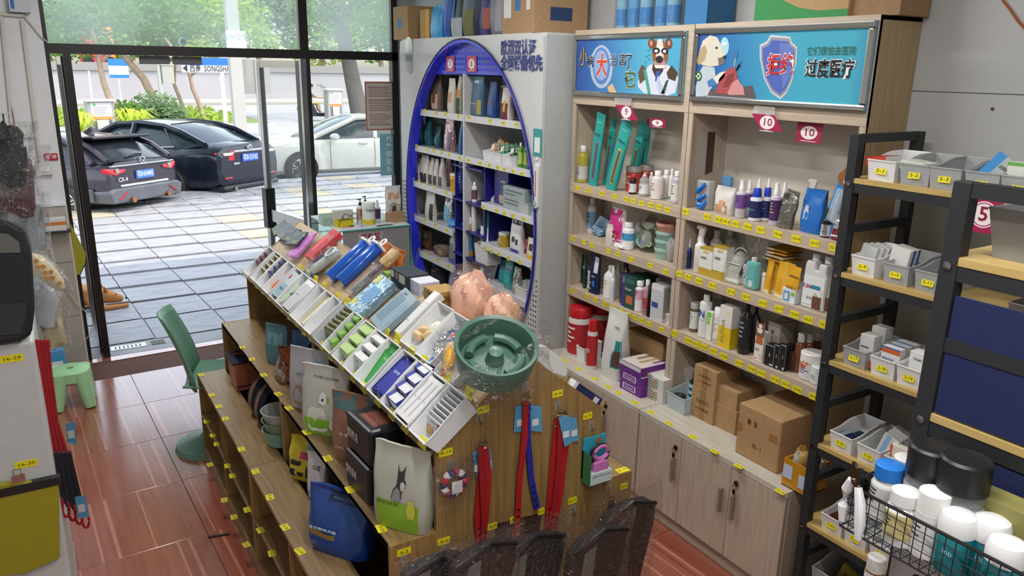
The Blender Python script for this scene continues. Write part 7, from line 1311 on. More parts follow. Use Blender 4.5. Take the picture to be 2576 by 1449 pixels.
for k,(bx,X,lb) in enumerate((((1510,1060),1.415,'teal bottle with domed white cap farthest along the basket'),((1790,1170),1.45,'teal bottle with domed white cap set back in the basket'),((1940,1320),1.40,'teal bottle with domed white cap nearest in the basket'))):
    p=atx(*pxy(*bx),X); t=thing('bottle',lb,'bottle',(X,p.y,CZ[0]),RX,CG[0]); B().lathe([(.03,0),(.033,.008),(.033,.085),(.03,.09)],24).build('body',mt('1f7c86','g'),t,smooth=True,w=0); B().lathe([(.034,.082),(.0345,.108),(.03,.12),(.018,.126),(.001,.127)],24).build('cap',mt('eef0f2','g'),t,smooth=True,w=0); text(t,'inp',.016,TF(.006,-.0338,.05),'c0e4e8')
for k,(bx,X,lb) in enumerate((((1270,560),1.49,'clear jar with a black lid beside the rack post'),((1555,680),1.47,'clear jar with a black lid before the navy panel'))):
    p=atx(*pxy(*bx),X); t=thing('jar',lb,'jar',(X,p.y,CZ[0]),RX,'black lidded jars on the end rack'); hh=p.z-CZ[0]-.0; B().lathe([(.043,0),(.045,.01),(.045,hh),(.041,hh+.012)],24).build('body',mt('8a8c90','t'),t,smooth=True,w=0); B().lathe([(.047,hh+.005),(.047,hh+.065),(.042,hh+.07)],26).build('lid',mt('1a1c1f','p'),t,smooth=True,w=0); B().lathe([(.0455,hh*.3),(.0455,hh*.85)],24).build('label',mt('c9ccd0','s'),t,smooth=True,w=0)
for k in range(2):
    p=atx(*pxy(2020-250*k,880+60*k),1.5); t=thing('carton',['olive green carton tilted behind the teal bottles','olive green carton lying under the tilted one'][k],'box',(1.5,p.y,CZ[0]),lrot(RX-.2,0,-.12*(1-k)),CG[0]); mk_box(t,.15,.06,p.z-CZ[0]+(.02 if k == 0 else-.02),'8f8a50',[('f',.1,.5,.3,.8,'a8a468')],[('f','Young Health',.75,.6,.12,.3,'5a5630')] if k == 0 else ())
# nail clippers hooked over the basket corner
p=atx(2148,1235,BX0-.012); t=thing('nail_clipper','white handled nail clipper hooked on the basket corner','clipper',p,RX-.4,None); M_=mt('e2e6ea','p')
B().tube([(-.012,0,.02),(-.024,0,-.01),(-.028,0,-.05),(-.024,0,-.085)],[.008,.011,.011,.007],8).build('handle',M_,t,smooth=True,w=0); B().tube([(.012,0,.015),(.026,0,-.015),(.034,0,-.055),(.036,0,-.09)],[.008,.011,.011,.007],8).build('handle',M_,t,smooth=True,w=0)
B().prism([(-.014,.015),(.014,.012),(.016,.06),(.006,.056),(.002,.045),(-.005,.058),(-.015,.06)],lambda u,v,d: (u,d,v),-.003,.003).build('blade',mt('8a8a86','c'),t,w=0); B().lathe([(.005,-.006),(.005,.006)],10,(-.002,0,.022),'y').build('rivet',mt('b0b0ac','c'),t,w=0)
p=atx(2205,1420,1.45); t=thing('bottle','white bottle with gold neck ring under the basket','bottle',(1.45,p.y,p.z-.1),RX,None); mk_bottle(t,.021,.12,'dcdee0','d4d4d0','d8dade',ch=.28,cw=.95,nk=.9,sh=.03); B().lathe([(.0205,.083),(.0205,.087)],18).build('gold_ring',mt('b08a50','c'),t,w=0)
p=atx(2205,1420,1.45); t=thing('wire_shelf','black wire shelf below the basket on the end rack','shelf',(1.45,.66,p.z-.1)); [B().tube([(-.09,-.2+.03*k,-.003),(.1,-.2+.03*k,-.003)],.0025,5).build('wire',K,t,w=0) for k in range(15)]; [B().tube([(x,-.2,-.006),(x,.22,-.006)],.003,5).build('wire',K,t,w=0) for x in (-.09,.1)]
p=atx(2350,1425,1.5); t=thing('printed_sheet','white sheet with black brush print under the basket','sheet',(1.5,p.y,atx(2205,1420,1.45).z-.1),RX,None); B().box(-.09,.09,-.003,.003,0,.155).build('sheet',mt('b9b6b8','s'),t,w=0); text(t,'ooh',.05,TF(0,-.0035,.09),'1a1a1a',.03)
# ================================================================ GONDOLA TRAYS
NF=SEZ
def sl(px,py,off=0): return atp(px,py,SP0+SEZ*off,SEZ)
def on(name,lb,cat,px,py,off=.012,yaw=0,grp='goods on the sloping trays',R_=None): return thing(name,lb,cat,sl(px,py,off),SROT @ (R_ or Matrix.Rotation(yaw,3,'Z')),grp)
CG[0]='bins on the sloping trays'
LY_=[atx(px,py,.893).y for px,py in LOWT]
def trow(q0,ys,names,grp,L=.185,h=.062,cols=None):
    out=[]
    for k,(y,nm) in enumerate(zip(ys,names)):
        nb=min(abs(y-ys[k-1]) if k else .2,abs(y-ys[k+1]) if k < len(ys)-1 else .2); w_=min(.118,nb)*.97
        c=SP0+SEY*(q0+L/2)+SEZ*.006+V((0,y,0))
        if nm: t=thing('tray_bin',nm,'bin',c,SROT,grp); mk_bin(t,w_,L,h,'e0e3e6' if not nm.startswith('clear') else 'c9d0d4','p' if not nm.startswith('clear') else 'k',back=1.12)
        out.append((c,w_))
    return out
nm_=['white tray bin of dark red packs','white tray bin of olive sticks','white tray bin of navy packs','grey white tray bin with one orange pack','white tray bin with a pale blue carton','white tray bin with two small jars','white tray bin with a grey flat carton','empty white tray bin in the lower row','white tray bin with a yellow strip','white tray bin behind the olive packets','clear tub of olive paper packets','milky tray bin of green cartons','white tray bin of green and white cartons','white tray bin with silver white cartons','white tray bin of a green pouch','white tray bin of a navy foil pouch','white tray bin of blue and white cartons','white tray bin of long white cartons','white tray bin of dog treat sachets at the near end']
ROW=trow(.012,LY_,nm_,'bins on the lower sloping tray')
def inb(k,lb,n,w_,d,h,col,pan=(),tx=(),tilt=0,yaw=0,dq=0,step=.0,kind='box',z=.006,fin='s'):
    c,W_=ROW[k]; h=min(h,.066) if tilt >-.8 else h
    for j in range(n):
        L_=lb if n == 1 else ['first ','second ','third ','fourth ','fifth ','sixth ','seventh ','eighth ','ninth '][j]+lb
        p=c+SEY*(dq+step*(j-(n-1)/2))+SEZ*z+SEX*(0 if not isinstance(yaw,tuple) else yaw[1]*(j-(n-1)/2)); ya=yaw[0] if isinstance(yaw,tuple) else yaw
        t=thing('tray_carton' if kind == 'box' else 'tray_sachet',L_,kind if kind == 'box' else 'sachet',p,SROT @ Matrix.Rotation(ya,3,'Z') @ Matrix.Rotation(tilt,3,'X'),'goods in the lower tray bins'); mk_box(t,W_*w_,d,h,col,pan,tx,fin)
inb(0,'dark red pack in the far tray bin',3,.8,.012,.09,'5a1f2c',[('f',.1,.9,.6,.9,'8a5a60')],tilt=-.4,step=.03); inb(1,'olive stick pack in the second tray bin',4,.8,.01,.085,'7a7448',[('t',0,1,0,1,'b0a888')],tilt=-.5,step=.03); inb(2,'navy white lined pack in the third tray bin',3,.8,.014,.08,'23286a',[('f',.1,.9,.7,.85,'b8bcd8')],tilt=-.5,step=.035); inb(3,'orange pack in the grey tray bin',1,.55,.05,.04,'c86a44',dq=-.03); inb(4,'pale blue white carton in the fifth tray bin',1,.85,.15,.06,'b4c0c8',[('t',.05,.95,.05,.5,'8aa8b8'),('t',.1,.3,.7,.85,'c03030')],[('t','宠物护理',.5,.3,.1,.5,'2a4a70')])
for k in range(2): c=ROW[5][0]+SEY*(-.05+.06*k)+SEZ*.01; t=thing('jar',['small pale jar in front of the sixth tray bin','small pale jar behind it in the sixth tray bin'][k],'jar',c,SROT,'goods in the lower tray bins'); cylv(t,'body',.03,0,.04,'cfd4cc','g'); cylv(t,'lid',.031,.04,.055,'a9b8a0')
inb(6,'flat grey white carton with small print',1,.95,.17,.075,'c2c4c8',[('t',.0,1,.85,1,'e6e6e8')],[('t','ooo',.4,.5,.06,.3,'3a4a8a')]); inb(8,'yellow edged strip carton in its tray bin',1,.4,.16,.05,'c9b43a',[('t',.3,1,0,1,'d8d8d6')]); inb(10,'olive paper packet in the clear tub',6,.8,.012,.075,'7f8060',[('f',.1,.8,.6,.8,'9a9c7c')],tilt=-.6,step=.022,yaw=.1,z=.012)
inb(11,'bright green carton in the milky bin',4,.42,.035,.075,'7aa84a',[('f',.1,.9,.1,.5,'b0c890'),('t',.0,1,.0,.2,'5a8a30')],tilt=-.3,step=.042); inb(12,'pale green carton in the next bin',3,.8,.04,.07,'a8c880',[('f',.1,.9,.1,.5,'d8dcc8')],tilt=-.3,step=.05); inb(13,'silver white carton with a green mark',3,.85,.03,.075,'d8dadc',[('f',.1,.3,.5,.7,'3a9a5a')],tilt=-.4,step=.045); inb(14,'vivid green pouch in its tray bin',2,.9,.025,.15,'3aa04a',[('f',.1,.9,.1,.9,'4ab058')],[('f','驱虫药',.5,.8,.06,.4,'d0ecd4')],tilt=-1.35,step=.03,dq=-.07); inb(15,'glossy navy foil pouch in its tray bin',1,.95,.16,.035,'1c2480',[('t',.1,.9,.1,.9,'2a36a0')],[('t','营养膏',.5,.6,.08,.4,'c0c8f0')],fin='f',z=.02)
inb(16,'blue and white carton in a double row',4,.8,.035,.07,'2f3f9c',[('f',.3,1,.1,.9,'d8dce4'),('t',.3,1,0,1,'d8dce4')],tilt=-.3,step=.044); inb(17,'long white carton lying in the tray bin',3,.3,.165,.06,'e2e2e4',[('t',.1,.3,.1,.9,'b0b4c0')],[('t','dnm',.6,.5,.03,.4,'3a4a8a')],yaw=(0,.033)); inb(18,'grey white sachet standing in the near bin',7,.85,.006,.09,'c4c6cc',[('f',.05,.95,.0,.3,'a89ab0')],tilt=-.55,step=.016,dq=.01,kind='sachet'); inb(18,'dog portrait sachet in front of the near bin',1,.95,.008,.11,'d4d6dc',[('f',.05,.5,.1,.55,'c09a5a'),('f',.12,.35,.3,.6,'d0ac6c'),('f',.7,.95,.75,.95,'c02834')],[('f','宠物营养',.5,.85,.08,.4,'3a3a50'),('f','犬用',.6,.65,.1,.3,'3a3a50')],tilt=-.75,dq=-.062)
UY=[atx(px,py,1.055).y for px,py in UPT]
# upper tray: loose goods
def ub(lb,px,py,w_,d,h,col,pan=(),tx=(),yaw=0,fin='s',off=.01,name='tray_pack',cat='pack',wr=0,bev=.004): t=on(name,lb,cat,px,py,off,yaw); mk_box(t,w_,d,h,col,pan,tx,fin,bev); (wrap(t,w_*1.15,d*1.1,h*1.6,.2,int(px),flare=.1) if wr else 0); return t
for k in range(4): ub(['first','second','third','fourth'][k]+' dark grey foil sachet at the far tray end',706+14*k,575+9*k,.13,.1,.012,('3f4a50','46525a','2c3440','3a444c')[k],[('t',.1,.6,.55,.9,'6a767c'),('t',.5,.9,.1,.3,'8a8a60')],yaw=.15*k-.2,fin='p',off=.02+.012*k)
t=on('glove_pack','pink rubber grooming gloves in a clear bag','gloves',763,625,.02,.1); B().box(-.05,.05,-.08,.02,0,.025).build('palm',mt('c070c8','p'),t,w=0,bevel=.01)
for k in range(5): B().tube([(-.045+.022*k,.01,.015),(-.047+.023*k,.05+.012*(k % 4),.02),(-.047+.023*k,.07+.012*(k % 4),.02)],[.011,.011,.008],8).build('finger',mt('c070c8','p'),t,smooth=True,w=0)
wrap(t,.14,.24,.05,.2,41,flare=0)
ub('red clothes pack in a shiny clear bag',820,625,.11,.2,.035,'c03a44',[('t',.1,.5,.2,.8,'d8606a')],wr=1); ub('navy bag beside the red pack',810,668,.1,.18,.025,'222c4c',[('t',.1,.9,.1,.4,'6a7480')],fin='f',wr=1); ub('orange checked bag on the ridge',985,655,.06,.09,.03,'c0943c',[('t',.1,.4,.1,.9,'d8bc78')],off=.005)
t=on('pet_clipper','grey electric clipper coiled in a clear bag','clipper',828,668,.02,-.3); B().lathe([(.02,-.08),(.032,-.05),(.03,.03),(.036,.07),(.03,.085)],16,(0,0,.028),'y',1,.7).build('body',mt('aeb8b4','g'),t,smooth=True,w=0); B().tube([(.03*cos(a),.05+.03*sin(a),.052) for a in [k*pi/8 for k in range(16)]],.005,6,True).build('cable_coil',mt('c6ccca','p'),t,w=0); wrap(t,.11,.24,.07,.2,43,flare=0)
for k,(px,py) in enumerate(((878,655),(906,664))):
    t=on('blue_roll',['blue patterned roll with white ends by the clipper','blue patterned roll with white ends by the trowel handle'][k],'roll',px,py,.034,-.02); B().lathe([(.03,-.12),(.032,-.115),(.032,.11),(.03,.115)],18,(0,0,0),'y').build('roll',mt('2458b8','g'),t,smooth=True,w=0); B().box(-.034,.034,.112,.126,-.03,.034).build('end_cap',mt('dde4ea','p'),t,w=0,bevel=.006); B().tube([(.018*cos(a),.145+.018*sin(a),.0) for a in [q_*pi/8 for q_ in range(16)]],.005,6,True).build('hang_loop',mt('dde4ea','p'),t,w=0); B().box(-.034,-.03,-.115,.112,-.01,.014).build('white_edge',mt('dde4ea','p'),t,w=0)
t=on('metal_comb','brown handled metal tool in a clear sleeve','tool',940,690,.02,-.06); B().box(-.012,.012,-.02,.13,0,.014).build('handle',mt('4a3830','p'),t,w=0,bevel=.005); B().prism([(-.02,-.02),(.02,-.02),(.035,-.11),(-.03,-.12)],lambda u,v,d: (u,v,d),.002,.005).build('blade',mt('a9a9a6','c'),t,w=0); B().box(-.045,.045,-.14,.15,-.004,.018).build('clear_sleeve',mt('e0e4e4','w'),t,w=0)
ub('pale blue wet wipes pack with yellow badges',945,755,.15,.2,.04,'9cc0da',[('t',.1,.3,.75,.95,'d0cc50'),('t',.05,.25,.1,.25,'d0cc50'),('t',.3,.9,.3,.7,'6a9cc8')],fin='f',yaw=-.05); ub('clear printed box with a handle',1000,790,.15,.19,.03,'9fb8c8',[('t',.12,.55,.15,.85,'6f8ca0'),('t',.62,.9,.1,.8,'84a0b2')],[('t','说明',.35,.9,.06,.2,'2a3a48')],yaw=-.12,off=.02,fin='k'); ub('clear printed box underneath the first',985,805,.15,.19,.018,'a8c0cc',yaw=.08,off=.001,fin='k')
ub('long white flat carton with fine print',1062,800,.05,.22,.035,'d6d8da',[('t',.1,.9,.75,.95,'eef0f0')],[('t','ooooo',.3,.3,.03,.6,'6a6a70')])
for k,(lb,px,py) in enumerate((('white tray bin with beige stoppers',1090,838),('white tray bin of silver chain collars',1130,868),('white tray bin with rubber chicken toys',1180,915))): t=on('tray_bin',lb,'bin',px,py,.006); mk_bin(t,(.13,.12,.13)[k],.2,.04,'e0e3e6','p',back=1.1)
for k in range(4): t=on('stopper',['first','second','third','white'][k]+' beige rubber stopper in the tray bin','stopper',1060+14*k,852-12*(k % 2)-6*(k == 3),.014,.5*k); B().lathe([(.016,-.02),(.02,0),(.014,.025),(.004,.03)],12,(0,0,.018),'x').build('bulb',mt('d8bc8c' if k < 3 else 'e2e0d4','p'),t,smooth=True,w=0)
for k in range(3): 
    t=on('chain_collar',['first','second','third'][k]+' silver chain collar in a clear bag','chain',1118+16*k,872-14*k,.02,.4*k)
    for j in range(12): a=j*pi/6; B().tube([(.03*cos(a)+.009*cos(q_)*cos(a),.03*sin(a)+.009*cos(q_)*sin(a),.012+.005*sin(q_)+.003*(j % 2)) for q_ in [i*pi/4 for i in range(8)]],.002,4,True).build('link',mt('a9a9a6','c'),t,w=0)
    wrap(t,.08,.09,.04,.25,50+k,flare=0)
for k,(px,py) in enumerate(((1140,845),(1190,830))): ub(['dark blue hang card with a red print','bright blue hang card of a chicken toy'][k],px,py,.06,.05,.003,('1f3f78','2a86d0')[k],[('t',.3,.7,.3,.7,('b0483a','d8e4ec')[k])],off=.06,yaw=(.3,.6)[k],name='hang_card',cat='card',bev=.001)
for k,(px,py) in enumerate(((1135,895),(1180,860))): t=on('chicken_toy',['yellow rubber chicken toy in front','yellow rubber chicken toy behind under the card'][k],'toy',px,py,.04,.7); B().tube([(-.01,-.06,0),(0,-.03,.004),(0,.01,.006),(.003,.04,.004),(.004,.07,0)],[.012,.02,.026,.02,.008],12).build('body',mt('e8b01c','p'),t,smooth=True,w=0); [B().tube([(-.008+.008*j,-.062,0),(-.016+.014*j,-.085,.004)],[.006,.003],6).build('red_foot',mt('c83a30','p'),t,w=0) for j in range(3)]; wrap(t,.07,.18,.04,.2,60+k,flare=0)
ub('blue striped hang card below the chain collars',1082,918,.05,.06,.003,'3a6ab0',[('t',.2,.8,.2,.8,'8aa8d0')],off=.02,name='hang_card',cat='card',bev=.001)
# ridge goods
p=atz(1245,925,1.3); gb_=thing('slow_feeder_bowl','large sage green slow feeder bowl wrapped in clear film','bowl',aty(1246,895,1.885),Matrix.Rotation(.25,3,'Z') @ Matrix.Rotation(radians(22),3,'X') @ Matrix.Rotation(radians(-14),3,'Y')); SG=mt('53786a','p'); r=.127
B().lathe([(r*.8,-.045),(r*.9,-.04),(r,.045),(r*.99,.05),(r*.9,.045),(r*.84,-.02),(.001,-.022)],36).build('bowl',SG,gb_,smooth=True,w=0)
for k in range(4): B().tube([(r*.62*cos(k*pi/2+.3+a*.5),r*.62*sin(k*pi/2+.3+a*.5),.0) for a in (-1.2,-.6,0,.6,1.2)],.014,8).build('maze_ridge',SG,gb_,smooth=True,w=0)
B().lathe([(.03,-.02),(.022,.02),(.001,.026)],16).build('centre_knob',SG,gb_,smooth=True,w=0); wrap(gb_,.31,.31,.13,.16,71,z0=-.06,flare=.15)
def ridge(lb,px,py,X,z,w_,d,h,col,pan=(),tx=(),rz=RX,name='carton',cat='box',tilt=0,side=0): p=atx(px,py,X); t=thing(name,lb,cat,(X,p.y,z),lrot(rz,tilt,side),'goods along the gondola ridge'); mk_box(t,w_,d,h,col,pan,tx,bev=.003); return t
ridge('dark navy carton with white stickers on the ridge',1030,690,1.26,1.345,.17,.1,.07,'232d3a',[('f',.05,.22,.5,.9,'c9ccc4'),('f',.55,.9,.4,.9,'b8c0ac'),('f',.3,.5,.5,.9,'8a6a5c')]); ridge('pale grey white carton on the ridge',1068,738,1.27,1.345,.1,.09,.06,'c9cad6'); ridge('small brown carton with a printed side',1110,768,1.28,1.34,.11,.1,.06,'a5834c',[('r',.2,.8,.3,.7,'7a5a30'),('f',.3,.7,.7,.8,'6a4a28')]); ridge('small green carton at the ridge',978,688,1.24,1.345,.05,.04,.025,'7a9a4c')
cv(0,0,1); CG[0]='goods along the gondola ridge'
t=thing('pouch','orange ruffled bag at the far ridge','bag',(1.33,atx(985,660,1.33).y,1.27),RX,CG[0]); mk_pouch(t,.26,.06,.17,'bf661e',[(-.9,.5,0,.5,'a87a20')],wob=1.6)
for k,(px,py,r_,lb) in enumerate(((1190,765,(.085,.085,.12),'pink filled translucent bag leaning on the ridge'),(1262,800,(.07,.07,.09),'second pink filled bag behind the ridge'))):
    p=atx(px,py,1.36+.05*k); t=crumple(lb,p,r_,'e8b49c','plastic_bag','bag','p',amp=.13,seed=80+k,m=18,n=30); t2=wrap(t,r_[0]*2.3,r_[1]*2.3,r_[2]*2.3,.2,82+k,z0=-r_[2],flare=-.2)
p=aty(1375,900,2.0); t=thing('clear_bag','crumpled clear bag of clips hanging over the far slope','bag',p,0,CG[0]); wrap(t,.1,.05,.09,.2,90,z0=-.045)
p=aty(1385,910,1.96); t=thing('blade_guard','white curved plastic guard lying along the roof edge','guard',p+V((0,0,.0)),Matrix.Rotation(radians(40),3,'Y')); B().prism([(-.08,.02),(-.06,.03),(.03,.028),(.08,.01),(.085,-.012),(.05,-.02),(.02,-.03),(-.07,-.022),(-.085,0)],lambda u,v,d: (u,d,v),-.008,.004).build('guard',mt('d9dcdc','g'),t,w=0,bevel=.003); text(t,'ipoo',.025,TF(-.045,-.0085,.008),'a9b0b4',.02)
p=aty(1475,992,1.955); t=thing('carton','navy carton with a barcode poking past the roof','box',p-V((0,-.01,0)),Matrix.Rotation(radians(38),3,'Y'),CG[0]); B().box(-.075,.075,-.015,.015,-.018,.018).build('carton',mt('222a58','s'),t,w=0,bevel=.002); B().box(.035,.06,-.0157,-.015,-.014,.012).build('barcode',mt('d8dade','s'),t,w=0); B().box(-.076,-.06,-.0157,.0157,-.0185,.0185).build('white_end',mt('d8dade','s'),t,w=0)
# ================================================================ END PANEL: HOOKS, LEASHES, PACKS
def hook(px,py,lb):
    p=aty(px,py,GY0); t=thing('wall_hook',lb,'hook',(p.x,GY0,p.z),0,'hooks on the gondola end'); B().box(-.012,.012,-.0015,0,-.016,.016).build('clear_pad',mt('c9c4b4','t'),t,w=0); B().tube([(0,-.002,.004),(0,-.006,-.012),(0,-.016,-.018),(0,-.02,-.008)],.0016,6).build('wire',mt('a9a9a6','c'),t,w=0)
def clip(px,py,lb):
    p=aty(px,py,GY0); t=thing('bulldog_clip',lb,'clip',(p.x,GY0-.012,p.z),0,'metal clips on the gondola end'); M_=mt('6a645c','c'); B().tube([(.009*cos(a),0,.018+.009*sin(a)) for a in [k*pi/5 for k in range(10)]],.0018,5,True).build('ring',M_,t,w=0); B().box(-.013,.013,-.006,.006,-.018,.008).build('jaw',M_,t,w=0,bevel=.003); B().box(-.02,.02,-.008,.004,-.024,-.017).build('jaw_plate',M_,t,w=0)
for k,(px,py) in enumerate(((1205,1050),(1322,972),(1403,1020),(1488,1068),(1134,1168),(1016,1408),(1117,1382),(1440,1280),(1530,1225))): hook(px,py,'small clear hook %s' % ('under the A-1 tag','under the A-3 tag','under the A-4 tag','under the A-15 tag','under the A-14 tag','under the A-5 tag','under the A-6 tag','under the A-11 tag','beside the A-12 tag')[k])
for k,(px,py) in enumerate(((1020,1428),(1120,1408),(1228,1385),(1534,1262))): clip(px,py,'metal bulldog clip '+('below the A-5 tag','below the A-6 tag','under the red leash by A-7','below the A-12 tag')[k])
def leash(lb,top_,straps,cards,ringc=2):
    p=aty(*top_,GY0-.015); t=thing('leash',lb,'leash',p,0,'leashes on the gondola end')
    for j in range(ringc): B().tube([(.012*cos(a)+.004*j,-.004*j,-.012+.016*sin(a)) for a in [k*pi/7 for k in range(14)]],.0018,5,True).build('ring',mt('b0a898','c'),t,w=0)
    for k,(pts,col,holes) in enumerate(straps):
        q_=[aty(x,y,GY0-.014-.007*k)-p for x,y in pts]; wd=.0105; b=B()
        vs=[]
        for v_ in q_: vs += [v_+V((-wd,0,0)),v_+V((wd,0,0))]
        b.add(vs,[(2*i,2*i+1,2*i+3,2*i+2) for i in range(len(q_)-1)]); s=b.build('strap',mt(col,'s'),t,w=0,solid=.003)
        for j in range(holes): e=q_[-1]+(q_[-2]-q_[-1]).normalized()*(.02+.025*j); B().lathe([(.0042,-.003),(.0042,.0)],8,(e.x,e.y-.001,e.z),'y').build('eyelet',mt('b0aca4','c'),t,w=0)
    q_=aty(*straps[0][0][0],GY0-.03)-p; B().tube([q_+V((sx*.014,0,sz)) for sx,sz in ((-1,0),(1,0),(1,-.03),(-1,-.03))],.002,5,True).build('buckle',mt('b8b4ac','c'),t,w=0)
    for k,(c4,col) in enumerate(cards):
        v4=[aty(x,y,GY0-.008 if col != 'f' else GY0-.034)-p for x,y in c4]; o=B().poly(v4).build('hang_tag',mt('5a9cc8','s'),t,w=0,solid=.001); m_=sum(v4,V())/4; B().box(m_.x-.012,m_.x+.012,m_.y-.0015,m_.y-.0008,m_.z-.025,m_.z-.002).build('barcode',mt('dfe2e4','s'),o,w=0)
RD='b01a22'
leash('pair of red leashes with eyelets under the A-1 tag',(1213,1108),[([(1214,1120),(1208,1220),(1200,1300),(1208,1390)],RD,4),([(1222,1130),(1230,1200),(1222,1300),(1212,1385)],RD,4),([(1210,1125),(1214,1210),(1218,1300),(1218,1385)],'a0161e',3)],[(((1188,1140),(1208,1128),(1210,1195),(1200,1205)),''),(((1214,1140),(1234,1130),(1240,1180),(1222,1185)),'')])
leash('red and blue leash pair under the A-3 tag',(1322,995),[([(1326,1015),(1328,1100),(1336,1200),(1352,1280)],'23299c',4),([(1323,1010),(1320,1100),(1308,1200),(1300,1345)],RD,4)],[(((1296,1022),(1322,1018),(1322,1085),(1292,1088)),''),(((1330,1018),(1362,1022),(1364,1086),(1330,1084)),'')])
leash('thick red leash bundle under the A-4 tag',(1410,1035),[([(1402,1050),(1392,1150),(1382,1260),(1376,1340)],RD,4),([(1418,1055),(1424,1120),(1412,1230),(1388,1365)],RD,4),([(1410,1050),(1408,1150),(1398,1250),(1384,1330)],'a0161e',2)],[(((1405,1050),(1432,1044),(1440,1112),(1420,1125)),'f'),(((1432,1050),(1450,1050),(1456,1108),(1440,1112)),'')],3)
p=aty(1143,1175,GY0-.02); t=thing('scrunchie_pack','clear bag of star and stripe bow collars','collar',p,0,None)
for k in range(14): a=k*2*pi/14; c=V((.036*cos(a),.004*(k % 2),-.055+.036*sin(a))); o=B().tube([c+V((.012*cos(a+1),0,.012*sin(a+1))),c,c-V((.012*cos(a+1),0,.012*sin(a+1)))],[.006,.014,.006],7).build('bow_loop',mt(('b8283c','26306a','d4ccd0')[k % 3],'s'),t,smooth=True,w=0)
B().box(-.018,.018,-.02,-.018,-.08,-.04).build('barcode_label',mt('dcdedf','s'),t,w=0); wrap(t,.13,.05,.15,.18,95,z0=-.13)
q_=[aty(x,y,GY0-.012) for x,y in ((1455,1078),(1530,1074),(1545,1195),(1450,1235))]; p=sum(q_,V())/4; t=thing('leash_box','retractable leash with pink handle in a teal printed box','leash',p,0,None)
B().box(-.05,.045,-.002,.006,-.075,.075).build('back_card',mt('2f9cb8','s'),t,w=0); f_=B().box(-.048,.046,-.045,-.002,-.085,-.04).build('box_tray',mt('c4d4d0','s'),t,w=0,bevel=.002); B().box(-.05,-.048,-.045,.006,-.085,.03).build('green_side',mt('3a7a4a','s'),t,w=0); text(f_,'RETRACTABLE DOG LEASH',.011,TF(0,-.0455,-.054),'2a3a6a',0,fit=.075)
B().tube([(.0+.03*cos(a)+.006,-.028,.025+.024*sin(a)) for a in [k*pi/9 for k in range(18)]],.008,8,True).build('handle',mt('c878b8','p'),t,smooth=True,w=0); B().tube([(.0+.04*cos(a)+.002,-.026,.02+.034*sin(a)) for a in [k*pi/9 for k in range(18)]],.006,8,True).build('grip',mt('17181c','p'),t,smooth=True,w=0); B().prism([(-.03,-.045),(.035,-.045),(.035,-.01),(.012,.0),(-.03,-.005)],lambda u,v,d: (u,d,v),-.04,-.008).build('housing',mt('c878b8','p'),t,w=0,bevel=.006); B().lathe([(.014,0),(.014,-.003)],14,(.012,-.002,.058),'y').build('dog_print',mt('8a7458','s'),t,w=0)
# black carriers in film at the foot of the end panel
for k,(px,py,w_,h_,Y,lb) in enumerate(((1570,1340,.27,.24,1.80,'black carrier panel in clear film farthest from the shelves'),(1500,1400,.25,.2,1.72,'black carrier panel in clear film second in the row'),(1330,1420,.27,.2,1.74,'black carrier panel in clear film in the middle of the row'),(1215,1430,.22,.16,1.66,'black carrier panel in clear film nearest the dark board'),(1090,1440,.2,.1,1.7,'black carrier panel in clear film by the A-6 tag'))):
    p=aty(px,py,Y); t=thing('pet_carrier',lb,'carrier',(p.x,Y,p.z),lrot(.1,0,.12),'film wrapped carriers at the gondola end'); o=[(-w_/2,-h_),(-w_/2,h_*.2),(-w_*.3,h_*.42),(0,h_*.5),(w_*.3,h_*.48),(w_*.46,h_*.38),(w_*.48,h_*.1),(w_*.36,-h_)]
    B().prism(o,lambda u,v,d: (u,d,v),-.02,.02).build('shell',mt('131418','s'),t,w=0,bevel=.008); B().prism([(-w_*.36,-h_),(-w_*.3,h_*.2),(-w_*.12,h_*.28),(-w_*.1,-h_)],lambda u,v,d: (u,d,v),-.0225,-.02).build('mesh_window',mt('6a6866','m'),t,w=0); B().tube([(-w_*.48,-.018,h_*.24),(0,-.02,h_*.52),(w_*.44,-.02,h_*.4)],.008,6).build('piping',mt('0c0d10','p'),t,w=0); wrap(t,w_*1.15,.09,h_*1.75,.07,100+k,z0=-h_,flare=.1)
# ================================================================ GONDOLA STEP GOODS
CG[0]='bags on the gondola steps'; CZ[0]=.822; RZ_=RX+.62
def gb2(lb,x,y,w_,d,h,col,pan=(),tx=(),z=.822,rz=RZ_,tilt=0,fin='p',wob=.6,top=.08,side=0): t=thing('pet_food_bag',lb,'bag',(x,y,z),lrot(rz,tilt,side),CG[0]); mk_pouch(t,w_,d,h,col,pan,tx,fin=fin,wob=wob,top=top,seed=int(y*100)); return t
gb2('teal grey bag standing farthest on the upper step',.88,3.62,.13,.06,.2,'4f7880',[(-.7,.7,.5,.8,'6a98a0')]); gb2('copper foil bag with crumpled silver top',.87,3.36,.12,.08,.17,'7a4428',[(-.8,.5,.1,.5,'8a5230')],fin='f',wob=1.6); gb2('silver and copper foil bag lying low on the step',.84,3.4,.12,.06,.1,'a8a4a0',[(-.9,.9,0,.35,'7a4428')],fin='f',wob=1.6,rz=RX); gb2('blue clear bag hidden behind the copper bag',.97,3.5,.12,.06,.19,'3a5a78',fin='f')
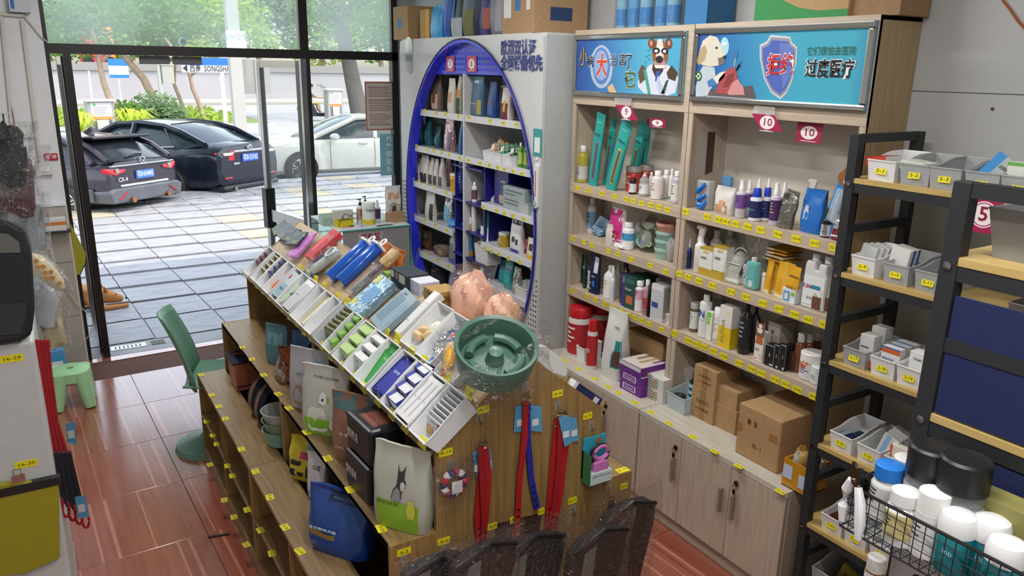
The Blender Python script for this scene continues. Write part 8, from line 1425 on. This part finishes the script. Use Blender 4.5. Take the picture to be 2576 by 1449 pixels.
gb2('grey bag with line drawing and blue label',.865,3.03,.2,.08,.27,'a9aaae',[(.1,.7,.7,.84,'6fb0cc'),([(-.7,.1),(-.2,.08),(-.1,.25),(-.3,.42),(-.55,.4),(-.72,.25)],'9a8078'),([(.1,.1),(.7,.1),(.75,.3),(.5,.45),(.2,.4)],'8d9198')],[('P32',.35,.77,.05,.25,'2a6a90'),('全价无谷犬粮',0,.6,.035,.5,'4a5058')]); gb2('white and lime green dog food bag',.855,2.78,.22,.1,.28,'b9bab0',[(-1,1,0,.26,'7ab02a'),([(-.6,.12),(-.5,.06),(.1,.06),(.25,.12),(.25,.36),(.1,.42),(-.45,.42),(-.6,.36)],'d4d8cc'),([(.35+.2+.2*cos(a),.2+.09*sin(a)) for a in [j*pi/8 for j in range(16)]],'d8dcd4'),(.0,.3,.52,.58,'8ab84a'),([(-.1,.5),(.1,.47),(.22,.5),(.2,.62),(.05,.66),(-.08,.6)],'dcdcd4'),([(.0,.54),(.08,.52),(.1,.56),(.04,.58)],'2c2c2e')],[('全价犬粮小型犬专用',0,.84,.04,.6,'4a5048')]); gb2('brown and teal kibble photo bag',.87,2.5,.2,.07,.27,'8a6450',[(-.9,.9,.75,.98,'4a7474'),(.2,.9,.05,.4,'6a8a84')],[('生骨肉',-.2,.42,.05,.3,'d8c8b8'),('FREEZE',-.4,.22,.03,.3,'d8c8b8')],rz=RX+.6)
for k in range(2): t=thing('pet_food_bag',['black food bag with a meat bowl picture stacked on top','black food bag with blue seal underneath'][k],'bag',(.86-.01*k,2.28,.822+.135*(1-k)),RX+.05,CG[0]); b_=mk_box(t,.2,.13,.133,'14191c',[('t',.25,.85,.2,.8,'5a2c20'),('t',.3,.8,.26,.74,'7a4030'),('f',0,1,.93,1,'1f3a50')],[('f',('营养冻','营养森林')[k],.3,.5,.28,.45,'d8dcdc')],fin='p',bev=.012)
gb2('lime green bag with a schnauzer picture at the near end',.852,2.03,.2,.09,.28,'b0b0a4',[(-1,1,0,.36,'84b02c'),([(-.22,.4),(-.16,.5),(-.04,.56),(.0,.66),(-.02,.8),(.06,.73),(.16,.73),(.26,.8),(.24,.66),(.3,.6),(.27,.54),(.16,.52),(.14,.4)],'33363b'),([(.14,.5),(.24,.52),(.28,.58),(.2,.62),(.12,.6),(.1,.54)],'c4c4be'),([(-.2,.38),(.12,.38),(.1,.5),(-.02,.54),(-.14,.48)],'8a8c8c'),([(.4,.2),(.62,.2),(.68,.3),(.6,.42),(.44,.42),(.36,.3)],'c0c848')],[('有机鲜粮',-.3,.34,.045,.4,'3a5a1c')],rz=RX+.6)
CG[0]='goods on the low cubby units'; zl=.545
t=thing('waste_bin','terracotta bin with a navy liner','bin',(.82,4.1,zl),RX,CG[0]); mk_bin(t,.17,.16,.16,'a8604c','p',back=1.0); B().tube([(x,y,.162) for x,y in ((-.088,-.083),(.088,-.083),(.088,.083),(-.088,.083))],.009,6,True).build('navy_rim',mt('1c1f2c','p'),t,w=0); B().box(-.078,.078,-.073,.073,.02,.15).build('liner',mt('1d2540','s'),t,w=0)
for k in range(2): t=thing('round_cushion',['navy round cushion with tan trim leaning at the back','navy round cushion leaning in front'][k],'cushion',(.82,3.74-.12*k,zl+.095),lrot(RX-.9,radians(78)),CG[0]); B().lathe([(.04,-.03),(.085,-.03),(.1,-.01),(.1,.015),(.08,.03),(.03,.028)],24).build('pad',mt('252b3a','m'),t,smooth=True,w=0); B().tube([(.1*cos(a),.1*sin(a),.0) for a in [j*pi/12 for j in range(24)]],.008,6,True).build('trim',mt('8a6a58','m'),t,w=0)
for k in range(3): t=thing('plastic_bowl',['teal plastic bowl at the bottom of the cubby stack','sage plastic bowl in the middle of the cubby stack','clear wrapped bowl on top of the cubby stack'][k],'bowl',(.8,3.32,zl+.045*k),0,CG[0]); B().lathe([(.055,0),(.065,.005),(.085,.075),(.09,.08),(.085,.08),(.06,.012),(.001,.01)],26).build('bowl',mt(('7fae9c','8a9a7c','b0b4b0')[k],'p'),t,smooth=True,w=0)
gb2('yellow black patterned soft bag on the near cubby',.82,2.96,.17,.12,.18,'c9b42c',[(-.8,-.4,.1,.3,'1c1c1c'),(-.3,.1,.15,.25,'1c1c1c'),(-.7,-.1,.4,.5,'1c1c1c'),(.2,.7,.1,.4,'1c1c1c'),(-.2,.5,.55,.7,'b04060'),(.1,.8,.75,.9,'8ab0a0')],z=zl,wob=1.2); gb2('white folded bag with black letters',.8,2.78,.09,.06,.2,'d8d8da',[(-.8,.8,.1,.2,'b0b0b4')],[('UZ',.2,.7,.12,.4,'1c1c20')],z=zl); gb2('white folded bag behind the lettered one',.85,2.84,.09,.06,.22,'d0d0d2',(),[('UZ',.2,.75,.1,.4,'1c1c20')],z=zl)
t=gb2('large glossy blue dog food bag on the near cubby',.77,2.4,.26,.14,.24,'1c448c',[(-.85,.3,.28,.36,'8a6a30'),(.2,.9,.5,.85,'23508f'),(-.3,.9,.82,.97,'14284c')],[('全价鲜肉犬粮',-.3,.42,.05,.45,'e0e6ee'),('伯纳天纯',.2,.88,.05,.35,'5a7ab0')],z=zl,rz=RX+.6,fin='g',wob=.8)
# ================================================================ PACKING COUNTER GOODS
CG[0]='things on the packing counter'; cv(780,460,6.586); CZ[0]=kz
def pk(bx,by,Y): p=aty(*pxy(bx,by),Y); return V((p.x,Y,kz))
t=sbin('clear tub of green papers on the counter',pk(290,640,5.72),.11,.1,.06,None,'b9d4c4','k',rot=0); t=thing('carton','yellow and white vitamin carton on the counter','box',pk(545,655,5.62),0,CG[0]); mk_box(t,.15,.05,.125,'c9c9c2',[('f',0,1,0,.5,'d8c820'),('r',0,1,0,.5,'d0c020')],[('f','SUPER VITA',.55,.42,.16,.75,'1a1a14')]); t=thing('eyeglasses','black framed glasses standing on the counter','glasses',pk(670,650,5.55),.1,CG[0])
for s in (-1,1): B().tube([(s*.034+.026*cos(a),0,.085+.02*sin(a)) for a in [k*pi/8 for k in range(16)]],.0026,5,True).build('rim',mt('161618','p'),t,w=0); B().tube([(s*.06,0,.09),(s*.068,.02,.06),(s*.072,.05,.003)],.0024,5).build('temple',mt('161618','p'),t,w=0)
B().tube([(-.008,0,.088),(.008,0,.088)],.0024,5).build('bridge',mt('161618','p'),t,w=0)
for k,(bx,w_,h_,c,cp,lb,hd_) in enumerate(((840,.03,.19,'d4d6d6','1d1f22','white pump bottle with black pump at the left of the tub','pump'),(925,.024,.2,'d0d2d2','1d1f22','white pump bottle with black pump behind the tub','pump'),(1120,.024,.17,'dadcda','d8d8d8','white spray bottle with violet label on the counter','mist'))): t=thing('bottle',lb,'bottle',pk(bx,640,5.68+.05*(k == 1)),0,CG[0]); mk_bottle(t,w_,h_,c,cp,('b08a70',None,'5a3a6c')[k],head=hd_,ch=.26)
t=thing('jar','white tub with green lettering and yellow base','jar',pk(975,645,5.6),0,CG[0]); cylv(t,'body',.05,.04,.15,'dfe2de','g'); cylv(t,'base',.052,0,.045,'d0c030'); cylv(t,'lid',.051,.15,.175,'eceeec'); text(t,'Organic',.03,TF(0,-.0505,.12),'2f6a44',.02,fit=.08)
t=thing('calculator','white desk calculator tilted on the counter','calculator',pk(1200,690,5.53),lrot(.1,-.25),CG[0]); mk_box(t,.14,.1,.012,'d4d6d8',[('t',.08,.92,.7,.9,'7a868a')]); [B().box(-.055+.024*i,-.037+.024*i,-.04+.02*j,-.026+.02*j,.0135,.016).build('key',mt('eef0f0','p'),t,w=0) for i in range(5) for j in range(3)]
t=thing('paper_bag','small brown paper bag with twisted handles','bag',pk(1410,610,5.6),.15,CG[0]); B().box(-.07,.07,-.03,.03,0,.08).build('bag',cardboard('a87a58'),t,w=0); [B().tube([(-.03,y,.078),(-.028,y,.13),(0,y,.15),(.028,y,.13),(.03,y,.078)],.0035,6).build('handle',mt('8a6a4c','s'),t,w=0) for y in (-.025,.025)]
t=thing('paper_sheet','loose white paper sheets on the counter front','paper',pk(790,725,5.52),.05,CG[0]); B().box(-.14,.14,-.05,.05,.0005,.003).build('sheet',mt('d4d6e6','s'),t,w=0); t=thing('pen','orange marker pen lying by the glasses','pen',pk(620,660,5.56)+V((0,0,.006)),.1,CG[0]); B().lathe([(.003,-.05),(.006,-.04),(.006,.045),(.005,.05)],8,(0,0,0),'x').build('barrel',mt('c88a20','p'),t,w=0); B().lathe([(.0065,.01),(.0065,.05)],8,(0,0,0),'x').build('cap',mt('3a3020','p'),t,w=0)
t=thing('small_box','tiny grey box beside the glasses','box',pk(870,650,5.53),0,CG[0]); mk_box(t,.05,.03,.022,'c0c4ca',[('f',.2,.4,.2,.8,'8a9098')])
p=aty(1003,510,5.72); t=thing('carrier_bag','white plastic bag with penguin print on the cabinet corner','bag',(2.37,5.72,p.z-.12),0,CG[0]); mk_pouch(t,.13,.03,.26,'dcdcd8',[(-.4,.5,.1,.45,'c0b8ac'),(-.2,.2,.15,.4,'2c2e30'),(-.7,.7,.6,.8,'d0a070')],wob=1.4)
# ================================================================ DOOR SIDE: WALL FITTINGS, STOOL, CHAIR
CG[0]=None
WY=6.415
def wbox(name,lb,cat,c,w_,h_,d,col,Y=WY): p=aty(*c,Y); t=thing(name,lb,cat,(p.x,Y,p.z)); return t,B().box(-w_/2,w_/2,-d,0,-h_/2,h_/2).build('plate',mt(col,'p'),t,w=0,bevel=.003)
t,b_=wbox('door_button_sign','red sign with white characters above the door button','sign',(128,395),.085,.05,.003,'b02040'); text(t,'开门键',.028,TF(0,-.0035,0),'f4f0f0',.01,fit=.07); t,b_=wbox('wall_switch','white door button plate below the red sign','switch',(111,424),.1,.085,.03,'d9dbd8'); B().box(-.03,.03,-.036,-.03,-.02,.012).build('button',mt('eceeec','p'),t,w=0,bevel=.003)
t,b_=wbox('dial_switch','white dial switch plate on the conduit','switch',(60,330),.1,.09,.02,'d9dbd8'); B().lathe([(.022,0),(.018,-.02)],16,(0,-.02,-.005),'y').build('dial',mt('e6e8e6','p'),t,w=0); t,b_=wbox('junction_box','white meter box with blue print near the ceiling','box',(48,8),.12,.12,.06,'c4ccd4'); B().box(-.05,-.03,-.061,-.06,-.04,.03).build('blue_print',mt('3a70c0','s'),t,w=0)
for lb,pts,r_,c in (('cream conduit running down to the door button',((55,50),(100,405)),.012,'d4d2c8'),('cream conduit beside the red wire',((3,40),(30,325)),.01,'d4d2c8'),('thin red wire along the wall',((2,40),(15,200),(38,320)),.003,'8a2028'),('grey cable sagging from the meter box',((40,15),(60,40),(105,95),(122,108)),.004,'b8b8b4'),('cream conduit crossing under the meter box',((0,35),(58,40)),.012,'d4d2c8'),('white cord hanging from the router to the door',((115,585),(130,640),(150,700),(190,760),(232,800),(235,830),(195,880)),.003,'b9b6ae')):
    q_=[aty(x,y,WY-.012 if 'router' not in lb else 6.32) for x,y in pts]; t=thing('wall_cable' if r_ < .01 else 'conduit_pipe',lb,'cable' if r_ < .01 else 'pipe',q_[0]); B().tube([v_-q_[0] for v_ in q_],r_,8).build('run',mt(c,'p'),t,w=0)
t=thing('router_shelf','black bracket shelf under the white router','shelf',aty(140,580,6.3)); B().box(-.16,.09,-.05,.045,-.012,0).build('shelf',mt('2a2c2e','s'),t,w=0); p=t.location; t=thing('router','white router box with an orange strip','router',p+V((.0,0,0)),0); mk_box(t,.14,.07,.095,'d4d6d6',[('f',0,1,.45,.7,'c87a30')],bev=.006)
q_=[aty(x,y,6.36) for x,y in ((176,560),(217,640),(215,660),(200,692),(192,690))]; t=thing('towel','olive green towel hanging at the door post','towel',q_[0]); B().prism([(v_.x-q_[0].x,v_.z-q_[0].z) for v_ in q_],lambda u,v,d: (u,d,v),-.01,.004).build('cloth',mt('9a9a28','m'),t,w=0,bevel=.003); B().tube([V((v_.x-q_[0].x,-.004,v_.z-q_[0].z)) for v_ in q_[1:]],.006,6).build('dark_hem',mt('23241c','m'),t,w=0)
sp_=V((.0,5.63,0)); t=thing('plastic_stool','pale green plastic stool by the tiled pier','stool',sp_,.2); G_=mt('a4d8a4','p'); zs=topz(sp_,925)
B().lathe([(.112,zs-.04),(.115,zs-.012),(.1,zs),(.022,zs),(.018,zs-.02)],28).build('seat',G_,t,smooth=True,w=0)
for k in range(4): a=k*pi/2+.5; B().tube([(.085*cos(a),.085*sin(a),zs-.02),(.11*cos(a),.11*sin(a),zs*.5),(.135*cos(a),.135*sin(a),.006)],[.06,.046,.034],10).build('leg',G_,t,smooth=True,w=0)
B().lathe([(.112,zs-.075),(.115,zs-.03)],28).build('apron',G_,t,smooth=True,w=0); B().lathe([(.017,zs-.02),(.017,zs-.0005)],16).build('hole',mt('5a8a5c','m'),t,w=0)
t=thing('shell_chair','grey green plastic chair with a round base behind the cubbies','chair',(.575,4.6,0),1.35); G_=mt('5f8a74','p')
B().surf(lambda u,v: ((u-.5)*.44*(1-.25*v*v),-.02+.13*(v ** 1.5)+.12*(abs(u-.5)*2) ** 2*-.4,.44+.42*v+.0*u),10,10).build('backrest',G_,t,smooth=True,w=0,solid=.014); B().surf(lambda u,v: ((u-.5)*.44,-.34+.34*v,.43+.05*(abs(u-.5)*2) ** 2-.02*sin(pi*v)),10,8).build('seat',G_,t,smooth=True,w=0,solid=.014)
B().tube([(0,-.1,.43),(0,-.1,.05)],.025,10).build('stem',mt('6f8a7c','p'),t,w=0); B().lathe([(.2,0),(.19,.03),(.06,.07),(.03,.1)],28,(0,-.1,0)).build('base',G_,t,smooth=True,w=0)
t=thing('loose_stick','short dark strip dropped on the floor tile','strip',atz(550,1347,.004),-.25); B().box(-.05,.05,-.006,.006,-.003,.004).build('strip',mt('2a1c1a','s'),t,w=0); t=thing('cream_bottle','white and blue disinfectant jug behind the stool','bottle',(-.1,6.2,0),0); mk_box(t,.16,.1,.24,'3a9ad0',[('f',.3,.9,.3,.6,'e0ecf4')],bev=.02,fin='p'); B().lathe([(.05,.24),(.055,.3),(.03,.36),(.02,.37),(.02,.4)],16).build('upper_bottle',mt('d4dcd0','p'),t,smooth=True,w=0); cylv(t,'green_cap',.022,.39,.43,'4a9a4c')
# white cabinet: yellow bag, carrier on top, leashes and film bags
q_=[aty(x,y,LY-.012) for x,y in ((0,1215),(148,1205),(150,1400),(60,1440),(-60,1449))]; t=thing('yellow_pouch','mustard yellow folder in clear film clipped to the white cabinet','bag',q_[1]); o_=q_[1]; B().prism([((v_-o_).x,(v_-o_).z) for v_ in (q_[4],q_[3],q_[2],q_[1],aty(-60,1218,LY-.012))],lambda u,v,d: (u,d,v),-.014,.008).build('sheet',mt('9a901c','s'),t,w=0,bevel=.004); B().box(-.45,.006,-.018,.01,-.014,.016).build('black_edge',mt('1d1f22','p'),t,w=0); p=aty(45,1190,LY-.02)-o_; B().box(p.x-.02,p.x+.02,-.03,-.02,p.z-.025,p.z).build('clip',mt('b9a4a0','c'),t,w=0); B().tube([p+V((-.01,-.02,0)),p+V((-.012,-.024,.025)),p+V((.012,-.024,.025)),p+V((.01,-.02,0))],.0015,5).build('clip_wire',mt('8a8a88','c'),t,w=0)
q_=[aty(x,y,2.9) for x,y in ((-60,560),(20,552),(60,575),(80,640),(88,780),(80,850),(50,866),(-60,880))]; o_=V((lx-.05,2.93,lz)); t=thing('pet_carrier','black soft pet carrier with a mesh window on the white cabinet','carrier',o_); B().prism([((v_-o_).x,max(.002,(v_-o_).z)) for v_ in q_],lambda u,v,d: (u,d,v),-.02,.16).build('shell',mt('1c1f26','s'),t,w=0,bevel=.02)
q_=[aty(x,y,2.9) for x,y in ((-60,582),(20,590),(48,610),(52,636),(-60,638))]; B().prism([((v_-o_).x,(v_-o_).z) for v_ in q_],lambda u,v,d: (u,d,v),-.026,-.02).build('mesh_window',mt('6a6c68','m'),t,w=0); q_=[aty(x,y,2.9) for x,y in ((-60,770),(66,762),(66,800),(50,840),(-60,850))]; B().prism([((v_-o_).x,(v_-o_).z) for v_ in q_],lambda u,v,d: (u,d,v),-.026,-.02).build('lower_pocket',mt('2c3038','s'),t,w=0)
for k in range(5):
    x0=(92,100,108,116,124)[k]; pts=[(x0-6,855),(x0+4,950),(x0+18,1060),(x0+30+4*k,1150),(x0+40+9*k,1230+10*k)]; Y=3.02+.03*k; q_=[aty(x,y,Y) for x,y in pts]; t=thing('rope_leash',['first','second','third','fourth','outermost'][k]+' red rope leash hanging beside the white cabinet','leash',q_[0],0,'red rope leashes by the door aisle'); q_=[v_-q_[0] for v_ in q_]; B().tube(q_,.007,8).build('rope',mt('9c1420','m'),t,smooth=True,w=0); B().tube([q_[-2]+V((0,0,.02)),q_[-1],q_[-1]+V((.01,0,-.04))],.014,8).build('padded_grip',mt('1a1c24','s'),t,smooth=True,w=0); e=q_[-1]+V((.012,0,-.07)); B().tube([e+V((.012*cos(a),0,.035*sin(a))) for a in [j*pi/7 for j in range(14)]],.005,6,True).build('end_loop',mt('9c1420','m'),t,w=0)
for k,(c4,Y) in enumerate((([(188,1250),(214,1246),(225,1300),(196,1305)],3.0),([(165,1065),(190,1062),(192,1120),(170,1112)],3.2))): q_=[aty(x,y,Y) for x,y in c4]; o_=q_[0]; t=thing('hang_tag',['blue hang tag with a barcode on the lowest leash','blue hang tag halfway up the red leashes'][k],'tag',o_); B().poly([v_-o_ for v_ in q_]).build('tag',mt('4a86a8','s'),t,w=0,solid=.001); m_=sum((v_-o_ for v_ in q_),V())/4; B().box(m_.x-.012,m_.x+.01,m_.y-.002,m_.y-.001,m_.z-.02,m_.z+.012).build('barcode',mt('b8bcc0','s'),t,w=0)
for k,(px,py,rx,rz_,Y,c,lb) in enumerate(((25,400,.075,.13,3.3,'23262c','black clothing in a crinkled clear bag at the top'),(40,470,.09,.15,3.4,'5a3038','dark red clothing in a crinkled clear bag'),(60,590,.09,.16,3.5,'9aa0a8','grey clothing in a crinkled clear bag'),(115,760,.07,.13,3.6,'b8bcc4','pale clothing in a hanging clear bag'),(135,830,.06,.1,3.65,'c8b890','beige treat bag hanging lowest'))):
    p=aty(px,py,Y); t=crumple(lb,p,(rx*.7,.04,rz_*.85),c,'hanging_bag','bag','s',amp=.26,seed=120+k,group='clear bags hanging by the door aisle',n=16,m=10); wrap(t,rx*2,.12,rz_*2,.2,130+k,z0=-rz_,flare=.2); B().tube([(0,0,rz_*.9),(0,0,rz_+.03)],.003,5).build('hanger',mt('2a2a2a','p'),t,w=0)
a_,b_=aty(72,640,3.35),aty(158,726,3.35); t=thing('plush_toy','cream toy with orange spots slanting in a clear bag','toy',a_); d_=b_-a_; B().tube([d_*q_ for q_ in (0,.15,.5,.85,1)],[.012,.03,.034,.026,.01],12).build('body',mt('e0d4b4','m'),t,smooth=True,w=0)
for k in range(9): B().lathe([(.009,0),(.008,-.003)],8,tuple(d_*(.15+.08*k)+V((.012*(k % 3-1),-.031,.012*(k % 2)))),'y').build('spot',mt('d8943c','s'),t,w=0)
B().tube([d_*q_ for q_ in (-.06,.1,.5,.9,1.12)],[.02,.042,.046,.04,.03],14).build('film',mt('f4f8f8','w'),t,smooth=True,w=0)
t=thing('display_grid','white steel grid stand carrying the clear bags by the door aisle','stand',(-.21,3.45,0)); G_=mt('d4d6d6','p')
for y in (-.42,.42): B().tube([(0,y,0),(0,y,2.35)],.01,8).build('post',G_,t,w=0)
for k in range(7): B().tube([(0,-.42,1.15+.2*k),(0,.42,1.15+.2*k)],.004,6).build('bar',G_,t,w=0)
for k,(px,py,rz_,Y) in enumerate(((25,400,.13,3.3),(40,470,.15,3.4),(60,590,.16,3.5),(115,760,.13,3.6),(135,830,.1,3.65))): p=aty(px,py,Y); B().tube([(0,Y-3.45,p.z+rz_+.028),(p.x+.23,Y-3.45,p.z+rz_+.028)],.003,6).build('hook_rod',G_,t,w=0)
for q_,c in ((((1752,333),(1781,331),(1773,440),(1745,448)),'b9b0a6'),(((1781,331),(1800,333),(1792,432),(1773,440)),'4a3a30')): B().poly([aty(x,y,2.7445) for x,y in q_]).build('side_slot',mt(c,'s'),C10)
q_=[atx(x,y,XR-.014) for x,y in ((2522,0),(2540,22),(2560,52),(2590,85))]; t=thing('braided_cord','thin orange braided cord on the grey wall','cord',q_[0]); B().tube([v_-q_[0] for v_ in q_],.004,6).build('cord',mt('a85a2c','m'),t,w=0)
